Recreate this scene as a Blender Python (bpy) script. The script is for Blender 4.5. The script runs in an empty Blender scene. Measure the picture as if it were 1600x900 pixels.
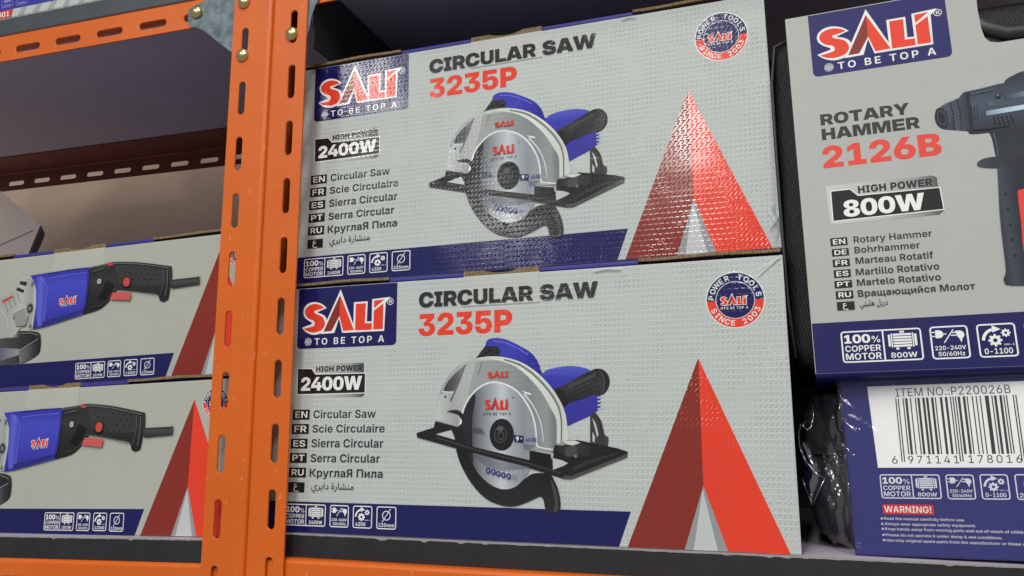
import bpy, bmesh, math, random
from mathutils import Vector, Matrix
from mathutils.geometry import tessellate_polygon, delaunay_2d_cdt

random.seed(7)
scene = bpy.context.scene
col = scene.collection

# ------------------------------------------------------------------ camera
cam_d = bpy.data.cameras.new("camera")
cam_d.sensor_width = 36.0
cam_d.lens = 36.0 * 1244.5 / 1600.0
cam_d.clip_start = 0.02
cam_d.clip_end = 60.0
cam = bpy.data.objects.new("camera", cam_d)
col.objects.link(cam)
YAW, PITCH, ROLL = -0.335611, 0.173758, -0.004417
fw = Vector((math.sin(YAW) * math.cos(PITCH), math.cos(YAW) * math.cos(PITCH), math.sin(PITCH)))
r0 = Vector((math.cos(YAW), -math.sin(YAW), 0.0))
u0 = r0.cross(fw)
rt = r0 * math.cos(ROLL) + u0 * math.sin(ROLL)
upv = -r0 * math.sin(ROLL) + u0 * math.cos(ROLL)
cam.matrix_world = Matrix(((rt.x, upv.x, -fw.x, 0.50028), (rt.y, upv.y, -fw.y, -0.71403),
                           (rt.z, upv.z, -fw.z, 0.10317), (0, 0, 0, 1)))
scene.camera = cam

# ------------------------------------------------------------------ light (a shop interior under ceiling tubes, with added fill)
world = bpy.data.worlds.new("World")
scene.world = world
world.use_nodes = True
bg = world.node_tree.nodes["Background"]
bg.inputs[0].default_value = (0.93, 0.97, 1.0, 1)
bg.inputs[1].default_value = 0.29


def tube_light(name, a, b, width, power, color=(1.0, 0.985, 0.95)):
    a, b = Vector(a), Vector(b)
    d = bpy.data.lights.new(name, 'AREA')
    d.shape = 'RECTANGLE'
    d.size = (b - a).length
    d.size_y = width
    d.energy = power
    d.color = color
    o = bpy.data.objects.new(name, d)
    col.objects.link(o)
    x = (b - a).normalized()
    z = Vector((0, 0, 1))
    z = (z - x * z.dot(x)).normalized()
    y = z.cross(x)
    m = Matrix((x, y, z)).transposed().to_4x4()
    m.translation = (a + b) / 2
    o.matrix_world = m
    return o


tube_light("ceiling_panel_and_fill", (-1.48, -2.4, 2.1), (-1.60, -3.7, 2.1), 0.28, 31)
tube_light("ceiling_panel_and_fill", (-1.70, -6.0, 2.1), (-1.85, -7.4, 2.1), 0.28, 42)
tube_light("ceiling_panel_and_fill", (0.16, -3.9, 2.1), (0.12, -5.4, 2.1), 0.28, 62)
tube_light("ceiling_panel_and_fill", (0.25, -0.9, 2.1), (0.25, -2.5, 2.1), 0.28, 38)  # added near fill: brightens the tops and gives top-down contrast
tube_light("ceiling_panel_and_fill", (1.60, -1.8, 2.1), (1.60, -3.8, 2.1), 0.28, 56)  # added fill on the right for overall brightness
scene.view_settings.view_transform = 'Standard'
scene.view_settings.look = 'None'
scene.view_settings.exposure = 0.0
scene.view_settings.gamma = 1.0

# ------------------------------------------------------------------ colour helpers
def lin(r, g, b):
    f = lambda c: (c / 255.0) / 12.92 if c <= 10.3 else (((c / 255.0) + 0.055) / 1.055) ** 2.4
    return (f(r), f(g), f(b), 1.0)


SILVER = lin(188, 194, 190)
NAVY = lin(27, 28, 88)
RED = lin(232, 66, 44)
DKRED = lin(136, 48, 38)
INK = lin(48, 47, 46)
WHITE = lin(236, 236, 232)


# ------------------------------------------------------------------ node helpers
class NT:
    def __init__(s, name):
        s.m = bpy.data.materials.new(name)
        s.m.use_nodes = True
        s.t = s.m.node_tree
        s.p = s.t.nodes["Principled BSDF"]
        s.out = s.t.nodes["Material Output"]

    def n(s, kind, **kw):
        nd = s.t.nodes.new(kind)
        for k, v in kw.items():
            setattr(nd, k, v)
        return nd

    def link(s, a, b):
        s.t.links.new(a, b)

    def math(s, op, a, b=None, c=None):
        nd = s.n('ShaderNodeMath', operation=op)
        for i, v in enumerate((a, b, c)):
            if v is None:
                continue
            if isinstance(v, (int, float)):
                nd.inputs[i].default_value = v
            else:
                s.link(v, nd.inputs[i])
        return nd.outputs[0]

    def noise(s, vec, scale, detail=3.0, rough=0.55):
        nd = s.n('ShaderNodeTexNoise')
        nd.inputs['Scale'].default_value = scale
        nd.inputs['Detail'].default_value = detail
        nd.inputs['Roughness'].default_value = rough
        if vec is not None:
            s.link(vec, nd.inputs['Vector'])
        return nd.outputs['Fac']

    def ramp(s, fac, stops):
        nd = s.n('ShaderNodeValToRGB')
        cr = nd.color_ramp
        while len(cr.elements) < len(stops):
            cr.elements.new(0.5)
        for e, (p, c) in zip(cr.elements, stops):
            e.position = p
            e.color = c
        s.link(fac, nd.inputs[0])
        return nd.outputs[0]

    def bump(s, height, strength, dist, normal=None):
        nd = s.n('ShaderNodeBump')
        nd.inputs['Strength'].default_value = strength
        nd.inputs['Distance'].default_value = dist
        s.link(height, nd.inputs['Height'])
        if normal is not None:
            s.link(normal, nd.inputs['Normal'])
        return nd.outputs[0]

    def map(s, vec, scale=(1, 1, 1), rot=(0, 0, 0), loc=(0, 0, 0)):
        nd = s.n('ShaderNodeMapping')
        nd.inputs['Scale'].default_value = scale
        nd.inputs['Rotation'].default_value = rot
        nd.inputs['Location'].default_value = loc
        s.link(vec, nd.inputs['Vector'])
        return nd.outputs[0]


def ink_base(name, rough, spec=0.5, coat=0.0, coat_rough=0.1):
    """Printed carton: the ink's own colour comes from the mesh's colour attribute."""
    t = NT(name)
    a = t.n('ShaderNodeAttribute', attribute_name='ink')
    tc = t.n('ShaderNodeTexCoord')
    t.p.inputs['Roughness'].default_value = rough
    t.p.inputs['Specular IOR Level'].default_value = spec
    t.p.inputs['Coat Weight'].default_value = coat
    t.p.inputs['Coat Roughness'].default_value = coat_rough
    # faint unevenness of the ink and dust
    n1 = t.noise(tc.outputs['Object'], 18.0, 5.0, 0.6)
    n2 = t.noise(tc.outputs['Object'], 900.0, 2.0, 0.7)
    f = t.math('ADD', t.math('MULTIPLY', n1, 0.13), t.math('MULTIPLY', n2, 0.10))
    f = t.math('ADD', f, 0.885)
    mx = t.n('ShaderNodeMix', data_type='RGBA', blend_type='MULTIPLY')
    mx.inputs[0].default_value = 1.0
    t.link(a.outputs['Color'], mx.inputs[6])
    cmb = t.n('ShaderNodeCombineColor')
    for i in range(3):
        t.link(f, cmb.inputs[i])
    t.link(cmb.outputs[0], mx.inputs[7])
    t.link(mx.outputs[2], t.p.inputs['Base Color'])
    return t, tc.outputs['Object']


def mat_film(name, rough, spec, depth):
    """Laminated carton with an embossed pattern: rows of dashes, short slanted strokes between them.
    The pressed facets are given as slopes of the front face's normal."""
    t, ob = ink_base(name, rough, spec)
    sx = t.n('ShaderNodeSeparateXYZ')
    t.link(ob, sx.inputs[0])
    x, z = sx.outputs[0], sx.outputs[2]
    mul, add, sub = (lambda a, c: t.math('MULTIPLY', a, c)), (lambda a, c: t.math('ADD', a, c)), (lambda a, c: t.math('SUBTRACT', a, c))
    v = t.math('DIVIDE', z, 0.0050)
    fv = t.math('FRACT', v)
    row = t.math('FLOOR', v)
    fx = t.math('FRACT', add(t.math('DIVIDE', x, 0.0056), mul(row, 0.37)))
    on = t.math('LESS_THAN', fx, 0.68)
    # how deep the die has bitten varies over the sheet
    deep = t.math('MAXIMUM', sub(mul(t.noise(ob, 34.0, 3.0), 2.6), 0.55), 0.15)
    up = mul(t.math('COMPARE', fv, 0.52, 0.10), on)
    dn = mul(t.math('COMPARE', fv, 0.37, 0.05), on)
    fv2 = t.math('FRACT', add(v, 0.5))
    inrow = t.math('COMPARE', fv2, 0.52, 0.26)
    sl = t.math('FRACT', t.math('DIVIDE', sub(mul(x, 1.1), z), 0.0048))
    s1 = mul(inrow, t.math('COMPARE', sl, 0.42, 0.09))
    s2 = mul(inrow, t.math('COMPARE', sl, 0.60, 0.09))
    blk = t.math('GREATER_THAN', t.noise(t.map(ob, (30, 1, 52)), 1.0, 1.0), 0.62)
    keep = sub(1.0, blk)
    s1, s2 = mul(s1, keep), mul(s2, keep)
    # here and there a small embossed mark takes the place of the strokes
    m1 = mul(sub(t.noise(ob, 700.0, 2.0, 0.6), 0.5), mul(blk, inrow))
    m2 = mul(sub(t.noise(t.map(ob, (1, 1, 1), (0, 0, 0), (0.3, 0.1, 0.2)), 760.0, 2.0, 0.6), 0.5), mul(blk, inrow))
    gz = add(mul(up, 0.36), mul(dn, -0.36))
    gz = add(gz, add(mul(s1, 0.55), mul(s2, -0.60)))
    gz = mul(add(gz, mul(m1, 2.6)), mul(deep, depth))
    gx = mul(add(add(mul(s1, -0.50), mul(s2, 0.55)), mul(m2, 2.6)), mul(deep, depth))
    tc = t.n('ShaderNodeTexCoord')
    ns = t.n('ShaderNodeSeparateXYZ')
    t.link(tc.outputs['Normal'], ns.inputs[0])
    front = t.math('LESS_THAN', ns.outputs[1], -0.7)
    cmb = t.n('ShaderNodeCombineXYZ')
    t.link(add(ns.outputs[0], mul(gx, front)), cmb.inputs[0])
    t.link(ns.outputs[1], cmb.inputs[1])
    t.link(add(ns.outputs[2], mul(gz, front)), cmb.inputs[2])
    vt = t.n('ShaderNodeVectorTransform', vector_type='NORMAL', convert_from='OBJECT', convert_to='WORLD')
    t.link(cmb.outputs[0], vt.inputs[0])
    nm = t.n('ShaderNodeVectorMath', operation='NORMALIZE')
    t.link(vt.outputs[0], nm.inputs[0])
    b1 = t.bump(t.noise(ob, 10.0, 2.0), 0.25, 0.006, nm.outputs[0])
    t.link(b1, t.p.inputs['Normal'])
    return t.m


def mat_ribbed():
    """Matt carton with the fine horizontal flutes of its corrugated core showing through."""
    t, ob = ink_base("ribbed_carton", 0.55, 0.22)
    sx = t.n('ShaderNodeSeparateXYZ')
    t.link(ob, sx.inputs[0])
    z = sx.outputs[2]
    w = t.math('SINE', t.math('MULTIPLY', z, 2 * math.pi / 0.0031))
    br = t.noise(t.map(ob, (60, 1, 700)), 1.0, 2.0)
    h = t.math('ADD', t.math('MULTIPLY', w, 0.12), t.math('MULTIPLY', br, 1.6))
    n1 = t.bump(t.noise(ob, 12.0, 2.0), 0.25, 0.006)
    t.link(t.bump(h, 0.22, 0.0006, n1), t.p.inputs['Normal'])
    return t.m


def mat_satin():
    t, ob = ink_base("satin_carton", 0.5, 0.22)
    n1 = t.bump(t.noise(ob, 8.0, 3.0), 0.25, 0.008)
    n2 = t.bump(t.noise(t.map(ob, (120, 1, 9)), 1.0, 3.0), 0.10, 0.001, n1)
    t.link(n2, t.p.inputs['Normal'])
    return t.m


def simple(name, c, rough=0.5, metal=0.0, spec=0.5, var=0.0, scale=60.0, bump=0.0, bdist=0.001, c2=None):
    t = NT(name)
    tc = t.n('ShaderNodeTexCoord')
    t.p.inputs['Roughness'].default_value = rough
    t.p.inputs['Metallic'].default_value = metal
    t.p.inputs['Specular IOR Level'].default_value = spec
    nz = t.noise(tc.outputs['Object'], scale, 5.0, 0.6)
    if c2 is None:
        c2 = tuple(min(1, v * (1 + var)) for v in c[:3]) + (1,)
        c = tuple(v * (1 - var) for v in c[:3]) + (1,)
    t.link(t.ramp(nz, [(0.3, c), (0.7, c2)]), t.p.inputs['Base Color'])
    if bump:
        t.link(t.bump(nz, bump, bdist), t.p.inputs['Normal'])
    return t.m


def mat_orange():
    t = NT("orange_paint")
    ob = t.n('ShaderNodeTexCoord').outputs['Object']
    n1 = t.noise(ob, 9.0, 4.0)
    n2 = t.noise(t.map(ob, (1, 1, 0.35)), 160.0, 4.0, 0.7)
    base = t.ramp(n1, [(0.3, lin(211, 94, 14)), (0.7, lin(220, 103, 18))])
    # chips and rubbed specks that show the pale primer and the dirt
    chip = t.ramp(n2, [(0.0, (0, 0, 0, 1)), (0.655, (0, 0, 0, 1)), (0.70, (1, 1, 1, 1)), (1.0, (1, 1, 1, 1))])
    n3 = t.noise(ob, 420.0, 2.0, 0.5)
    dirt = t.ramp(n3, [(0.0, (0.72, 0.72, 0.72, 1)), (0.30, (0.9, 0.9, 0.9, 1)), (0.42, (1, 1, 1, 1)), (1, (1, 1, 1, 1))])
    mx = t.n('ShaderNodeMix', data_type='RGBA', blend_type='MIX')
    t.link(t.math('MULTIPLY', chip, 0.45), mx.inputs[0])
    t.link(base, mx.inputs[6])
    mx.inputs[7].default_value = lin(236, 170, 120)
    m2 = t.n('ShaderNodeMix', data_type='RGBA', blend_type='MULTIPLY')
    m2.inputs[0].default_value = 0.9
    t.link(mx.outputs[2], m2.inputs[6])
    t.link(dirt, m2.inputs[7])
    t.link(m2.outputs[2], t.p.inputs['Base Color'])
    t.p.inputs['Roughness'].default_value = 0.42
    t.p.inputs['Specular IOR Level'].default_value = 0.5
    b1 = t.bump(n2, 0.12, 0.0006)
    t.link(t.bump(t.noise(ob, 45.0, 2.0), 0.15, 0.002, b1), t.p.inputs['Normal'])
    return t.m


def mat_galv():
    t = NT("galvanised_steel")
    ob = t.n('ShaderNodeTexCoord').outputs['Object']
    v = t.n('ShaderNodeTexVoronoi')
    v.inputs['Scale'].default_value = 140.0
    t.link(ob, v.inputs['Vector'])
    n = t.noise(ob, 60.0, 5.0, 0.7)
    f = t.math('ADD', t.math('MULTIPLY', v.outputs['Color'], 0.10), t.math('MULTIPLY', n, 0.90))
    t.link(t.ramp(f, [(0.3, lin(66, 77, 83)), (0.7, lin(134, 147, 152))]), t.p.inputs['Base Color'])
    t.p.inputs['Metallic'].default_value = 0.75
    t.p.inputs['Roughness'].default_value = 0.45
    t.link(t.bump(n, 0.2, 0.0008), t.p.inputs['Normal'])
    return t.m


def mat_mesh_fabric():
    """Black knitted mesh of a padded tool bag: small open cells."""
    t = NT("black_mesh_fabric")
    ob = t.n('ShaderNodeTexCoord').outputs['Object']
    v = t.n('ShaderNodeTexVoronoi')
    v.inputs['Scale'].default_value = 420.0
    v.inputs['Randomness'].default_value = 0.25
    t.link(t.map(ob, (1, 1, 0.8), (0.3, 0.2, 0.6)), v.inputs['Vector'])
    c = t.ramp(v.outputs['Distance'], [(0.15, lin(8, 8, 9)), (0.5, lin(28, 27, 30))])
    t.link(c, t.p.inputs['Base Color'])
    t.p.inputs['Roughness'].default_value = 0.7
    t.link(t.bump(v.outputs['Distance'], 0.8, 0.0012), t.p.inputs['Normal'])
    return t.m


def mat_nylon():
    t = NT("black_nylon")
    ob = t.n('ShaderNodeTexCoord').outputs['Object']
    n = t.noise(t.map(ob, (30, 30, 8)), 1.0, 3.0)
    f = t.noise(ob, 1500.0, 1.0)
    t.link(t.ramp(n, [(0.3, lin(36, 35, 37)), (0.7, lin(62, 60, 61))]), t.p.inputs['Base Color'])
    t.p.inputs['Roughness'].default_value = 0.5
    b = t.bump(n, 0.6, 0.006)
    t.link(t.bump(f, 0.3, 0.0004, b), t.p.inputs['Normal'])
    return t.m


def mat_wrap(name, streak, base_fac, dist, rot, soft, edge=None):
    """Clear shrink film: lets the thing behind show, shines in streaks along its folds.
    edge: height above which, and distance from the left within which, the shrunk film is puckered"""
    t = NT(name)
    ob = t.n('ShaderNodeTexCoord').outputs['Object']
    n = t.noise(t.map(ob, streak, rot), 1.0, 5.0, 0.6)
    n2 = t.noise(ob, 26.0, 3.0)
    b = t.bump(n, 0.8, dist, t.bump(n2, soft, 0.012))
    if edge:
        sx = t.n('ShaderNodeSeparateXYZ')
        t.link(ob, sx.inputs[0])
        m = t.math('GREATER_THAN', t.math('SUBTRACT', sx.outputs[2], t.math('MULTIPLY', sx.outputs[0], 0.01)), edge[0])
        big = t.math('GREATER_THAN', t.noise(ob, 40.0, 2.0), 0.40)
        pk = t.math('MULTIPLY', t.math('MULTIPLY', m, big), t.noise(ob, 420.0, 3.0, 0.6))
        b = t.bump(pk, 1.0, 0.0022, b)
    g = t.n('ShaderNodeBsdfGlossy')
    g.inputs['Roughness'].default_value = 0.07
    g.inputs['Color'].default_value = (1, 1, 1, 1)
    t.link(b, g.inputs['Normal'])
    tr = t.n('ShaderNodeBsdfTransparent')
    tr.inputs['Color'].default_value = (0.98, 0.98, 0.98, 1)
    lw = t.n('ShaderNodeLayerWeight')
    lw.inputs['Blend'].default_value = 0.5
    t.link(b, lw.inputs['Normal'])
    f5 = t.math('POWER', lw.outputs['Facing'], 4.0)
    mix = t.n('ShaderNodeMixShader')
    t.link(t.math('MINIMUM', t.math('ADD', t.math('MULTIPLY', f5, 0.7), 0.045 + base_fac), 1.0), mix.inputs[0])
    t.link(tr.outputs[0], mix.inputs[1])
    t.link(g.outputs[0], mix.inputs[2])
    t.link(mix.outputs[0], t.out.inputs['Surface'])
    return t.m


def mat_corrugated():
    """Raw edge of brown corrugated board: two liners with the dark wave between them."""
    t = NT("brown_corrugated_edge")
    ob = t.n('ShaderNodeTexCoord').outputs['Object']
    sx = t.n('ShaderNodeSeparateXYZ')
    t.link(ob, sx.inputs[0])
    wv = t.math('SINE', t.math('MULTIPLY', sx.outputs[0], 2 * math.pi / 0.0034))
    n = t.noise(ob, 300.0, 4.0)
    f = t.math('ADD', t.math('MULTIPLY', wv, 0.10), n)
    t.link(t.ramp(f, [(0.2, lin(92, 74, 52)), (0.5, lin(128, 106, 76)), (0.8, lin(152, 130, 98))]),
           t.p.inputs['Base Color'])
    t.p.inputs['Roughness'].default_value = 0.9
    t.link(t.bump(f, 0.6, 0.001), t.p.inputs['Normal'])
    return t.m


def mat_wall():
    t = NT("beige_wall_paint")
    ob = t.n('ShaderNodeTexCoord').outputs['Object']
    n = t.noise(ob, 3.0, 5.0)
    t.link(t.ramp(n, [(0.3, lin(178, 152, 134)), (0.7, lin(194, 168, 150))]), t.p.inputs['Base Color'])
    t.p.inputs['Roughness'].default_value = 0.8
    t.link(t.bump(t.noise(ob, 90.0, 3.0), 0.2, 0.001), t.p.inputs['Normal'])
    return t.m


M_FILM = mat_film("embossed_carton", 0.5, 0.30, 0.72)
M_GLOSS = mat_film("embossed_gloss_ink", 0.16, 0.5, 0.22)
M_RIB = mat_ribbed()
M_SATIN = mat_satin()
M_ORANGE = mat_orange()
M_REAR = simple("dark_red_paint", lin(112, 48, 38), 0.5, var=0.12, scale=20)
M_GALV = mat_galv()
M_BRASS = simple("brass_plating", lin(214, 196, 142), 0.26, 1.0, var=0.12, scale=220, bump=0.1)
M_BOARD = simple("grey_laminate_board", lin(180, 170, 182), 0.6, var=0.05, scale=14)
M_EDGE = simple("black_edge_band", lin(33, 34, 38), 0.45, var=0.18, scale=30, bump=0.05)
M_EDGE_PALE = simple("grey_sheen_edge_band", lin(66, 72, 76), 0.4, var=0.12, scale=30, bump=0.05)  # paler copy of the edge band, grazing reflection put into its colour
M_CHIP = simple("chipped_pale_edge", lin(150, 149, 145), 0.8, var=0.2, scale=400)
M_CORR = mat_corrugated()
M_MESH = mat_mesh_fabric()
M_NYLON = mat_nylon()
M_STEELDK = simple("dark_steel", lin(56, 54, 58), 0.5, 0.4, var=0.1)
M_WALL = mat_wall()
M_BACK = simple("added_dark_backing", lin(58, 50, 52), 0.8, var=0.08, scale=20)
M_CARD = simple("greyed_cardboard", lin(162, 146, 140), 0.6, var=0.05, scale=16)
M_CARDNAVY = simple("navy_cardboard", lin(50, 46, 90), 0.5, var=0.05)
M_WRAP = mat_wrap("shrink_film_front", (9, 1, 60), 0.0, 0.0012, (0, math.radians(48), 0), 0.10, (0.1385, 0.0045))
M_WRAP3 = mat_wrap("shrink_film_gathered", (30, 30, 8), 0.22, 0.003, (0.4, 0.3, 0.5), 0.3)
M_WRAP2 = mat_wrap("shrink_film_crumpled", (30, 30, 8), 0.06, 0.002, (0.4, 0.3, 0.5), 0.15)


# ------------------------------------------------------------------ object helpers
def link(o, parent=None):
    col.objects.link(o)
    if parent is not None:
        o.parent = parent
    return o


def thing(name, label, cat, loc=(0, 0, 0), rot=(0, 0, 0), group=None):
    o = bpy.data.objects.new(name, None)
    o.empty_display_size = 0.05
    link(o)
    o.location = loc
    o.rotation_euler = rot
    tag(o, label, cat, group)
    return o


def tag(o, label, cat, group=None):
    o['label'] = label
    o['category'] = cat
    if group:
        o['group'] = group
    return o


def face_matrix(x, y, z, yaw, lean, roll):
    e = Vector((math.cos(yaw), math.sin(yaw), 0))
    b = Vector((-math.sin(yaw), math.cos(yaw), 0))
    up = Vector((0, 0, 1)) * math.cos(lean) + b * math.sin(lean)
    e2 = e * math.cos(roll) + up * math.sin(roll)
    u2 = -e * math.sin(roll) + up * math.cos(roll)
    b2 = u2.cross(e2)
    m = Matrix((e2, b2, u2)).transposed().to_4x4()
    m.translation = (x, y, z)
    return m


def mesh_obj(name, bm, mats, parent=None, smooth=False):
    me = bpy.data.meshes.new(name)
    bmesh.ops.recalc_face_normals(bm, faces=bm.faces)
    bm.to_mesh(me)
    bm.free()
    for m in (mats if isinstance(mats, (list, tuple)) else [mats]):
        me.materials.append(m)
    if smooth:
        for p in me.polygons:
            p.use_smooth = True
    return link(bpy.data.objects.new(name, me), parent)


def add_box(bm, x0, x1, y0, y1, z0, z1, bevel=0.0, seg=2, mat=0):
    r = bmesh.ops.create_cube(bm, size=1.0)
    vs = r['verts']
    for v in vs:
        v.co = Vector(((x0 + x1) / 2 + v.co.x * (x1 - x0), (y0 + y1) / 2 + v.co.y * (y1 - y0),
                       (z0 + z1) / 2 + v.co.z * (z1 - z0)))
    fs = set(f for v in vs for f in v.link_faces)
    for f in fs:
        f.material_index = mat
    if bevel:
        es = list(set(e for f in fs for e in f.edges))
        bmesh.ops.bevel(bm, geom=es, offset=bevel, segments=seg, affect='EDGES', profile=0.5, material=mat)
    return bm


def area2(p):
    return sum(p[i][0] * p[(i + 1) % len(p)][1] - p[(i + 1) % len(p)][0] * p[i][1] for i in range(len(p)))


def tris_of(contours):
    loops = [[Vector((x, y, 0)) for x, y in c] for c in contours]
    flat = [p for c in contours for p in c]
    out = []
    for a, b, c in tessellate_polygon(loops):
        s = area2([flat[a], flat[b], flat[c]])
        if abs(s) < 1e-9:
            continue
        out.append((a, b, c) if s > 0 else (a, c, b))
    return flat, out


def prism(bm, contours, y0, y1, mat=0, front=None):
    """A flat plate with holes: contours in the XZ plane (metres), from y0 (front) to y1 (back).
    front: the same contours as they open at the very front, for holes with a rolled rim"""
    c = 0.0007 if y1 > y0 else -0.0007
    rings = [(front, y0), (contours, y0 + c), (contours, y1)] if front else [(contours, y0), (contours, y1)]
    levels = [[bm.verts.new((x, y, z)) for cc in cs for x, z in cc] for cs, y in rings]
    f0, f1 = levels[0], levels[-1]
    for a, b, c in tris_of(rings[0][0])[1]:
        bm.faces.new((f0[a], f0[b], f0[c])).material_index = mat
    for a, b, c in tris_of(contours)[1]:
        bm.faces.new((f1[c], f1[b], f1[a])).material_index = mat
    k = 0
    for cc in contours:
        n = len(cc)
        for i in range(n):
            j = (i + 1) % n
            for p, q in zip(levels, levels[1:]):
                bm.faces.new((p[k + i], p[k + j], q[k + j], q[k + i])).material_index = mat
        k += n
    return bm


def stadium(cx, cz, length, width, vertical, n=7):
    r = width / 2
    h = length / 2 - r
    pts = []
    for i in range(n + 1):
        a = math.pi * i / n
        pts.append((r * math.cos(a), h + r * math.sin(a)))
    for i in range(n + 1):
        a = math.pi + math.pi * i / n
        pts.append((r * math.cos(a), -h + r * math.sin(a)))
    if not vertical:
        pts = [(y, -x) for x, y in pts]
    return [(cx + x, cz + y) for x, y in pts]


# ------------------------------------------------------------------ print: flat ink shapes on a carton face (millimetres, u right, v up)
EPS = 0.000022


class Print:
    def __init__(s, base=0.00012):
        s.v, s.f, s.c = [], [], []
        s.base = base
        s.k = 0

    def poly(s, contours, color, layer=None):
        """color: an rgba, or a function (u, v) -> rgba for a printed blend"""
        if contours and not isinstance(contours[0][0], (tuple, list)):
            contours = [contours]
        if layer is None:
            s.k += 1
            layer = s.k
        else:
            s.k = max(s.k, layer)
        flat, tr = tris_of(contours)
        o = len(s.v)
        y = -(s.base + EPS * layer)
        s.v += [(u / 1000.0, y, w / 1000.0) for u, w in flat]
        for t in tr:
            s.f.append(tuple(o + i for i in t))
            s.c += [color(*flat[i]) if callable(color) else color for i in t]
        return layer

    def blend(s, pts, stops, axis=0, layer=None):
        """a printed blend across u (axis 0) or v (axis 1): stops = [(position mm, rgba), ...]"""
        if layer is None:
            s.k += 1
            layer = s.k

        def colr(u, v):
            w = (u, v)[axis]
            if w <= stops[0][0]:
                return stops[0][1]
            for (a, ca), (b, cb) in zip(stops, stops[1:]):
                if w <= b:
                    k = (w - a) / (b - a)
                    return tuple(x + (y - x) * k for x, y in zip(ca, cb))
            return stops[-1][1]
        cuts = [-1e9] + [p for p, _ in stops] + [1e9]
        for a, b in zip(cuts, cuts[1:]):
            q = clip(clip(pts, axis, a, True), axis, b, False)
            if len(q) > 2:
                s.poly(q, colr, layer)
        return layer

    def stroke(s, pts, w, color, layer=None, closed=False):
        if layer is None:
            s.k += 1
            layer = s.k
        n = len(pts)
        for i in range(n if closed else n - 1):
            (x0, y0), (x1, y1) = pts[i], pts[(i + 1) % n]
            d = math.hypot(x1 - x0, y1 - y0) or 1e-6
            nx, ny = -(y1 - y0) / d * w / 2, (x1 - x0) / d * w / 2
            ex, ey = (x1 - x0) / d * w * 0.25, (y1 - y0) / d * w * 0.25
            s.poly([(x0 - ex + nx, y0 - ey + ny), (x0 - ex - nx, y0 - ey - ny), (x1 + ex - nx, y1 + ey - ny),
                    (x1 + ex + nx, y1 + ey + ny)], color, layer)

    def frame(s, x0, y0, x1, y1, r, w, color, layer=None):
        return s.poly([rrect(x0, y0, x1, y1, r), rrect(x0 + w, y0 + w, x1 - w, y1 - w, max(r - w, 0.1))[::-1]], color, layer)

    def text(s, txt, font, u0, v0, color, cap, u1=None, track=0.0, rot=0.0, layer=None, sx=None):
        """one line of lettering: baseline from (u0, v0), cap height, stretched to end at u1"""
        G = GLYPHS[font]
        if layer is None:
            s.k += 1
            layer = s.k
        if font == 'A':
            k = cap / 700.0
        else:
            k = cap / 727.0
        pen, items, names = 0.0, [], []
        for ch in txt:
            if ch == ' ':
                pen += 270 + track
                continue
            adv, cs = glyph(font, ch)
            items.append((pen, cs))
            names.append((pen, ch))
            pen += adv + track
        lo = min(x + p for p, cs in items for c in cs for x, _ in c)
        hi = max(x + p for p, cs in items for c in cs for x, _ in c)
        kx = sx if sx else (k if u1 is None else (u1 - u0) / (hi - lo))
        ca, sa = math.cos(rot), math.sin(rot)
        y_ = -(s.base + EPS * layer)
        for p, ch in names:
            gv, gt = glyph_tris(font, ch)
            o = len(s.v)
            for x, y in gv:
                a, b = (x + p - lo) * kx, y * k
                s.v.append(((u0 + a * ca - b * sa) / 1000.0, y_, (v0 + a * sa + b * ca) / 1000.0))
            for t in gt:
                s.f.append(tuple(o + i for i in t))
                s.c += [color] * 3
        return layer

    def build(s, name, mat, parent):
        me = bpy.data.meshes.new(name)
        me.from_pydata(s.v, [], s.f)
        at = me.color_attributes.new('ink', 'FLOAT_COLOR', 'CORNER')
        flat = [x for c in s.c for x in c]
        at.data.foreach_set('color', flat)
        me.materials.append(mat)
        return link(bpy.data.objects.new(name, me), parent)


def clip(pts, axis, val, keep_greater):
    out = []
    n = len(pts)
    for i in range(n):
        a, b = pts[i], pts[(i + 1) % n]
        ia = (a[axis] >= val) if keep_greater else (a[axis] <= val)
        ib = (b[axis] >= val) if keep_greater else (b[axis] <= val)
        if ia:
            out.append(a)
        if ia != ib:
            k = (val - a[axis]) / (b[axis] - a[axis])
            out.append((a[0] + (b[0] - a[0]) * k, a[1] + (b[1] - a[1]) * k))
    return out


def rrect(x0, y0, x1, y1, r, n=4):
    pts = []
    for cx, cy, a0 in ((x1 - r, y1 - r, 0), (x0 + r, y1 - r, 90), (x0 + r, y0 + r, 180), (x1 - r, y0 + r, 270)):
        for i in range(n + 1):
            a = math.radians(a0 + 90 * i / n)
            pts.append((cx + r * math.cos(a), cy + r * math.sin(a)))
    return pts


def ellipse(cx, cy, rx, ry, n=28, a0=0.0, a1=360.0, rot=0.0):
    c, s_ = math.cos(rot), math.sin(rot)
    out = []
    full = abs(a1 - a0) >= 360
    for i in range(n if full else n + 1):
        a = math.radians(a0 + (a1 - a0) * i / n)
        x, y = rx * math.cos(a), ry * math.sin(a)
        out.append((cx + x * c - y * s_, cy + x * s_ + y * c))
    return out


def arc_band(cx, cy, r0, r1, a0, a1, n=40):
    return ellipse(cx, cy, r1, r1, n, a0, a1) + ellipse(cx, cy, r0, r0, n, a0, a1)[::-1]


_gc = {}


def glyph(font, ch):
    k = (font, ch)
    if k not in _gc:
        adv, d = GLYPHS[font][ch]
        _gc[k] = (adv, [[tuple(map(int, p.split(','))) for p in c.split()] for c in d.split(';')])
    return _gc[k]


def winding(x, y, cs):
    w = 0
    for c in cs:
        n = len(c)
        for i in range(n):
            (x0, y0), (x1, y1) = c[i], c[(i + 1) % n]
            if y0 <= y < y1 or y1 <= y < y0:
                if x0 + (y - y0) * (x1 - x0) / (y1 - y0) > x:
                    w += 1 if y1 > y0 else -1
    return w


_gt = {}


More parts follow.
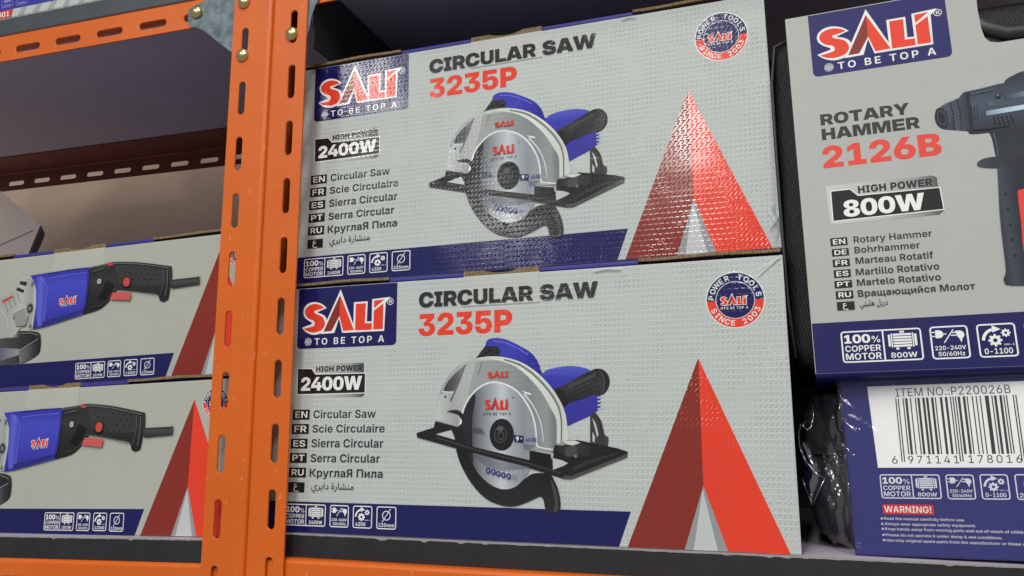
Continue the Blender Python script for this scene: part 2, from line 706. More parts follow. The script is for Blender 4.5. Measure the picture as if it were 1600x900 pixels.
def glyph_tris(font, ch):
    """triangles of one letter, overlapping strokes united"""
    key = (font, ch)
    if key not in _gt:
        _, cs = glyph(font, ch)
        vs, es = [], []
        for c in cs:
            o = len(vs)
            vs += [Vector(q) for q in c]
            es += [(o + i, o + (i + 1) % len(c)) for i in range(len(c))]
        rv, _, rf, *_ = delaunay_2d_cdt(vs, es, [], 0, 1e-4)
        ft = []
        for f in rf:
            a, b, c = (rv[i] for i in f)
            if winding((a.x + b.x + c.x) / 3, (a.y + b.y + c.y) / 3, cs) != 0:
                s = area2([a, b, c])
                if abs(s) > 1e-3:
                    ft.append(tuple(f) if s > 0 else (f[0], f[2], f[1]))
        _gt[key] = ([(v.x, v.y) for v in rv], ft)
    return _gt[key]


def col_mesh(name, bm, mat, parent, colour_of):
    """a carton's board: one mesh whose faces carry their ink colour"""
    bmesh.ops.recalc_face_normals(bm, faces=bm.faces)
    lay = bm.loops.layers.float_color.new('ink')
    for f in bm.faces:
        c = colour_of(f)
        for l in f.loops:
            l[lay] = c
    me = bpy.data.meshes.new(name)
    bm.to_mesh(me)
    bm.free()
    me.materials.append(mat)
    return link(bpy.data.objects.new(name, me), parent)


# ------------------------------------------------------------------ traced outlines of the printed artwork, in millimetres on their faces
UV = {
 'A.S': [(43.2, 228.2), (39.4, 231.2), (34.1, 233), (29.4, 233.2), (24.2, 231.7), (20.8, 228.6), (19.8, 224.5), (21.5, 220.4), (25.4, 217.1), (30.2, 215.4), (32.4, 212.7), (31.8, 209.7), (29.3, 208.8), (19.1, 207), (22.7, 204.5), (27.3, 202.8), (32.5, 202.3), (38.3, 203.4), (42.2, 205.7), (44.4, 209.6), (44.2, 213.7), (41.7, 218.3), (37.5, 220.8), (32.8, 222.7), (31, 224.5), (31.8, 226.2), (34.6, 226.3)],
 'A.SW': [(45.9, 228), (41.1, 232.1), (35.8, 234.5), (29.9, 235.5), (24.1, 234.4), (19.5, 230.9), (17.7, 226.2), (18.7, 221), (22.1, 217.1), (26.7, 214.2), (28.9, 212.7), (28.3, 211.4), (16.7, 208.2), (21.4, 203.6), (27.4, 200.6), (33.2, 199.7), (39, 200.8), (43.5, 203.1), (46.7, 208), (47.1, 213), (45.2, 218.2), (41, 221.4), (36.3, 223.2), (35.1, 224), (36.2, 224.7)],
 'A.ALIW': [(62.1, 247.3), (39.9, 200.3), (56.2, 200.8), (61.3, 216.2), (65.5, 200.4), (114, 200.4), (115, 230), (120.4, 235.8), (99.5, 234.5), (99.6, 211), (93.9, 211.3), (94.3, 232.6), (78.3, 232.5), (78.3, 209)],
 'A.Ad': [(61.7, 241.4), (43.2, 202.6), (52.7, 202.9), (61.6, 218.6)],
 'A.Ar': [(61.7, 241.4), (61.6, 218.6), (66.4, 202.3), (79.3, 202.8)],
 'A.L': [(80.6, 230.6), (92.4, 230.7), (91.7, 209.4), (99.9, 209.3), (99.9, 202.1), (80.4, 202.4)],
 'A.Iu': [(101.7, 233), (113.5, 233.5), (101.8, 224.5)],
 'A.Il': [(101.7, 222.3), (112.5, 229.4), (112.5, 202.3), (101.5, 202.4)],
 'A.platew': [(13.2, 165.6), (30.8, 165.1), (35.8, 159.2), (94.5, 158.8), (94.7, 137.9), (13.7, 137.6)],
 'A.hp': [(36.1, 160.9), (90.1, 160.3), (35.8, 166.7)],
 'A.pw': [(18.5, 141.4), (90.3, 142.3), (17.8, 155.2)],
 'A.silver': [(32, 169), (91.8, 168.9), (93.2, 136.3), (90, 134.3), (13.8, 135.5)],
 'A.lb0': [(10.1, 122.6), (30.3, 112.3)],
 'A.lb1': [(9.7, 108), (30, 97.8)],
 'A.lb2': [(9.2, 93.2), (29.2, 83.2)],
 'A.lb3': [(9, 78.7), (29, 68.9)],
 'A.lb4': [(8.8, 64.1), (28.7, 54.5)],
 'A.lb5': [(8.6, 49.6), (27.7, 39.7)],
 'A.lt0': [(34.9, 113.7), (106.8, 113.7), (34.6, 121.7)],
 'A.lt1': [(34.4, 99.2), (117.2, 99.4), (34, 107)],
 'A.lt2': [(33.9, 84.2), (116.1, 84.9), (33.5, 92.4)],
 'A.lt3': [(33.6, 69.7), (112.7, 70.1), (33.3, 77.7)],
 'A.lt4': [(33.1, 55.1), (116.2, 55.7), (32.8, 63)],
 'A.lt5': [(35.8, 41.9), (84.4, 43.8), (39.7, 48.8)],
 'saw.bluehandle': [(223.7, 180.7), (225.2, 185.7), (229.3, 187.9), (236.6, 188.2), (245.6, 186.2), (256.7, 180.9), (268.7, 173.8), (275.2, 166.7), (278.4, 160.4), (280, 154.8), (283, 151.2), (290.9, 135.2), (271.7, 147.8), (254.3, 160.7), (238.8, 168.5), (235.4, 176), (227.5, 179.5)],
 'saw.bluemotor': [(280.4, 151.3), (284.8, 155.7), (293.4, 158.1), (306.1, 159.2), (316.6, 158.3), (325.9, 155.2), (330.9, 148.4), (335.6, 130.4), (334.9, 127.4), (336.1, 125.4), (334.4, 123.5), (335.6, 121.5), (333.9, 118.9), (326, 113.7), (313.5, 108.4), (304.7, 104.5), (299.1, 114.9), (286.7, 137.3)],
 'saw.mouthblk': [(223.7, 181.1), (214.6, 169.9), (220.7, 168), (239.2, 168.5), (239.3, 176.3), (235.4, 180.6), (229.8, 180)],
 'saw.sidehandle': [(291.3, 136), (294.8, 140), (299.5, 140.3), (302.6, 142.2), (314.3, 148.4), (326.9, 154.1), (332.1, 156), (338.2, 155.2), (342.8, 151.1), (344.7, 144.7), (343.3, 138.2), (339.1, 133.3), (335, 131.8), (328.5, 132.1), (320.1, 129), (311.8, 126.8), (307.2, 125.8), (302.3, 122.5), (298.8, 122.9), (295.4, 126.6), (292.2, 133.1)],
 'saw.handlecap': [(330, 155.1), (334.8, 155.9), (340.2, 153.8), (343.8, 149.1), (344.7, 143.7), (343.1, 137.8), (339.1, 133.3), (336.2, 132.1), (338.8, 136.3), (340.2, 143.2), (338.3, 150.2), (334.7, 153.7)],
 'saw.handlehi': [(305.8, 141.3), (331, 152), (332.1, 148.8), (306.6, 137.7)],
 'saw.guard': [(171.1, 107.7), (172.9, 110.8), (173.3, 120.3), (175.9, 134.7), (181.6, 147.4), (190.9, 158.9), (202.4, 165.8), (216.2, 169.7), (229.8, 170.7), (243.3, 169.4), (258.8, 164.7), (271.8, 157.1), (282.9, 147.5), (292, 136.8), (299.2, 124.9), (302.8, 114.9), (304.3, 104.9), (305.8, 92.6), (312.6, 91.1), (309.4, 87.9), (299, 87.1), (292.3, 82.7), (289.7, 80.2), (275.4, 83.1), (236.4, 82.9), (198.2, 104.4), (194.8, 103.8)],
 'saw.rim': [(213.9, 169.1), (229.8, 170.7), (243.3, 169.4), (258.8, 164.7), (271.8, 157.1), (282.9, 147.5), (292, 136.8), (299.2, 124.9), (302.8, 114.9), (304.3, 104.9), (305.8, 92.6), (300.8, 91.1), (298.7, 89.5), (294, 89.1), (294.3, 109), (288.6, 121.1), (280.2, 135.4), (270.6, 146.8), (258.7, 157.4), (245.5, 164.1), (229.8, 167.7), (218.4, 167.7)],
 'saw.rimline': [(243.3, 168.1), (258.7, 163.1), (270.7, 155.5), (281.4, 145.5), (290.9, 134.2), (297.5, 122), (299.8, 108.9), (299.1, 89.5), (297.6, 89.5), (298.1, 108.5), (295.4, 121.4), (288.7, 132.8), (279.9, 143.5), (269.2, 153.4), (257.6, 161.2), (243.3, 166.5)],
 'saw.recess': [(180.6, 138.9), (185.1, 147.7), (194.4, 156.7), (202.4, 162.6), (206.5, 164.6), (201.3, 160.1), (198.3, 152.7), (193.8, 143.3), (192.2, 138.7), (182.9, 138.4)],
 'saw.face': [(213.9, 166.1), (236.5, 166.5), (252.1, 161.8), (267.4, 151), (280.3, 137.4), (289.7, 121), (293.5, 109), (293.2, 87.1), (289.8, 81.9), (277.5, 84.7), (274.8, 88), (273.4, 101.1), (268.2, 118.3), (259.6, 132.7), (247.6, 141.8), (233.2, 145.8), (220.8, 142.7), (211.7, 134.5), (206, 134.6), (210.5, 151.4)],
 'saw.blade': [(199.4, 101.3), (200.9, 115.8), (205.4, 127.3), (212.9, 136.6), (221.9, 143.1), (233.2, 145.4), (245.4, 142.6), (256.4, 135.8), (265, 125.4), (271, 113.2), (273.4, 101.1), (273.7, 89), (271.5, 75.1), (267.8, 65.1), (262.4, 57.1), (254.8, 50.1), (246.2, 47.3), (236.4, 48.1), (225.4, 53.5), (216.5, 61.4), (210.9, 70.5), (204.1, 82.7)],
 'saw.bladeshade': [(199.4, 101.3), (200.9, 115.8), (205.4, 127.3), (212.9, 136.6), (214, 130.3), (211.4, 115.7), (210.7, 101.3), (212, 70.5), (204.1, 82.7)],
 'saw.arc1': [(197.7, 106.5), (200, 117.9), (204.5, 128.4), (212.2, 137.7), (221.9, 144.4), (233.2, 146.9), (246.5, 143.8), (257.9, 136.6), (266.8, 125.4), (272.7, 112.7), (275.1, 100), (275.5, 90), (277.5, 86), (291.2, 83.9), (291.2, 82.7), (276.7, 84.9), (274.2, 89), (273.6, 99.8), (271.2, 112.4), (265.2, 124.6), (256.8, 135.4), (245.8, 142.4), (233.2, 145.4), (222.6, 142.9), (213.3, 136.6), (205.8, 127.5), (201.6, 117.5), (199.8, 106.5)],
 'saw.arc2': [(264, 134.6), (271.5, 125.3), (277.8, 113.1), (280.9, 101), (281.8, 90), (281, 90), (279.8, 101), (276.6, 112.7), (270.4, 124.3), (261.8, 134.1)],
 'saw.arcw': [(260.8, 137.4), (269, 135.2), (270.7, 133.1), (265.1, 134)],
 'saw.lowguard': [(192.5, 101.3), (200.5, 101.3), (205.6, 82.7), (212, 69.5), (217.6, 60.8), (226.5, 53.1), (236.8, 47.9), (246.6, 47.3), (255.2, 50.3), (262.8, 56.7), (270.9, 61.6), (279.4, 62.3), (287.8, 61.1), (291.9, 54.7), (294.9, 47.9), (296.8, 38.3), (296.5, 31), (293.1, 27.6), (285.3, 27.9), (282.4, 31.1), (280.8, 38.9), (277.1, 41.3), (268.6, 37.6), (253.6, 32.3), (240.7, 32.6), (225.4, 38.1), (212.1, 49.9), (200.8, 66.3), (194.5, 82.7)],
 'saw.lowguardhi': [(287.7, 57.5), (290.8, 52.7), (293.4, 45), (294.9, 36.3), (294, 29), (290.5, 28.1), (291.6, 36.2), (290.1, 45.9)],
 'saw.leftwedge': [(152.4, 98.5), (170.9, 103.9), (172.3, 109.8), (196.4, 104.2), (200, 107.5), (201.8, 82.7), (173, 90.9), (153.2, 94.7)],
 'saw.wedgegap': [(173.4, 97.4), (189.5, 101.3), (192.3, 95.5), (193.1, 92.2)],
 'saw.basebar': [(152.4, 98.5), (153.2, 94.5), (195, 84.1), (267.8, 66.7), (300.2, 57.7), (307.6, 57.5), (358.8, 77.3), (359.4, 81.9), (350.5, 84.8), (313.2, 92.1), (298.6, 86.7), (291.2, 82.7), (290.5, 75.2), (279.5, 71.6), (267.8, 73.8), (214.2, 85.2), (172.9, 96.8)],
 'saw.bargap': [(290.1, 75.8), (298.4, 74.1), (304.6, 71.4), (300.4, 69), (290.4, 65.4)],
 'saw.plateedge': [(300.3, 60.5), (307.7, 60.2), (358.5, 80), (358.8, 77.3), (307.6, 57.5), (300.2, 57.7)],
 'saw.platetop': [(308.6, 67.6), (321.1, 73.5), (353.4, 82.3), (347.4, 78.6), (321, 69.3), (309, 63.7)],
 'saw.barline': [(172.9, 95.1), (214.2, 83.6), (267.8, 71.1), (298.2, 62.8), (298.2, 62), (267.8, 70.1), (214.2, 82.6), (172.9, 94)],
 'saw.arch': [(326, 114.3), (329.1, 116.8), (332.2, 115.2), (336.5, 108.3), (338.8, 96.9), (342.4, 94), (341.8, 87.8), (339.5, 83), (325.3, 82.9)],
 'saw.archgap1': [(327.8, 111.7), (331, 106.8), (333.4, 97), (331.9, 94.6), (330.2, 102.4)],
 'saw.archgap2': [(327.9, 99.3), (330.1, 95), (329.5, 89.7), (327.7, 91.1)],
 'saw.mount': [(290.2, 81.9), (292.8, 87.7), (298.6, 87.1), (304.9, 87.1), (312.6, 91.1), (325.8, 86.2), (325.2, 78.4), (312.9, 77), (298.5, 79.2)],
 'saw.mounthi': [(302.3, 85.1), (312.5, 88.1), (313.4, 77.8), (302.2, 77.3)],
 'saw.block': [(268.1, 82.6), (288.5, 79.2), (288.7, 67), (268, 72.3)],
 'saw.spindle': [(240.9, 97.1), (252.9, 97.1), (240.9, 111.8), (228.7, 97.1), (240.8, 82.7)],
 'saw.pointer': [(183.8, 119.2), (195.8, 120.3), (202.3, 115.4), (200.9, 109.2), (196.3, 115.9)],
 'saw.sal1': [(226, 149.5), (248.8, 150.4), (226, 160.3)],
 'saw.sal2': [(223.1, 119.2), (249.1, 118.9), (224.2, 133.9)],
 'saw.tobe2': [(223.1, 115), (249.7, 114.8), (223.1, 118.1)],
 'saw.nine': [(253.3, 96.7), (262.6, 95.6), (262.2, 89.6), (253.3, 90.6)],
 'saw.forty': [(263.7, 95), (275.5, 94), (275, 89.4), (263.5, 90)],
 'saw.ico': [(227.6, 64.6), (232.9, 63.5), (237.7, 61.9), (242.7, 60.8), (247.9, 59.7), (253.6, 58.8)],
 'saw.leftedge': [(172.2, 110.8), (196.4, 105), (198.7, 107.5), (196.4, 103.8), (172.3, 109.4)],
 'saw.leftlight': [(173.3, 120.3), (175.9, 134.7), (181.7, 137.2), (192.2, 137), (191.1, 130.7), (186.6, 120.2), (197, 111.7), (195.5, 105.9), (172.9, 111)],
 'saw.line1': [(179.4, 138.9), (192.2, 137), (191.8, 135.7), (178.9, 137.6)],
 'saw.line2': [(187, 128.6), (192.2, 139.1), (198.3, 152.7), (202.4, 163.3), (203.8, 163.2), (199.7, 152.1), (193.8, 138.4), (188.8, 128.2)],
 'C.platew': [(24.1, 159.3), (40.5, 159.3), (46.3, 152.8), (109.6, 152.5), (110.6, 131.9), (23.8, 130.7)],
 'C.hp': [(46.4, 154.1), (104, 154), (47, 160.7)],
 'C.pw': [(33.4, 134.5), (96.7, 133.5), (34.7, 149.3)],
 'C.silver': [(20.9, 164), (104.4, 163.1), (107.8, 161.1), (107.8, 152.7), (110.6, 131.9), (106, 128.2), (25.7, 128.3), (22, 129.6)],
 'C.lb0': [(20.6, 116.1), (34.1, 109)],
 'C.lb1': [(21, 106.3), (34.4, 99.7)],
 'C.lb2': [(20.9, 96.9), (34.3, 90.3)],
 'C.lb3': [(20.9, 87.6), (34.2, 80.8)],
 'C.lb4': [(20.7, 78.1), (34.4, 71.7)],
 'C.lb5': [(20.9, 69), (34.5, 62.3)],
 'C.lb6': [(21, 59.7), (34.7, 52.5)],
 'C.lt0': [(39, 110.2), (99, 110), (39.5, 116)],
 'C.lt1': [(38.9, 101), (89, 100.9), (39.4, 106.7)],
 'C.lt2': [(38.8, 91.6), (97.9, 91.4), (39.3, 97.3)],
 'C.lt3': [(38.1, 81.9), (101.2, 81.4), (38.6, 87.6)],
 'C.lt4': [(38.2, 72.9), (101.3, 72.2), (38.7, 78.5)],
 'C.lt5': [(38.1, 63.1), (124.9, 63.1), (38.6, 68.7)],
 'C.lt6': [(38.8, 54.3), (60.2, 54.9), (39.2, 59.3)],
 'C.drill': [(112.4, 216.8), (114, 221.2), (118.1, 224.2), (121.4, 226.5), (129.2, 228.9), (132.4, 230.2), (136.7, 234.6), (145, 235.4), (155.4, 236.4), (160, 237.4), (166.6, 237.6), (168.4, 240.6), (173.8, 243.3), (182.9, 246.2), (170.9, 153.1), (152.1, 155.5), (152.9, 162), (148, 163), (139.7, 165.9), (138.3, 168.7), (140.2, 170.2), (150.7, 173.2), (152.4, 178.2), (151.9, 189), (150.4, 194.9), (137.3, 195.6), (134.7, 198.7), (126.1, 200.9), (117.3, 203.2), (113.2, 207.5), (112, 213.2)],
 'C.drillshade': [(129.2, 228.9), (132.4, 230.2), (136.7, 234.6), (137.6, 223.8), (136.7, 209.3), (134.7, 198.7), (126.1, 200.9), (126.1, 214.6)],
 'G.black': [(-220.4, 142.3), (-195, 144.5), (-189.1, 145.7), (-171.2, 144.7), (-147.7, 141.8), (-121.5, 136.8), (-99.9, 132.4), (-98.7, 121.3), (-100.1, 111.8), (-101.7, 102.3), (-103.3, 92.8), (-109.7, 90.2), (-115.5, 92.6), (-120, 100.2), (-137.3, 104), (-163.6, 108.7), (-178.4, 110.7), (-183.9, 103), (-192.4, 95.1), (-203.9, 88.1), (-227.6, 83.5), (-227.6, 110.3)],
 'G.cord': [(-100.2, 115.7), (-63.1, 116), (-61.7, 117.1), (-59.5, 115.4), (-59.8, 107.8), (-61.4, 107), (-99, 105.2)],
 'G.blue': [(-311.8, 139.7), (-283.5, 141), (-221.9, 142.4), (-220, 139.7), (-220.8, 122.2), (-222.5, 99.9), (-226.1, 84.1), (-263.7, 76.9), (-288.1, 72.5), (-303.6, 71), (-300.7, 96.1), (-300.8, 119)],
 'G.bluelite': [(-302.1, 137), (-294.2, 136.8), (-284, 125.2), (-285.2, 76), (-295.9, 73), (-299.8, 96)],
 'G.head': [(-380.8, 112.6), (-361.3, 113.7), (-342.3, 119.9), (-332, 131.9), (-324.6, 139.5), (-310.2, 139.5), (-302.3, 126.8), (-300.3, 98.6), (-303, 71), (-309.9, 71), (-316.8, 79.5), (-325.8, 72.6), (-337.8, 63.3), (-376.5, 63.4)],
 'G.slot1': [(-328.1, 134.6), (-317, 131.9), (-319.2, 126.9), (-330.3, 130.5)],
 'G.slot2': [(-332.6, 126.8), (-321, 121.9), (-323, 118.2), (-334.9, 123.1)],
 'G.ring': [(-310.3, 97.6), (-304.6, 97.1)],
 'G.redmark': [(-357.2, 111.3), (-340.5, 116.6), (-339.3, 113.9), (-354.9, 107.5)],
 'G.disc': [(-376.7, 65.9), (-357.4, 67.2), (-325.6, 70.1), (-297, 66.8), (-291.3, 60.2), (-290.8, 45.2), (-295, 38), (-310.1, 31.4), (-322.5, 29.2), (-373.5, 28.9)],
 'G.discside': [(-323.8, 46), (-291.9, 60.2), (-290.8, 45.2), (-295, 38), (-310.1, 31.4), (-322.5, 29.2)],
 'G.disclow': [(-375.2, 48), (-356, 50.6), (-323.9, 47.3), (-323.9, 39.8), (-354.6, 33.6), (-374, 34)],
 'G.neck': [(-357.8, 72.3), (-325.9, 73.9), (-325, 62.4), (-357, 62)],
 'G.sal': [(-264.2, 98.8), (-236.2, 101.5), (-264.2, 108.8)],
 'G.tobe': [(-263.4, 96.2), (-237.6, 98.7), (-263.5, 98)],
 'G.button': [(-163.2, 118.5), (-157.9, 118), (-163.5, 123.9)],
 'G.trigger': [(-182.6, 107.3), (-156.2, 105.1), (-157.2, 95.9), (-186.7, 99)],
 'G.screw': [(-203.7, 122.8), (-200.4, 122.5)],
 'G.redtop': [(-193.5, 144.8), (-186, 144.6), (-183.4, 140.6), (-190.3, 140.8)],
 'G.gripdark': [(-182.8, 140.1), (-147.5, 139.3), (-109.7, 129.1), (-107.7, 111.2), (-146.3, 112.1), (-175.8, 118.4)],
 'G.ribs': [(-193.9, 124.9), (-180.1, 115), (-188.3, 102.1), (-204.5, 99.7)],
 'G.i1': [(-236, 24.2), (-192.2, 24.5), (-192, 4.6), (-235.7, 4.7)],
 'G.i2': [(-187.8, 24.7), (-168.9, 24.3), (-168.8, 4.8), (-188.2, 4.6)],
 'G.i3': [(-164, 24.7), (-144.7, 24.1), (-145, 4.7), (-164.5, 4.8)],
 'G.i4': [(-140.5, 24.5), (-120.7, 24.3), (-121, 4.3), (-140.7, 4.2)],
 'G.idiv': [(-212.7, 23.8), (-212.5, 5)],
 'G.tri': [(-33.6, 144.2), (-97.1, -0.5), (-37.4, 53.5)],
 'G.band': [(-94.3, 27.8), (-104.4, -0.1), (-354.2, 29)],
 'G.tin': [(-55.6, -0.8), (-50.3, 0), (-37.4, 52.3), (-35.3, 42.9)],
 'G.badgeF': [(-22.4, 139.6), (11.2, 140), (-6.8, 156.1), (-4.9, 122.4)],
 'G.rightF': [(-13.9, 0.6), (-50.2, 0.6), (-56.3, 0.9), (-36.8, 50), (-28, 0.8), (-23, 0.4), (-34.2, 145)],
 'G.flapF': [(-279.7, 165), (-201, 166), (-197.7, 133.9), (-275.5, 131.3)],
}

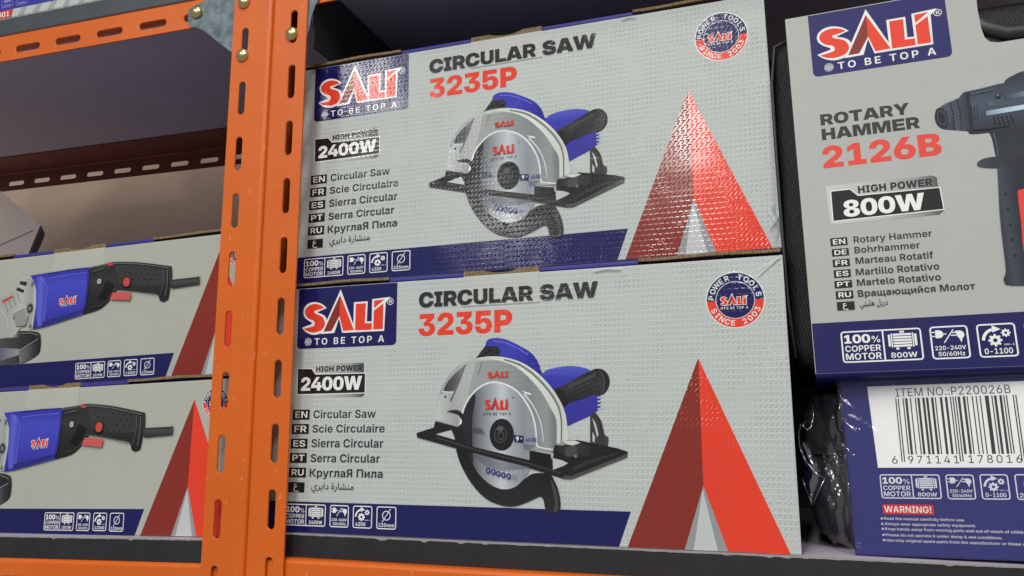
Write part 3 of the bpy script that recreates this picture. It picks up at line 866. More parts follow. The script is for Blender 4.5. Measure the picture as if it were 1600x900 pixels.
# ------------------------------------------------------------------ letter shapes (advance, outlines) in 1/1000 em
GLYPHS = {}
GLYPHS['K'] = {
 '%': (1018, '244,343 194,349 150,366 113,394 84,432 67,479 61,533 61,548 67,603 84,650 113,688 150,716 194,733 244,739 294,733 339,716 376,688 405,650 423,603 429,548 429,533 423,479 405,432 376,394 339,366 294,349;244,454 267,459 284,473 296,497 300,533 300,548 296,584 284,609 267,624 244,629 222,624 205,609 193,584 189,548 189,533 193,497 205,473 222,459;772,-12 723,-6 678,11 641,40 613,77 595,124 589,179 589,193 595,248 613,295 641,333 678,361 723,379 772,385 823,379 867,361 904,333 933,295 951,248 957,193 957,179 951,124 933,77 904,40 867,11 823,-6;772,100 795,104 813,118 824,143 828,179 828,193 824,230 813,255 795,270 772,274 750,270 733,255 722,230 718,193 718,179 722,143 733,118 750,104;196,0 696,728 821,728 321,0'),
 '0': (645, '322,-12 259,-7 203,8 154,34 112,68 78,111 51,163 32,223 20,289 17,363 20,437 32,504 51,564 78,616 112,659 154,694 203,719 259,734 322,739 386,734 442,719 491,694 533,659 567,616 594,564 613,504 624,437 628,363 624,289 613,223 594,163 567,111 533,68 491,33 442,8 386,-7;322,145 359,151 388,171 410,203 425,246 434,300 437,363 434,427 425,481 410,524 388,556 359,576 322,583 286,576 257,556 235,524 220,481 211,427 208,363 211,300 220,246 235,203 257,171 286,151'),
 '1': (645, '83,0 83,157 586,157 586,0;448,728 448,0 252,0 252,549 251,549 89,450 89,618 268,728'),
 '2': (645, '46,0 46,142 320,362 341,379 362,398 383,418 399,441 411,467 415,496 412,520 403,542 390,559 372,572 350,580 324,583 297,580 272,569 253,552 238,529 228,500 225,465 39,465 43,519 54,568 74,611 100,649 133,681 172,706 218,725 269,736 325,739 376,736 424,727 468,711 507,690 540,664 567,632 587,595 599,553 603,507 598,456 582,411 557,369 525,331 499,306 470,280 439,254 322,158 322,157 605,157 605,0'),
 '3': (645, '316,-12 253,-8 198,5 150,25 110,53 78,85 53,122 35,163 25,206 21,250 211,250 215,220 225,193 240,171 261,154 286,143 315,140 342,143 366,152 386,167 401,188 410,211 414,238 410,264 401,285 385,303 364,316 338,324 307,327 201,327 201,435 344,569 56,569 56,728 575,728 575,578 352,377 352,420 406,422 455,417 496,406 531,388 559,364 581,336 602,287 609,230 605,185 593,143 573,105 546,71 512,43 471,19 425,2 373,-8'),
 '4': (645, '9,141 9,294 305,728 502,728 208,291 208,290 636,290 636,141;364,0 364,188 364,255 364,453 551,453 551,0'),
 '5': (645, '320,-12 266,-8 217,1 173,18 133,40 100,69 73,103 51,142 38,186 31,234 219,234 222,208 232,185 248,165 269,150 294,141 321,138 349,141 374,151 394,167 409,188 418,214 421,244 418,274 408,301 393,323 373,340 349,350 321,354 287,349 258,337 236,318 223,293 42,293 62,728 567,728 567,569 240,569 230,452 231,452 257,471 287,485 322,494 360,497 408,492 454,478 497,455 535,425 567,389 591,347 607,300 612,250 608,201 596,156 576,115 548,78 514,47 474,22 428,3 376,-8'),
 '6': (645, '329,-10 273,-6 222,5 175,22 134,47 99,76 71,112 50,152 37,196 33,243 39,303 56,360 73,397 94,435 118,473 290,728 503,728 290,410 240,410 251,424 265,439 284,453 307,466 335,474 370,477 417,473 460,464 499,448 532,427 560,400 582,367 599,330 609,289 612,243 608,196 596,152 576,112 549,76 515,47 476,22 431,5 382,-6;322,141 350,144 374,154 395,169 410,190 420,215 423,243 420,271 410,296 395,317 374,333 350,342 322,346 294,342 270,333 250,317 234,296 224,271 221,243 224,215 234,190 250,169 270,154 294,144'),
 '7': (645, '102,0 387,562 52,562 52,728 592,728 592,569 305,0'),
 '8': (645, '322,-12 264,-9 211,0 163,14 122,34 87,58 58,87 30,138 21,197 27,244 44,285 72,319 111,346 158,365 213,377 213,376 164,387 123,405 89,430 64,461 48,497 43,540 52,596 78,645 105,672 137,696 176,714 220,728 269,736 322,739 376,737 426,728 470,715 508,696 541,673 567,646 592,597 601,540 596,497 581,461 556,430 522,405 481,388 431,376 431,377 487,365 534,346 572,319 600,285 618,244 624,197 614,138 586,87 558,58 522,34 481,14 433,0 380,-9;322,124 348,127 372,135 391,149 406,167 415,189 418,213 415,237 406,259 391,276 372,290 348,298 322,301 296,298 272,290 253,276 239,259 229,237 226,213 229,188 239,167 253,149 272,135 296,127;322,443 346,445 367,452 385,464 397,479 405,499 408,521 405,543 397,562 385,577 367,589 346,596 322,598 298,596 277,589 260,577 247,562 239,543 237,521 239,499 247,479 260,464 277,452 298,445'),
 '9': (645, '316,737 372,734 423,723 469,705 511,681 546,651 574,616 595,576 608,532 612,484 606,424 589,368 572,331 551,293 527,255 355,0 141,0 354,317 405,317 394,304 379,289 361,274 338,262 310,254 275,251 228,254 185,264 146,280 113,301 85,328 62,360 46,397 36,439 33,484 37,532 49,576 69,616 96,651 129,681 169,705 214,723 263,734;323,587 295,584 271,574 250,558 234,537 224,513 221,484 224,456 234,431 250,411 271,395 295,385 323,382 350,385 375,395 395,411 410,431 420,456 423,484 420,513 410,537 395,558 375,574 350,584'),
 'A': (764, '0,0 244,728 518,728 764,0 536,0 454,282 437,343 420,404 403,464 386,524 370,586 354,650 409,650 393,586 376,524 359,464 342,404 325,343 307,282 222,0;182,120 182,276 583,276 583,120'),
 'B': (650, '39,0 39,728 354,728 407,725 453,717 494,704 544,676 580,640 601,596 608,546 604,506 591,470 570,439 542,414 508,395 468,383 468,382 512,376 552,358 585,331 611,296 627,254 633,206 625,150 603,100 580,71 552,47 517,27 477,12 432,3 382,0;236,152 344,152 377,157 403,172 419,195 425,224 422,245 415,262 403,276 387,287 367,294 344,296 236,296;236,439 332,439 353,442 371,448 385,458 396,471 403,488 405,507 400,535 385,557 362,571 332,575 236,575'),
 'C': (729, '373,-12 309,-7 249,8 194,32 144,65 101,108 66,159 40,219 25,287 20,363 25,440 40,509 66,569 101,620 144,663 194,696 249,720 309,734 373,739 440,734 501,719 539,703 573,684 604,661 632,634 656,604 676,570 692,534 704,495 711,453 506,453 500,478 491,500 479,518 463,534 445,547 425,556 402,562 377,563 331,558 294,540 264,511 242,472 229,422 225,363 229,305 242,255 263,216 293,188 331,170 377,164 402,166 425,171 445,180 463,193 478,209 490,228 500,249 506,273 711,273 704,232 692,193 676,156 656,123 632,93 604,66 573,43 539,24 501,9 440,-7'),
 'E': (632, '39,0 39,728 603,728 603,556 242,556 242,446 575,446 575,280 242,280 242,172 603,172 603,0'),
 'G': (740, '377,-12 308,-7 245,9 188,34 139,69 97,112 64,164 39,224 24,290 20,363 25,440 40,509 66,569 101,620 144,663 194,696 249,720 309,734 373,739 438,735 498,721 536,707 570,689 602,667 630,642 654,615 675,584 697,533 708,477 500,477 495,496 487,513 477,528 463,541 447,550 428,558 406,562 381,563 334,558 295,540 265,512 242,473 229,423 225,363 229,304 243,254 265,215 296,187 336,170 384,164 423,167 456,177 481,192 500,212 511,237 515,265 557,261 383,261 383,406 713,406 713,301 708,241 694,186 671,136 639,93 600,56 553,27 500,6 441,-7'),
 'H': (727, '39,0 39,728 242,728 242,456 484,456 484,728 688,728 688,0 484,0 484,284 242,284 242,0'),
 'I': (437, '24,0 24,159 117,159 117,568 24,568 24,728 412,728 412,568 320,568 320,159 412,159 412,0'),
 'L': (575, '39,0 39,728 242,728 242,172 556,172 556,0'),
 'M': (925, '39,0 39,728 343,728 408,500 417,467 428,428 439,385 451,340 462,294 473,251 482,212 489,180 437,180 444,212 453,251 464,294 475,340 487,385 498,428 508,467 517,500 582,728 886,728 886,0 687,0 687,281 687,310 688,346 689,387 690,432 692,479 693,527 694,574 694,617 717,617 707,574 695,528 683,480 671,433 659,388 648,347 638,311 629,281 545,0 381,0 295,281 286,311 276,347 264,388 252,433 240,480 228,528 216,574 205,617 230,617 231,574 232,527 233,479 234,432 236,387 237,346 238,310 238,281 238,0'),
 'O': (746, '373,-12 309,-7 249,8 194,32 144,65 101,108 66,159 40,219 25,287 20,363 25,440 40,509 66,569 101,620 144,663 194,696 249,720 309,734 373,739 437,734 497,720 552,696 602,663 644,620 679,569 706,509 721,440 727,363 721,287 706,218 679,158 644,107 602,65 552,31 497,7 437,-7;373,164 417,170 454,188 483,217 504,256 517,305 521,363 517,422 504,471 483,511 454,540 417,558 373,563 329,558 292,540 263,511 242,471 229,422 225,363 229,305 242,256 263,217 292,188 329,170'),
 'P': (648, '39,0 39,728 348,728 403,724 454,714 499,697 538,673 570,644 596,609 616,568 627,523 631,474 627,424 616,379 596,339 570,304 538,274 499,251 454,234 403,223 348,220 156,220 156,387 333,387 362,389 386,397 406,410 420,428 430,449 433,474 430,499 420,520 406,537 386,550 362,558 333,561 242,561 242,0'),
 'R': (666, '39,0 39,728 348,728 403,724 454,714 499,697 538,673 570,644 596,609 616,568 627,523 631,474 627,425 615,382 595,343 568,309 534,280 493,258 447,241 395,231 337,228 164,228 164,385 333,385 362,388 386,396 406,409 420,427 430,449 433,474 430,499 420,520 406,538 386,551 362,560 333,562 242,562 242,0;442,0 284,330 491,330 653,0'),
 'S': (685, '344,-12 280,-8 223,1 173,18 131,40 95,69 67,104 47,144 35,191 31,242 223,242 228,215 240,192 258,173 282,160 312,151 346,148 376,150 402,156 424,166 440,179 450,195 453,212 450,229 440,243 424,255 401,266 371,275 334,284 262,297 197,315 143,339 101,372 70,411 51,456 45,507 49,551 62,592 83,628 111,661 146,688 187,710 234,726 286,736 342,739 400,736 452,726 499,710 539,688 573,661 600,627 620,589 633,545 639,497 452,497 442,531 420,557 387,574 346,579 319,577 296,571 276,562 261,549 252,534 249,517 252,500 260,487 275,475 296,466 323,457 357,450 416,439 474,426 524,409 565,389 598,365 623,337 640,305 650,269 654,228 650,179 638,136 617,98 590,65 554,38 512,16 462,1 406,-9'),
 'T': (656, '20,556 20,728 637,728 637,556 430,556 430,0 227,0 227,556'),
 'U': (705, '353,-12 292,-8 237,3 187,22 144,47 107,79 78,116 56,159 43,207 39,259 39,728 236,728 236,275 240,244 251,216 269,192 293,174 321,163 353,159 385,163 413,174 436,192 454,215 465,243 469,275 469,728 666,728 666,259 662,206 649,159 627,116 598,78 561,47 518,22 468,3 413,-8'),
 'W': (1037, '193,0 0,728 221,728 279,445 290,392 300,339 310,285 319,232 328,179 337,125 291,125 301,179 311,232 321,285 332,339 344,392 355,445 420,728 617,728 682,445 694,392 705,339 716,285 726,232 736,179 747,125 699,125 708,179 718,232 727,285 737,339 747,392 758,445 816,728 1037,728 844,0 621,0 539,336 529,379 518,432 510,472 500,518 489,570 548,570 537,518 527,472 519,432 509,379 499,336 416,0'),
 'Y': (730, '271,0 271,248 0,728 232,728 337,523 349,498 362,473 373,447 385,422 356,422 367,447 378,473 389,498 401,523 500,728 730,728 467,248 467,0'),
}
GLYPHS['B'] = {
 '!': (328, '100,231 91,728 237,728 227,231;164,-9 131,-3 105,14 87,39 81,70 87,102 105,128 131,144 164,150 197,144 223,128 241,102 246,70 241,39 223,14 197,-3'),
 '%': (1009, '251,385 204,391 165,407 135,432 113,465 99,502 95,543 95,581 100,622 113,660 136,692 166,718 205,734 251,739 297,734 336,718 366,692 388,660 401,622 406,581 406,543 401,502 388,464 366,432 335,407 297,391;251,470 279,475 297,493 306,517 309,543 309,581 306,608 297,632 280,650 251,656 222,650 204,632 195,607 191,581 191,543 195,517 204,493 222,475;758,-13 712,-8 673,9 643,34 621,66 607,104 603,145 603,183 607,224 621,262 643,294 674,319 713,335 758,341 805,335 844,319 874,294 896,262 909,224 914,183 914,145 909,104 896,66 874,34 843,8 805,-8;758,71 787,77 805,94 814,118 817,145 817,183 814,209 805,234 787,251 758,257 730,251 712,233 703,209 699,183 699,145 702,118 712,94 730,77;203,0 703,728 801,728 301,0'),
 '&': (666, '283,-11 235,-8 192,1 154,17 121,37 93,61 71,89 49,138 42,191 46,233 60,270 81,302 109,332 143,360 182,389 314,478 329,489 342,501 354,514 363,529 369,545 371,562 366,587 352,608 329,622 299,626 278,624 259,617 244,607 233,592 226,575 224,555 227,530 236,506 250,482 269,456 291,429 317,398 660,0 515,0 231,323 200,360 170,396 144,432 123,470 109,511 105,556 111,605 129,648 157,685 196,712 243,730 298,736 351,730 397,713 434,686 461,652 478,612 483,567 480,535 471,504 457,476 438,450 414,425 387,403 239,296 210,272 190,249 178,224 174,196 178,168 188,145 205,126 227,111 254,102 285,99 325,104 364,117 401,138 433,167 461,203 483,245 497,293 501,346 616,346 613,282 601,226 584,178 562,138 536,106 508,80 475,56 433,26 384,6 333,-7'),
 ',': (269, '33,-189 76,108 213,108 126,-189'),
 '-': (647, '487,356 487,247 158,247 158,356'),
 '.': (269, '135,-9 104,-3 78,15 60,40 54,72 60,103 78,129 104,146 135,152 167,146 193,129 210,103 216,72 210,40 193,15 167,-3'),
 '/': (383, '367,762 133,-109 15,-109 250,762'),
 '0': (647, '323,-10 267,-5 217,10 173,34 135,68 105,111 81,162 64,221 53,288 50,363 53,438 64,505 81,565 105,616 136,659 173,693 217,718 267,732 323,737 380,732 430,718 474,693 511,659 542,616 566,565 583,505 593,438 597,363 593,288 583,221 566,162 542,111 512,68 474,34 431,10 380,-5;323,105 365,113 400,134 427,170 446,221 454,262 459,310 461,363 459,418 454,465 446,507 427,557 400,594 365,616 323,623 281,616 247,594 220,557 201,507 192,465 187,418 186,363 187,310 192,262 201,221 220,170 247,134 281,113'),
 '1': (647, '91,0 91,112 574,112 574,0;420,728 420,0 283,0 283,605 279,605 110,485 110,614 270,728'),
 '2': (647, '74,0 74,99 329,345 360,378 387,407 408,434 423,461 432,488 435,517 431,549 420,575 401,597 378,613 349,622 317,626 284,622 256,611 232,594 215,571 204,542 201,508 69,508 73,552 83,593 101,629 125,661 154,687 189,709 228,725 272,734 319,737 366,734 410,725 449,710 484,689 513,664 537,635 560,583 568,525 564,485 553,445 531,404 497,358 467,323 430,284 385,240 265,120 265,114 578,114 578,0'),
 '3': (647, '314,-10 265,-7 220,2 178,16 141,36 109,60 83,89 56,140 45,200 184,200 191,173 205,149 225,130 251,117 282,108 315,105 350,109 382,118 408,135 427,157 440,185 444,219 440,251 428,279 408,304 379,323 342,336 296,340 220,340 220,434 389,608 389,613 81,613 81,728 558,728 558,627 319,389 319,417 370,420 417,415 460,402 497,382 528,357 553,326 578,272 587,212 583,169 571,131 551,95 525,65 492,39 454,18 411,3 365,-7'),
 '4': (647, '37,133 37,242 314,728 447,728 177,251 177,246 609,246 609,133;385,0 385,166 388,215 388,454 514,454 514,0'),
 '5': (647, '316,-10 270,-7 227,2 187,17 152,38 122,62 97,92 71,142 62,200 196,200 201,173 214,149 233,129 257,114 286,104 316,101 352,105 384,118 410,139 430,166 442,199 447,237 442,275 429,309 409,336 382,357 350,371 313,375 281,372 249,362 222,348 201,329 76,350 113,728 542,728 542,613 227,613 207,423 211,423 236,446 269,464 308,476 352,480 399,476 443,462 482,441 515,412 543,377 563,336 576,290 580,240 577,193 566,150 547,111 522,76 491,47 454,22 412,5 366,-6'),
 '6': (647, '325,-10 279,-6 236,3 195,20 159,42 128,70 103,104 83,143 72,187 68,235 74,291 91,348 109,388 133,432 163,480 331,728 471,728 240,389 206,389 219,406 238,423 261,438 289,450 320,457 354,460 417,453 472,432 503,412 529,386 550,355 572,300 579,235 575,189 564,146 546,107 521,73 491,44 456,21 416,4 372,-6;324,100 359,104 389,117 414,137 433,164 445,196 449,232 445,269 433,301 414,327 389,347 359,360 324,364 290,360 260,347 234,327 215,301 203,269 199,233 203,197 215,164 234,138 260,117 290,104'),
 '7': (647, '123,0 430,608 430,613 73,613 73,728 573,728 573,610 266,0'),
 '8': (647, '323,-10 272,-7 224,2 181,17 143,37 111,61 85,90 58,139 50,195 55,239 70,279 94,314 125,343 162,364 203,376 203,381 152,401 111,438 85,487 76,542 84,595 108,643 132,670 161,693 196,712 235,726 277,734 323,737 369,734 411,726 450,712 485,693 514,670 538,642 562,595 570,542 561,487 535,438 494,401 443,381 443,376 484,364 521,343 552,314 576,279 592,239 597,195 588,139 562,90 535,61 503,37 465,17 421,2 374,-7;323,95 360,98 392,109 418,125 438,148 450,175 454,205 450,237 437,265 417,288 390,306 359,317 323,321 287,317 255,306 229,289 209,265 196,237 192,205 196,175 208,148 227,125 254,109 286,98;323,424 354,427 381,437 403,453 421,474 432,499 435,528 432,557 421,582 404,602 381,617 354,627 323,630 292,627 264,617 242,602 225,582 214,557 210,528 214,499 225,474 242,453 265,437 292,428'),
 '9': (647, '321,737 368,734 411,724 451,708 487,685 518,657 544,623 563,585 575,541 579,493 573,436 556,379 538,339 513,295 483,248 315,0 175,0 406,339 440,339 427,321 409,304 385,290 358,278 326,270 292,268 229,275 175,295 144,316 118,342 96,373 75,428 68,493 72,539 82,582 101,620 125,654 156,683 191,706 231,724 275,734;322,628 288,623 258,610 233,590 213,563 201,532 197,495 201,459 213,427 233,400 258,380 288,368 322,363 357,368 387,380 412,400 431,427 443,458 447,494 443,531 431,563 412,590 387,610 357,623'),
 ':': (269, '135,-9 104,-3 78,15 60,40 54,72 60,103 78,129 104,146 135,152 167,146 193,129 210,103 216,72 210,40 193,15 167,-3;135,360 104,366 78,383 60,409 54,440 60,472 78,498 104,515 135,521 167,515 193,498 210,472 216,440 210,409 193,383 167,366'),
 'A': (735, '24,0 276,728 454,728 711,0 559,0 435,367 422,410 408,457 394,506 380,559 365,617 349,678 378,678 362,616 348,559 334,505 321,455 308,409 295,367 175,0;175,176 175,285 560,285 560,176'),
 'B': (660, '70,0 70,728 353,728 403,725 447,717 485,703 531,674 563,636 583,591 590,540 585,499 573,464 553,435 527,412 496,395 461,384 461,377 500,370 537,353 569,327 595,293 612,250 618,199 611,145 590,97 569,69 541,46 508,26 468,12 422,3 369,0;208,115 345,115 405,121 446,141 469,172 477,211 473,241 462,268 443,290 417,308 386,318 349,322 208,322;208,419 334,419 366,422 394,431 418,446 436,466 448,491 451,520 444,557 422,587 386,607 337,614 208,614'),
 'C': (738, '383,-10 322,-5 264,10 212,34 165,68 125,111 92,162 68,222 53,289 49,363 53,438 68,506 93,565 125,617 165,659 212,693 265,718 322,732 383,737 442,733 497,720 546,699 590,670 628,634 658,590 680,540 693,483 553,483 546,512 533,539 516,561 496,580 472,595 446,606 417,612 386,614 331,607 283,585 255,562 232,534 213,500 199,460 190,414 188,363 190,312 199,266 213,226 232,192 255,164 283,142 331,120 385,113 416,116 445,122 472,133 496,148 516,167 533,189 546,215 554,245 693,245 682,195 662,147 634,104 597,66 554,34 504,10 447,-5'),
 'D': (722, '320,0 134,0 134,119 314,119 360,122 401,131 437,146 467,167 492,194 512,227 526,266 534,312 537,364 534,416 526,462 512,501 492,534 468,561 438,582 383,602 316,608 131,608 131,728 324,728 393,723 456,708 511,684 559,651 599,609 631,559 655,501 669,436 673,364 669,292 655,227 631,169 599,119 559,77 510,44 454,19 391,5;208,728 208,0 70,0 70,728'),
 'E': (606, '70,0 70,728 549,728 549,612 208,612 208,424 523,424 523,311 208,311 208,115 550,115 550,0'),
 'F': (588, '70,0 70,728 541,728 541,612 208,612 208,400 509,400 509,286 208,286 208,0'),
 'G': (750, '388,-10 323,-5 264,10 210,36 163,70 124,113 91,164 68,224 53,290 49,363 53,438 68,505 93,564 126,616 166,659 213,693 265,717 322,732 384,737 442,733 497,720 546,698 590,669 627,634 657,592 679,546 692,494 551,494 541,521 528,544 512,565 492,582 470,596 444,606 416,612 386,614 331,607 283,585 256,563 232,535 213,500 199,460 190,415 188,364 190,313 199,268 213,228 232,194 255,165 283,143 332,121 388,113 439,118 482,134 517,159 543,192 559,233 565,281 595,276 401,276 401,383 698,383 698,295 694,235 681,180 658,132 628,90 592,55 548,27 499,7 446,-6'),
 'H': (746, '70,0 70,728 208,728 208,430 538,430 538,728 676,728 676,0 538,0 538,314 208,314 208,0'),
 'I': (469, '38,0 38,115 166,115 166,612 38,612 38,728 432,728 432,612 304,612 304,115 432,115 432,0'),
 'K': (710, '171,173 171,302 194,339 216,375 239,408 264,442 291,476 322,513 508,728 678,728 370,377 359,380;70,0 70,728 208,728 208,519 206,339 208,272 208,0;521,0 296,337 383,440 684,0'),
 'L': (565, '70,0 70,728 208,728 208,115 526,115 526,0'),
 'M': (926, '70,0 70,728 280,728 410,369 417,344 426,312 435,276 445,237 454,198 463,159 471,124 477,93 450,93 457,123 464,158 473,197 482,236 492,275 501,311 510,343 518,369 646,728 856,728 856,0 718,0 718,358 718,384 719,415 719,451 720,489 721,528 722,568 723,607 724,644 733,644 723,604 712,563 701,522 689,483 678,445 668,411 658,382 650,358 521,0 405,0 274,358 266,381 257,411 246,444 235,481 224,521 212,562 201,603 189,644 201,644 201,609 202,571 203,531 204,491 205,453 206,417 206,385 206,358 206,0'),
 'N': (760, '70,0 70,728 225,728 468,340 485,312 502,281 520,247 539,210 558,168 577,121 562,121 558,163 556,207 553,250 551,291 550,328 550,359 550,728 690,728 690,0 535,0 315,350 294,386 274,420 254,457 233,497 217,528 200,562 181,600 199,600 202,548 205,499 207,453 209,413 210,378 211,350 211,0'),
 'O': (769, '385,-10 323,-5 266,10 213,34 166,68 126,111 93,162 68,222 54,289 49,363 54,438 68,506 93,565 126,617 166,659 213,693 266,718 323,732 385,737 447,732 504,718 557,693 604,659 644,617 677,565 701,506 716,438 721,363 716,289 701,221 677,162 644,111 604,68 557,34 504,10 447,-5;385,113 440,120 487,142 515,164 538,192 557,227 571,267 579,312 582,363 579,415 571,461 557,501 538,535 515,563 487,586 440,607 385,614 330,607 282,585 255,563 232,535 213,501 199,460 190,415 188,363 190,312 199,267 213,227 232,193 255,164 282,142 330,121'),
 'P': (646, '70,0 70,728 347,728 400,724 447,714 488,696 523,673 552,644 575,610 592,572 601,530 605,485 601,439 591,398 575,360 552,326 522,297 487,274 445,257 398,246 344,243 163,243 163,355 325,355 368,359 403,372 430,392 449,418 460,449 463,485 460,521 449,552 430,577 403,597 368,609 324,613 208,613 208,0'),
 'R': (654, '70,0 70,728 347,728 400,724 447,715 488,698 523,676 552,649 575,616 592,579 601,538 605,493 601,448 591,408 575,371 552,339 522,313 487,292 445,276 398,267 344,264 151,264 151,377 325,377 368,381 403,391 430,407 449,430 460,459 463,493 460,529 449,558 430,582 403,599 368,609 324,613 208,613 208,0;478,0 301,330 451,330 631,0'),
 'S': (652, '330,-11 276,-8 226,1 181,16 142,36 109,62 83,93 63,130 50,172 44,219 179,219 187,184 203,156 226,134 256,119 290,109 329,106 368,109 402,119 431,134 452,154 465,178 470,206 466,231 454,251 435,268 409,282 377,293 340,304 259,325 202,343 155,366 116,395 87,431 70,472 64,521 73,582 99,635 125,665 157,690 195,710 237,725 283,734 333,737 383,734 429,725 471,710 508,690 538,665 563,635 589,584 598,525 465,525 452,565 424,596 383,614 331,621 294,618 263,609 238,595 219,576 208,554 204,530 209,503 222,482 242,465 268,452 296,441 325,433 392,416 434,404 474,389 510,370 543,347 570,320 590,287 603,249 608,205 600,145 575,92 550,62 518,36 480,16 436,1 386,-8'),
 'T': (663, '39,612 39,728 624,728 624,612 401,612 401,0 263,0 263,612'),
 'U': (734, '367,-10 310,-7 258,4 211,23 170,48 135,79 107,116 87,158 74,204 70,254 70,728 208,728 208,265 213,223 228,186 252,155 283,132 322,117 367,112 413,117 452,132 483,155 507,186 521,223 526,265 526,728 664,728 664,254 660,204 648,158 627,116 599,79 565,48 523,23 476,4 424,-7'),
 'V': (735, '282,0 24,728 176,728 300,360 313,318 327,273 341,223 355,171 370,114 386,53 357,53 372,115 387,172 401,224 414,273 427,318 440,360 560,728 711,728 459,0'),
 'W': (1027, '220,0 24,728 173,728 264,352 274,308 282,261 291,212 299,164 307,116 315,69 292,69 300,116 309,164 317,212 326,261 336,308 346,352 441,728 586,728 680,352 691,308 700,261 709,212 718,164 727,116 735,69 711,69 719,116 727,164 736,212 744,261 753,308 763,352 853,728 1003,728 807,0 649,0 547,390 537,430 528,472 521,517 513,563 505,611 497,660 530,660 521,612 513,566 506,520 499,476 490,432 480,390 378,0'),
 'Z': (657, '58,0 58,84 359,515 386,552 416,589 447,626 479,663 490,618 442,615 393,613 345,612 297,612 56,612 56,728 600,728 600,643 304,220 275,181 244,142 211,103 178,65 167,109 217,113 267,115 317,115 366,115 601,115 601,0'),
 'a': (577, '218,-11 169,-6 125,8 88,31 59,63 41,104 36,153 40,195 53,230 73,257 99,278 130,294 166,306 203,314 243,320 286,324 320,329 345,334 363,342 373,353 377,368 377,371 374,395 366,414 353,430 335,441 313,448 285,451 257,448 233,441 212,431 196,417 184,401 175,384 51,408 71,452 100,488 137,516 181,536 230,549 285,553 326,550 366,543 404,530 439,512 469,487 492,454 506,414 511,366 511,0 383,0 383,75 378,75 363,52 344,32 320,14 291,1 257,-8;254,87 289,90 319,101 344,119 362,141 374,167 378,196 378,258 369,253 357,249 342,245 325,241 308,238 291,236 275,234 262,232 236,227 212,219 193,209 178,195 169,177 165,156 168,135 177,118 191,104 208,95 230,89'),
 'b': (627, '361,-10 319,-6 284,6 256,23 234,44 217,66 205,87 198,87 198,0 65,0 65,728 200,728 200,455 205,455 217,476 233,498 255,519 283,537 318,549 361,553 421,545 474,521 505,496 532,465 555,426 571,381 581,330 585,272 581,215 572,164 555,119 534,80 507,49 476,23 421,-1;322,100 360,106 391,122 415,149 432,184 443,225 447,272 443,319 433,361 415,395 391,421 360,438 322,443 285,438 254,422 230,397 212,363 201,321 197,272 201,224 212,182 230,148 254,122 285,105'),
 'c': (585, '305,-11 254,-7 207,5 165,24 129,51 99,84 74,123 56,168 46,217 42,270 46,325 56,374 74,419 99,458 129,491 165,517 207,537 254,549 305,553 350,550 392,541 429,526 463,506 491,481 514,451 532,416 543,377 418,352 412,372 403,390 392,406 379,420 364,430 347,438 328,443 306,445 268,439 236,422 211,396 193,360 183,318 179,271 183,224 193,182 211,147 236,120 268,103 306,97 328,99 347,104 365,112 380,123 394,137 405,154 413,172 419,193 545,168 533,129 516,94 492,63 464,37 430,16 392,1 350,-8'),
 'd': (627, '266,-10 205,-1 151,23 120,49 93,80 71,119 55,164 45,215 42,272 45,330 55,381 72,426 94,465 121,496 153,521 206,545 265,553 309,549 344,537 372,519 393,498 410,476 421,455 427,455 427,728 561,728 561,0 429,0 429,87 421,87 409,66 393,44 371,23 343,6 308,-6;305,100 342,105 372,122 397,148 415,182 426,224 429,272 426,321 415,363 397,397 373,422 342,438 305,443 267,438 236,421 212,395 194,361 184,319 180,272 184,225 194,184 212,149 236,122 267,106'),
 'e': (593, '309,-11 256,-7 209,4 166,24 129,50 99,82 74,121 56,165 45,215 42,270 45,324 56,373 74,418 98,457 128,490 164,517 205,537 251,549 301,553 351,549 398,536 441,515 478,486 510,447 533,400 548,343 553,277 553,236 102,236 102,325 487,325 424,300 420,342 410,378 393,408 369,430 339,444 302,449 264,444 233,430 208,408 190,379 179,345 176,308 176,246 180,200 192,162 213,132 240,110 273,97 311,93 336,95 360,101 380,110 398,124 412,141 422,161 545,137 527,95 500,59 463,30 419,8 367,-6'),
 'f': (392, '359,546 359,442 10,442 10,546;108,0 108,594 114,645 131,687 158,720 193,743 235,757 281,762 313,760 342,756 365,751 381,747 355,643 346,646 335,648 322,650 307,651 277,647 257,634 246,614 243,586 243,0'),
 'g': (628, '304,-216 241,-212 188,-199 143,-179 107,-153 80,-122 63,-86 178,-49 187,-65 200,-80 218,-94 240,-105 268,-113 303,-115 355,-109 395,-89 421,-54 429,-5 429,97 418,97 407,77 391,56 369,37 342,22 308,11 266,8 206,15 153,37 121,60 94,90 72,126 55,169 45,218 42,274 45,331 55,382 72,427 95,465 122,496 153,521 207,545 266,553 310,549 345,537 373,519 395,498 412,476 424,455 430,455 430,546 563,546 563,1 559,-45 548,-86 529,-120 504,-150 473,-174 437,-192 396,-205 352,-213;305,113 342,117 373,132 397,156 415,188 426,228 430,275 426,323 415,363 398,397 373,422 342,438 305,443 267,438 236,421 212,395 194,362 184,321 180,275 184,229 194,189 212,157 237,133 268,118'),
 'h': (616, '200,318 200,0 65,0 65,728 198,728 198,410 185,410 203,453 225,489 252,516 302,544 364,553 417,547 462,528 500,499 528,458 545,407 551,347 551,0 416,0 416,325 409,373 388,409 356,431 312,439 282,435 254,425 232,407 215,384 204,354'),
 'i': (265, '65,0 65,546 200,546 200,0;133,621 104,626 79,642 62,665 56,692 62,720 79,743 104,759 133,764 162,759 187,744 204,720 209,692 204,665 187,642 162,626'),
 'k': (574, '188,167 188,330 209,330 399,546 556,546 317,275 287,275;65,0 65,728 200,728 200,0;407,0 234,245 325,340 568,0'),
 'l': (302, '220,-3 172,0 133,12 103,32 75,76 65,138 65,728 200,728 200,158 202,134 209,117 222,108 241,104 252,105 260,105 267,106 272,108 294,8 281,4 263,0 242,-3'),
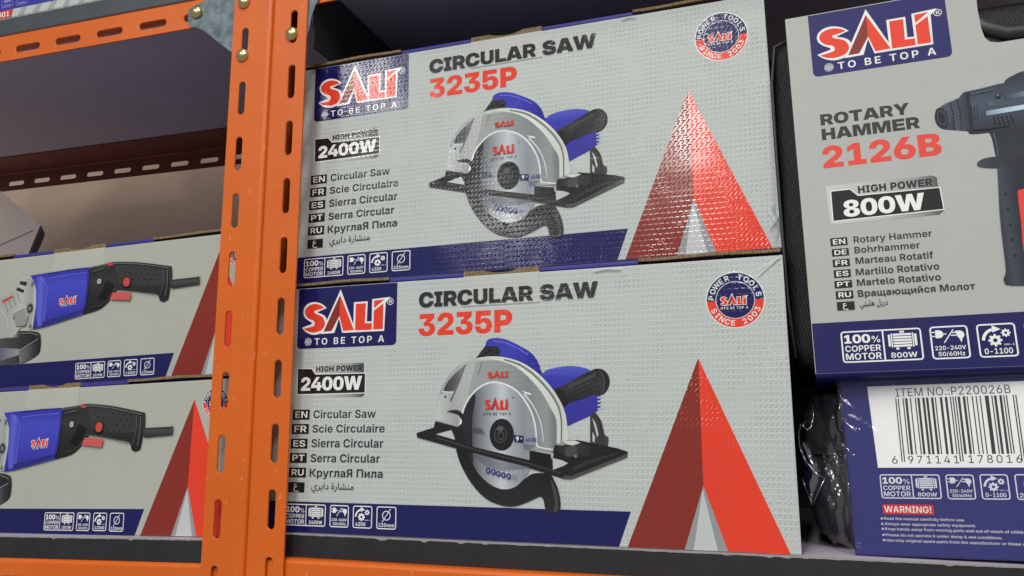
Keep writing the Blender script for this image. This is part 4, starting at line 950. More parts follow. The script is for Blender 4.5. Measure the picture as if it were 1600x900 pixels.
 'm': (905, '65,0 65,546 191,546 197,413 187,413 202,458 224,493 251,520 282,539 316,551 351,554 404,545 446,517 468,488 486,451 499,406 483,406 498,452 522,489 552,518 586,538 625,550 666,554 713,549 755,533 790,506 817,470 834,424 840,368 840,0 705,0 705,345 698,388 678,417 649,435 614,441 586,437 563,428 544,413 530,393 521,368 518,340 518,0 387,0 387,350 381,387 362,416 333,434 298,441 272,437 248,428 229,413 213,392 203,365 200,333 200,0'),
 'n': (616, '200,318 200,0 65,0 65,546 193,546 195,410 185,410 203,453 225,489 252,516 302,544 364,553 417,547 462,528 500,499 527,458 545,407 551,347 551,0 416,0 416,325 409,373 388,409 356,431 312,439 282,435 254,425 232,407 215,384 204,354'),
 'o': (611, '305,-11 254,-7 207,5 165,24 129,51 99,84 74,123 56,168 46,217 42,270 46,325 56,374 74,419 99,458 129,491 165,517 207,537 254,549 305,553 357,549 403,537 445,517 482,491 512,458 536,419 554,374 565,325 569,270 565,217 554,168 536,123 512,84 482,51 445,24 403,5 357,-7;305,97 344,103 376,120 400,147 418,183 428,224 432,271 428,318 418,359 400,395 376,422 344,439 305,445 267,439 235,422 211,395 193,360 183,318 179,271 183,224 193,183 211,147 235,120 267,103'),
 'p': (627, '65,-204 65,546 198,546 198,455 205,455 217,476 233,498 255,519 283,537 318,549 361,553 421,545 474,521 505,496 532,465 555,426 571,381 581,330 585,272 581,215 572,164 555,119 534,80 507,49 476,23 421,-1 361,-10 319,-6 284,6 256,23 234,44 217,66 205,87 200,87 200,-204;322,100 360,106 391,122 415,149 432,184 443,225 447,272 443,319 433,361 415,395 391,421 360,438 322,443 285,438 254,422 230,397 212,363 201,321 197,272 201,224 212,182 230,148 254,122 285,105'),
 'q': (627, '561,-204 427,-204 427,87 421,87 409,66 393,44 371,23 343,6 308,-6 266,-10 205,-1 151,23 120,49 93,80 71,119 55,164 45,215 42,272 45,330 55,381 72,426 94,465 121,496 153,521 206,545 265,553 309,549 344,537 372,519 393,498 410,476 421,455 429,455 429,546 561,546;305,100 342,105 372,122 397,148 415,182 426,224 429,272 426,321 415,363 397,397 373,422 342,438 305,443 267,438 236,421 212,395 194,361 184,319 180,272 184,225 194,184 212,149 236,122 267,106'),
 'r': (401, '65,0 65,546 196,546 196,453 202,453 222,496 253,528 291,547 335,553 347,553 359,552 372,551 382,549 382,427 371,429 355,432 338,433 321,434 288,430 259,419 234,401 216,378 204,349 200,317 200,0'),
 's': (554, '276,-11 216,-6 163,7 118,30 82,61 56,100 41,146 167,169 182,134 206,110 238,95 279,90 319,95 350,108 370,128 377,152 372,173 359,189 336,202 304,212 211,232 163,245 124,263 94,287 65,331 56,386 63,433 84,474 118,508 162,532 217,548 279,553 338,548 388,535 430,514 462,485 486,451 501,410 381,388 368,414 348,435 319,449 281,454 246,450 217,437 197,418 191,394 195,373 208,356 231,343 265,332 360,313 408,300 447,282 476,260 505,218 515,165 507,116 484,73 448,38 400,11 342,-5'),
 't': (358, '325,546 325,442 10,442 10,546;86,676 221,676 221,156 224,132 233,115 250,105 274,101 284,102 297,104 310,106 320,108 340,5 318,-1 295,-5 273,-7 251,-7 202,-3 161,10 129,32 105,62 91,99 86,144'),
 'u': (616, '253,-7 200,-1 154,17 117,47 89,88 71,139 65,199 65,546 200,546 200,221 207,173 228,137 261,114 304,107 335,110 362,121 384,139 402,163 412,192 416,228 416,546 551,546 551,0 423,0 422,135 431,135 413,92 391,57 364,29 314,2'),
 'v': (592, '220,0 18,546 161,546 258,254 274,202 288,149 300,95 313,39 282,39 295,95 307,149 321,202 337,254 432,546 575,546 372,0'),
 'w': (844, '181,0 19,546 161,546 212,337 225,281 239,220 248,177 257,130 266,80 249,80 258,129 268,175 278,219 292,280 306,337 359,546 486,546 537,337 551,280 565,219 575,176 585,129 594,80 577,80 586,129 595,175 604,219 617,280 630,337 681,546 825,546 662,0 525,0 463,218 454,252 444,289 435,328 427,368 418,407 409,444 434,444 425,407 416,368 407,328 399,289 389,252 380,218 317,0'),
 'x': (573, '23,0 235,333 235,228 33,546 181,546 234,456 256,414 277,374 296,334 315,296 261,296 281,334 300,374 320,414 343,456 398,546 542,546 338,226 338,329 550,0 404,0 340,107 317,148 296,188 277,227 257,265 311,265 292,227 274,188 255,148 232,107 167,0'),
 'y': (594, '61,-194 92,-91 108,-95 136,-100 160,-99 181,-93 197,-80 209,-61 217,-34 223,-2 18,546 161,546 258,254 273,201 286,148 298,95 310,39 277,39 290,95 303,149 317,202 334,254 434,546 576,546 343,-68 324,-109 301,-143 273,-171 239,-191 198,-204 150,-208 123,-207 98,-204 77,-199'),
 'z': (568, '59,0 59,84 336,431 336,435 68,435 68,546 500,546 500,454 238,115 238,111 509,111 509,0'),
 'В': (660, '70,0 70,728 353,728 403,725 447,717 485,703 531,674 563,636 583,591 590,540 585,499 573,464 553,435 527,412 496,395 461,384 461,377 500,370 537,353 569,327 595,293 612,250 618,199 611,145 590,97 569,69 541,46 508,26 468,12 422,3 369,0;208,115 345,115 405,121 446,141 469,172 477,211 473,241 462,268 443,290 417,308 386,318 349,322 208,322;208,419 334,419 366,422 394,431 418,446 436,466 448,491 451,520 444,557 422,587 386,607 337,614 208,614'),
 'Д': (858, '39,-156 39,115 105,115 123,131 140,151 155,177 169,208 182,247 193,295 201,352 208,420 233,728 730,728 730,115 819,115 819,-156 684,-156 684,0 174,0 174,-156;264,115 593,115 593,612 360,612 344,420 337,351 327,289 315,234 300,186 283,147'),
 'К': (710, '70,0 70,728 208,728 208,428 296,428 508,728 672,728 411,374 684,0 521,0 296,314 208,314 208,0'),
 'М': (926, '70,0 70,728 280,728 410,369 417,344 426,312 435,276 445,237 454,198 463,159 471,124 477,93 450,93 457,123 464,158 473,197 482,236 492,275 501,311 510,343 518,369 646,728 856,728 856,0 718,0 718,358 718,384 719,415 719,451 720,489 721,528 722,568 723,607 724,644 733,644 723,604 712,563 701,522 689,483 678,445 668,411 658,382 650,358 521,0 405,0 274,358 266,381 257,411 246,444 235,481 224,521 212,562 201,603 189,644 201,644 201,609 202,571 203,531 204,491 205,453 206,417 206,385 206,358 206,0'),
 'П': (746, '676,728 676,0 538,0 538,612 208,612 208,0 70,0 70,728'),
 'Р': (646, '70,0 70,728 347,728 400,724 447,714 488,696 523,673 552,644 575,610 592,572 601,530 605,485 601,439 591,398 575,360 552,326 522,297 487,274 445,257 398,246 344,243 163,243 163,355 325,355 368,359 403,372 430,392 449,418 460,449 463,485 460,521 449,552 430,577 403,597 368,609 324,613 208,613 208,0'),
 'Я': (654, '584,0 446,0 446,613 330,613 287,609 251,599 224,582 206,558 194,529 191,493 194,459 206,430 224,407 251,391 286,381 330,377 503,377 503,264 310,264 257,267 209,276 168,292 132,313 103,339 79,371 63,408 53,448 49,493 53,538 63,579 79,616 102,649 131,676 166,698 208,715 254,724 307,728 584,728;177,0 23,0 203,330 353,330'),
 'а': (577, '218,-11 169,-6 125,8 88,31 59,63 41,104 36,153 40,195 53,230 73,257 99,278 130,294 166,306 203,314 243,320 286,324 320,329 345,334 363,342 373,353 377,368 377,371 374,395 366,414 353,430 335,441 313,448 285,451 257,448 233,441 212,431 196,417 184,401 175,384 51,408 71,452 100,488 137,516 181,536 230,549 285,553 326,550 366,543 404,530 439,512 469,487 492,454 506,414 511,366 511,0 383,0 383,75 378,75 363,52 344,32 320,14 291,1 257,-8;254,87 289,90 319,101 344,119 362,141 374,167 378,196 378,258 369,253 357,249 342,245 325,241 308,238 291,236 275,234 262,232 236,227 212,219 193,209 178,195 169,177 165,156 168,135 177,118 191,104 208,95 230,89'),
 'г': (449, '431,546 431,437 200,437 200,0 65,0 65,546'),
 'и': (616, '551,0 416,0 416,336 411,336 181,0 65,0 65,546 200,546 200,211 205,211 433,546 551,546'),
 'й': (616, '551,0 416,0 416,336 411,336 181,0 65,0 65,546 200,546 200,211 205,211 433,546 551,546;308,615 264,620 225,635 192,658 167,689 150,724 145,764 226,764 232,736 250,712 276,697 308,692 340,697 366,712 384,736 389,764 471,764 466,725 450,689 424,658 391,635 352,620'),
 'л': (598, '10,0 10,110 28,110 47,112 63,118 76,130 87,148 95,173 102,205 106,246 109,296 118,546 533,546 533,0 398,0 398,437 247,437 240,270 235,210 227,158 214,114 188,63 153,27 108,7 55,0'),
 'о': (611, '305,-11 254,-7 207,5 165,24 129,51 99,84 74,123 56,168 46,217 42,270 46,325 56,374 74,419 99,458 129,491 165,517 207,537 254,549 305,553 357,549 403,537 445,517 482,491 512,458 536,419 554,374 565,325 569,270 565,217 554,168 536,123 512,84 482,51 445,24 403,5 357,-7;305,97 344,103 376,120 400,147 418,183 428,224 432,271 428,318 418,359 400,395 376,422 344,439 305,445 267,439 235,422 211,395 193,360 183,318 179,271 183,224 193,183 211,147 235,120 267,103'),
 'р': (627, '65,-204 65,546 198,546 198,455 205,455 217,476 233,498 255,519 283,537 318,549 361,553 421,545 474,521 505,496 532,465 555,426 571,381 581,330 585,272 581,215 572,164 555,119 534,80 507,49 476,23 421,-1 361,-10 319,-6 284,6 256,23 234,44 217,66 205,87 200,87 200,-204;322,100 360,106 391,122 415,149 432,184 443,225 447,272 443,319 433,361 415,395 391,421 360,438 322,443 285,438 254,422 230,397 212,363 201,321 197,272 201,224 212,182 230,148 254,122 285,105'),
 'с': (585, '305,-11 254,-7 207,5 165,24 129,51 99,84 74,123 56,168 46,217 42,270 46,325 56,374 74,419 99,458 129,491 165,517 207,537 254,549 305,553 350,550 392,541 429,526 463,506 491,481 514,451 532,416 543,377 418,352 412,372 403,390 392,406 379,420 364,430 347,438 328,443 306,445 268,439 236,422 211,396 193,360 183,318 179,271 183,224 193,182 211,147 236,120 268,103 306,97 328,99 347,104 365,112 380,123 394,137 405,154 413,172 419,193 545,168 533,129 516,94 492,63 464,37 430,16 392,1 350,-8'),
 'т': (501, '184,0 184,438 10,438 10,546 491,546 491,438 318,438 318,0'),
 'у': (594, '61,-194 92,-91 108,-95 136,-100 160,-99 181,-93 197,-80 209,-61 217,-34 223,-2 18,546 161,546 258,254 273,201 286,148 298,95 310,39 277,39 290,95 303,149 317,202 334,254 434,546 576,546 343,-68 324,-109 301,-143 273,-171 239,-191 198,-204 150,-208 123,-207 98,-204 77,-199'),
 'щ': (877, '65,546 200,546 200,109 361,109 361,546 491,546 491,109 652,109 652,546 787,546 787,0 65,0;727,-156 727,0 686,0 686,109 864,109 858,-156'),
 'ю': (862, '65,0 65,546 197,546 197,0;161,219 161,327 338,327 338,219;557,-11 505,-7 459,5 417,24 381,51 350,84 326,123 308,168 297,217 294,270 297,325 308,374 326,419 350,458 381,491 417,517 459,537 505,549 557,553 608,549 655,537 697,517 733,491 764,458 788,419 806,374 817,325 820,270 817,217 806,168 788,123 764,84 733,51 697,24 655,5 608,-7;557,97 596,103 627,120 652,147 669,183 680,224 683,271 680,318 669,359 652,395 627,422 596,439 557,445 518,439 487,422 462,395 445,360 434,318 431,271 434,224 445,183 462,147 487,120 518,103'),
 'я': (573, '508,0 379,0 379,439 279,439 231,434 199,419 180,395 174,363 180,330 199,307 232,292 280,287 433,287 433,189 266,189 199,194 143,210 98,237 66,272 47,314 40,364 46,415 66,459 97,496 141,524 196,540 263,546 508,546;165,0 17,0 171,249 315,249'),
}
GLYPHS['R'] = {
 '.': (269, '136,-6 111,-2 90,13 75,34 70,60 75,85 90,106 111,121 136,125 162,121 183,106 197,85 202,60 197,34 183,13 162,-2'),
 '0': (648, '324,-10 273,-5 227,10 186,34 151,68 122,110 99,162 83,221 73,288 69,363 73,438 83,505 100,565 123,616 152,659 187,693 227,718 273,732 324,737 375,732 421,718 462,693 497,659 526,616 549,565 566,505 576,438 579,363 576,288 566,221 549,162 526,110 498,68 463,34 422,10 376,-5;324,71 373,80 415,106 437,132 456,165 471,206 482,252 488,305 490,363 488,422 482,475 471,522 456,562 437,596 415,622 373,648 324,657 275,648 234,622 211,596 192,562 177,522 167,475 160,422 158,363 160,305 167,252 177,206 192,165 211,132 234,106 275,80'),
 '1': (648, '110,0 110,78 560,78 560,0;396,728 396,0 305,0 305,642 300,642 124,511 124,611 282,728'),
 '2': (648, '92,0 92,67 334,329 371,370 401,406 425,439 442,469 452,500 456,533 451,569 438,599 416,624 389,642 356,653 319,657 280,653 247,640 220,620 200,593 187,559 183,521 94,521 102,582 124,634 146,664 173,690 205,710 260,731 321,737 383,731 436,710 467,690 493,666 515,637 536,589 543,534 540,495 529,457 510,417 479,373 453,339 419,300 379,257 220,87 220,82 556,82 556,0'),
 '3': (648, '310,-10 247,-4 189,13 155,31 125,53 100,79 73,127 61,184 156,184 164,150 181,122 205,100 236,84 272,75 311,72 353,76 391,87 423,106 448,132 463,165 468,206 464,243 450,278 426,308 392,332 345,347 286,352 226,352 226,426 410,640 410,646 97,646 97,728 532,728 532,660 303,396 303,411 353,412 399,406 440,392 475,372 505,346 529,316 553,263 561,205 552,146 528,94 504,64 475,39 440,18 400,2 357,-7'),
 '4': (648, '59,148 59,224 349,728 440,728 157,235 157,229 589,229 589,148;402,0 402,170 402,206 402,454 490,454 490,0'),
 '5': (648, '315,-10 255,-3 201,15 155,45 120,84 96,131 87,184 177,184 184,153 199,126 221,103 248,86 280,75 315,72 357,77 394,92 424,117 448,149 462,188 467,231 462,275 447,315 423,348 391,373 353,389 310,395 276,392 241,384 210,372 185,356 98,367 141,728 524,728 524,646 219,646 194,434 198,434 224,451 255,464 290,473 327,476 375,472 419,458 458,436 492,407 520,371 541,330 554,283 558,232 555,188 544,146 527,108 503,74 474,45 440,22 402,4 361,-6'),
 '6': (648, '324,-10 281,-6 241,4 205,21 172,44 145,73 123,106 106,144 96,186 93,231 98,284 115,341 134,382 161,430 196,485 361,728 461,728 218,373 209,373 221,392 238,410 258,425 281,437 308,444 336,447 398,440 451,419 482,398 507,372 528,342 548,287 555,224 552,180 542,140 525,104 503,71 475,43 443,21 387,-2;324,70 364,75 398,90 427,114 448,145 462,182 467,224 462,267 448,304 427,335 398,358 364,373 324,377 285,373 250,358 221,335 199,305 185,268 181,226 185,183 199,145 221,114 250,90 285,75'),
 '7': (648, '139,0 462,640 462,646 89,646 89,728 559,728 559,641 236,0'),
 '8': (648, '324,-10 277,-7 233,2 194,16 159,36 129,60 106,88 82,138 74,193 79,238 93,279 115,315 144,344 178,366 216,378 216,382 169,403 132,441 108,489 101,544 108,597 129,643 164,682 208,712 262,731 324,737 384,731 438,712 483,682 517,643 539,597 546,544 539,489 515,441 478,403 432,382 432,378 469,366 503,344 532,315 555,279 569,238 574,193 566,138 542,88 518,60 488,36 453,16 414,2 371,-7;324,71 369,75 407,87 438,106 462,131 476,162 481,198 476,236 460,270 436,297 404,319 366,332 324,336 280,332 242,319 210,297 186,270 171,236 166,198 170,162 185,131 208,106 239,87 278,75;324,414 360,418 392,429 419,448 439,473 452,503 457,537 452,571 440,601 420,624 393,642 361,654 324,657 286,654 254,642 227,624 207,601 195,571 190,537 195,503 207,473 227,448 254,429 287,418'),
 '9': (648, '324,737 367,734 407,724 443,707 476,683 503,655 525,621 542,583 552,542 555,497 550,443 533,387 514,345 487,297 452,243 287,0 187,0 430,355 439,355 427,335 410,318 390,302 366,291 340,283 312,281 250,288 197,308 166,329 141,355 120,386 100,440 93,504 96,547 106,588 123,624 145,657 173,684 205,707 261,730;324,658 285,653 250,638 221,614 199,583 186,546 181,504 186,461 199,424 221,393 250,370 285,355 324,350 363,355 398,369 427,392 449,423 463,460 467,502 463,545 449,583 427,614 398,638 364,653'),
 ':': (269, '136,-6 111,-2 90,13 75,34 70,60 75,85 90,106 111,121 136,125 162,121 183,106 197,85 202,60 197,34 183,13 162,-2;136,389 111,393 90,408 75,429 70,455 75,480 90,501 111,516 136,521 162,516 183,501 197,480 202,455 197,429 183,408 162,393'),
 'B': (654, '88,0 88,728 346,728 394,725 435,716 471,701 515,671 545,632 563,586 569,535 565,492 553,457 534,430 509,409 481,393 450,382 450,375 484,368 518,352 549,326 575,291 592,247 598,194 591,142 573,95 540,56 494,26 454,11 408,3 354,0;181,82 352,82 403,86 443,97 472,115 499,151 508,195 504,230 490,262 467,290 437,312 400,325 356,330 181,330;181,408 341,408 378,412 412,424 440,442 462,467 476,497 480,533 472,576 448,613 405,637 344,646 181,646'),
 'E': (601, '88,0 88,728 531,728 531,646 181,646 181,408 507,408 507,326 181,326 181,82 536,82 536,0'),
 'I': (441, '45,0 45,82 174,82 174,646 45,646 45,728 396,728 396,646 267,646 267,82 396,82 396,0'),
 'M': (903, '88,0 88,728 220,728 399,269 406,250 413,228 422,203 430,176 439,148 448,119 456,92 462,67 442,67 449,91 457,117 466,145 474,174 483,201 492,227 500,250 506,269 683,728 815,728 815,0 724,0 724,416 724,440 724,467 725,496 725,527 726,559 727,592 727,624 728,655 736,655 725,621 714,587 703,552 692,519 681,488 671,460 662,435 654,416 492,0 411,0 246,416 239,435 230,459 220,486 210,517 199,550 187,584 175,620 163,655 172,655 173,627 174,596 174,564 175,532 175,500 176,469 176,441 176,416 176,0'),
 'N': (753, '88,0 88,728 197,728 493,262 506,242 521,216 539,186 557,152 576,115 595,76 582,76 578,117 576,156 574,193 573,227 573,256 573,281 573,728 666,728 666,0 555,0 292,414 273,443 255,473 236,507 213,546 197,576 177,610 155,649 172,649 175,597 177,549 179,506 180,469 181,438 181,415 181,0'),
 'O': (765, '383,-10 323,-5 267,10 217,35 171,70 133,113 102,164 78,224 64,290 60,363 64,437 78,503 102,563 133,614 171,657 217,692 267,717 323,732 383,737 443,732 498,717 549,692 594,657 632,614 663,563 687,503 700,437 705,363 700,290 687,224 663,164 632,113 594,70 549,35 498,10 443,-5;383,76 425,80 464,91 500,109 533,135 561,167 584,206 601,252 611,305 615,363 611,422 601,475 584,521 561,561 533,593 500,618 464,637 425,648 383,651 341,648 301,637 265,618 232,593 204,560 181,521 164,475 153,422 150,363 153,305 164,252 181,207 204,167 232,135 265,109 301,91 341,80'),
 'P': (639, '88,0 88,728 337,728 390,724 437,714 477,697 510,674 537,646 558,613 578,558 585,496 578,434 558,378 537,346 510,318 477,294 437,277 391,267 337,263 161,263 161,345 333,345 385,350 426,365 456,388 477,419 489,455 493,496 489,537 477,573 456,603 426,626 384,641 332,646 181,646 181,0'),
 'T': (646, '48,646 48,728 598,728 598,646 370,646 370,0 277,0 277,646'),
}
GLYPHS['A'] = {
 'ﺍ': (243, '90,0 70,717 160,717 180,0'),
 'ﺎ': (295, '295,-5 222,0 169,13 132,36 109,70 96,114 90,168 70,717 161,717 181,205 184,163 190,131 203,109 224,95 257,88 305,86 325,82 339,73 347,59 349,42 346,25 334,10 317,-1'),
 'ﺓ': (415, '205,0 158,4 115,17 80,39 52,70 35,110 30,160 38,211 64,271 92,316 131,362 181,409 196,350 125,412 183,482 219,452 253,422 284,390 312,357 337,324 357,288 377,233 384,175 382,150 376,121 365,92 348,63 324,38 293,17 254,4;207,90 237,93 261,101 280,115 293,133 302,154 304,179 302,204 296,230 283,258 262,288 231,322 186,360 235,363 200,331 171,297 147,263 130,230 120,199 117,171 123,136 143,110 172,95;284,569 263,573 246,584 235,601 231,621 234,641 246,658 263,670 284,674 303,670 320,658 332,641 335,621 332,601 320,584 303,573;141,569 121,573 104,584 92,601 88,621 92,641 104,658 121,670 141,674 161,670 178,658 189,641 193,621 189,601 178,584 161,573'),
 'ﺘ': (378, '0,-5 10,86 53,87 86,93 110,104 128,122 142,148 153,185 163,232 175,292 261,276 257,258 252,237 248,215 244,194 242,174 241,156 242,141 244,128 249,116 260,105 277,97 303,91 340,87 388,86 409,82 422,73 430,59 433,42 429,25 418,10 400,-1 378,-5 325,-3 284,2 252,10 228,22 211,37 199,56 192,78 187,105 219,103 202,72 183,47 162,28 138,15 110,5 78,-1 42,-4;275,393 254,397 237,409 226,426 222,445 226,465 237,483 254,494 275,498 295,494 311,483 323,465 327,445 323,426 311,409 295,397;133,394 112,397 95,409 84,426 80,445 84,465 95,483 112,495 133,499 152,495 169,483 181,465 184,445 181,426 169,409 152,397'),
 'ﺩ': (483, '35,44 76,122 102,109 135,97 173,88 216,86 259,88 293,95 317,107 334,123 344,143 348,166 346,188 339,216 325,250 302,295 280,332 252,376 217,426 294,476 326,429 354,385 378,344 397,306 413,270 424,238 435,195 439,158 434,118 418,79 390,45 349,18 313,5 269,-3 218,-6 184,-5 150,0 117,7 86,17 59,29'),
 'ﺭ': (373, '6,-230 -26,-146 34,-124 85,-99 127,-71 159,-42 184,-12 202,19 218,65 223,110 222,137 217,164 209,193 196,224 178,261 155,305 237,345 259,303 278,261 291,222 304,167 308,118 303,60 289,7 266,-41 237,-83 203,-120 165,-151 125,-178 84,-200 44,-217'),
 'ﺮ': (404, '6,-232 -26,-149 18,-133 57,-115 91,-96 135,-65 169,-32 194,3 211,39 220,75 223,110 218,158 202,208 180,258 155,305 237,345 254,311 270,277 283,244 295,213 305,185 313,160 329,124 350,101 377,89 414,86 434,82 448,73 456,59 458,42 455,25 443,10 426,-1 404,-5 364,-1 332,10 308,28 290,50 277,76 270,104 303,85 295,24 272,-32 251,-67 226,-98 197,-126 166,-152 134,-174 100,-193 51,-216'),
 'ﺸ': (875, '0,-5 10,86 39,87 62,90 81,98 96,113 109,137 121,172 134,220 149,283 232,262 225,235 218,203 212,170 210,140 212,124 218,111 229,100 246,92 268,87 298,86 325,87 346,91 364,99 378,115 390,140 401,176 411,225 422,290 506,275 502,255 499,231 495,205 491,180 489,157 488,138 489,125 494,112 504,101 521,93 545,87 579,86 622,91 651,106 667,133 673,170 673,193 672,218 671,246 669,276 665,310 661,349 742,355 749,280 756,221 765,174 778,139 796,114 818,97 848,89 885,86 905,82 919,73 927,59 929,42 926,25 914,10 897,-1 875,-5 843,-3 815,4 790,14 767,29 749,46 733,67 721,90 713,116 731,110 717,69 696,39 671,18 640,5 606,-3 570,-5 530,-2 497,6 471,20 451,41 438,67 431,101 465,101 445,61 424,33 400,14 370,3 333,-3 287,-5 260,-3 231,3 204,15 180,35 163,65 153,108 187,113 167,68 144,36 115,15 82,3 44,-3;443,555 423,559 406,570 395,587 391,606 395,626 406,643 423,654 443,658 463,654 479,643 490,626 494,606 490,587 479,570 463,559;373,442 353,446 337,457 325,474 322,493 325,513 337,529 353,541 373,545 393,541 409,529 420,513 424,493 420,474 409,457 393,446;512,442 492,446 475,457 464,474 460,493 464,513 475,529 492,541 512,545 532,541 548,529 559,513 563,493 559,474 548,457 532,446'),
 'ﻉ': (516, '347,-394 291,-391 233,-381 194,-370 158,-356 124,-337 92,-314 65,-286 42,-254 25,-216 14,-173 11,-124 14,-76 24,-31 40,13 63,54 91,92 125,128 163,160 206,189 253,214 305,236 359,252 417,264 440,179 391,168 345,155 302,139 263,121 227,99 195,76 167,50 144,22 126,-8 108,-58 101,-112 105,-154 117,-190 135,-220 159,-245 186,-265 217,-280 250,-291 283,-298 316,-302 347,-303 403,-301 458,-293 511,-281 559,-264 587,-343 559,-355 523,-367 481,-378 437,-386 391,-392;177,140 140,154 106,176 78,205 56,238 43,276 38,316 46,374 68,422 102,459 146,486 195,502 247,508 272,507 298,504 324,499 349,492 331,406 311,411 289,414 268,417 249,417 215,414 186,405 161,390 143,370 131,347 127,319 131,295 142,272 159,253 180,236 204,223 229,213 252,208 273,206'),
 'ﻝ': (702, '29,3 31,28 34,55 40,84 48,116 59,150 73,186 152,155 143,128 135,102 128,78 124,55 121,33 120,13 126,-32 145,-70 175,-101 214,-124 263,-138 318,-142 384,-137 438,-121 479,-94 510,-56 531,-8 543,52 548,97 550,148 549,203 530,717 621,717 638,186 638,121 633,57 622,-2 605,-57 589,-91 570,-121 547,-149 520,-173 488,-194 452,-210 412,-222 366,-229 315,-232 261,-228 209,-218 161,-200 117,-175 81,-143 53,-102 35,-54'),
 'ﻠ': (306, '0,-5 9,86 56,88 87,96 105,111 113,135 115,168 115,213 98,717 190,717 206,215 211,169 222,136 238,112 260,96 287,88 316,86 337,82 350,73 358,59 361,42 357,25 346,10 329,-1 306,-5 268,-2 235,8 209,23 189,43 175,67 167,94 191,92 177,62 157,38 130,19 96,6 52,-2'),
 'ﻣ': (533, '0,-5 10,86 35,89 56,97 74,113 93,137 111,170 132,212 151,251 171,283 190,309 219,337 249,354 278,364 307,367 341,362 373,349 401,328 426,302 447,271 462,237 472,201 475,166 470,112 454,70 429,39 399,17 364,4 328,0 291,3 245,12 210,25 169,45 123,74 164,145 210,119 252,102 288,94 318,91 342,93 362,98 376,108 386,121 392,137 393,155 390,183 380,211 365,237 346,258 324,272 301,276 283,273 266,265 250,250 232,227 214,195 193,151 169,104 147,67 125,39 103,20 80,7 56,0 30,-4'),
 'ﻨ': (349, '0,-5 10,86 47,87 75,93 96,104 112,122 123,148 133,185 143,232 155,292 241,276 237,258 232,237 228,215 224,194 222,174 221,156 223,137 230,120 244,105 269,95 306,88 359,86 379,82 393,73 401,59 403,42 400,25 389,10 371,-1 349,-5 290,-2 246,7 213,22 190,43 175,71 167,105 199,103 182,72 164,47 143,28 121,15 96,5 68,-1 36,-4;163,395 142,399 125,411 113,428 110,448 113,468 125,485 142,497 163,501 183,497 200,485 212,468 216,448 212,428 200,411 183,399'),
 'ﻫ': (584, '388,-8 346,-5 303,3 260,17 219,36 181,60 147,88 118,121 96,158 82,198 77,242 82,285 96,325 119,360 149,387 187,404 232,410 274,404 310,386 339,358 361,323 375,283 379,242 371,186 347,137 322,107 293,81 259,59 220,40 180,24 136,11 91,2 46,-3 0,-5 10,86 61,87 107,92 147,101 180,112 220,131 250,153 273,178 287,205 296,230 299,254 297,273 291,292 281,310 268,323 252,332 233,335 213,332 195,323 180,309 169,292 162,272 160,251 165,213 181,179 205,149 236,124 271,105 309,90 348,81 385,79 414,81 434,90 446,105 450,127 449,135 447,146 441,162 429,183 411,209 383,241 358,266 327,293 291,324 248,359 198,397 140,439 192,508 253,462 307,421 353,383 393,349 427,317 455,289 487,252 510,220 526,191 534,167 538,144 540,123 536,89 524,58 504,31 475,10 437,-3'),
 'ﻱ': (769, '29,3 31,28 34,55 40,84 48,116 59,150 73,186 152,155 143,128 135,102 128,78 124,55 121,33 120,13 124,-23 136,-53 155,-80 181,-102 213,-119 251,-131 292,-139 337,-141 403,-138 460,-127 508,-110 547,-89 578,-66 600,-41 613,-18 617,3 613,16 600,27 581,38 556,48 529,58 499,69 470,82 443,97 418,115 399,137 386,162 382,192 387,232 402,273 427,313 458,350 496,381 539,406 585,422 634,428 673,425 707,416 734,404 753,393 717,315 698,323 678,331 656,336 633,338 605,335 576,326 548,312 523,295 502,274 485,252 474,228 470,205 475,189 488,174 508,160 533,148 562,136 593,124 623,111 652,97 678,81 698,63 711,42 715,17 709,-22 690,-64 671,-93 646,-120 615,-146 580,-170 540,-190 495,-208 445,-221 390,-229 330,-232 269,-228 212,-217 161,-199 116,-174 80,-141 52,-101 35,-53;431,-427 410,-423 393,-412 382,-395 378,-375 382,-355 393,-338 410,-326 431,-322 451,-326 467,-338 479,-355 483,-375 479,-395 467,-412 451,-423;289,-427 268,-423 251,-412 239,-395 236,-375 239,-355 251,-338 268,-326 288,-322 308,-326 325,-338 336,-355 340,-375 336,-395 325,-412 308,-423'),
 'ﻲ': (745, '29,3 31,28 34,55 40,84 48,116 59,150 73,186 152,155 143,128 135,102 128,78 124,55 121,33 120,13 124,-25 138,-57 159,-83 188,-105 223,-121 263,-133 306,-140 353,-142 409,-140 460,-133 507,-122 547,-106 581,-88 606,-67 622,-44 627,-19 624,-7 617,4 605,15 589,25 567,35 542,44 513,54 479,64 500,156 548,138 591,122 628,110 661,101 690,94 715,89 737,86 755,86 776,82 789,73 797,59 800,42 796,25 785,10 767,-1 745,-5 739,-5 733,-5 727,-5 720,-5 713,-5 707,-5 709,-13 710,-20 711,-26 711,-34 705,-70 686,-106 655,-139 612,-169 577,-187 538,-202 493,-215 444,-224 391,-230 333,-232 279,-229 228,-220 181,-206 138,-186 101,-160 70,-128 48,-91 34,-47;409,-427 388,-423 371,-412 360,-395 356,-375 360,-355 371,-338 388,-326 409,-322 428,-326 445,-338 457,-355 460,-375 457,-395 445,-412 428,-423;266,-427 246,-423 229,-412 217,-395 213,-375 217,-355 229,-338 246,-326 266,-322 286,-326 303,-338 314,-355 318,-375 314,-395 303,-412 286,-423'),
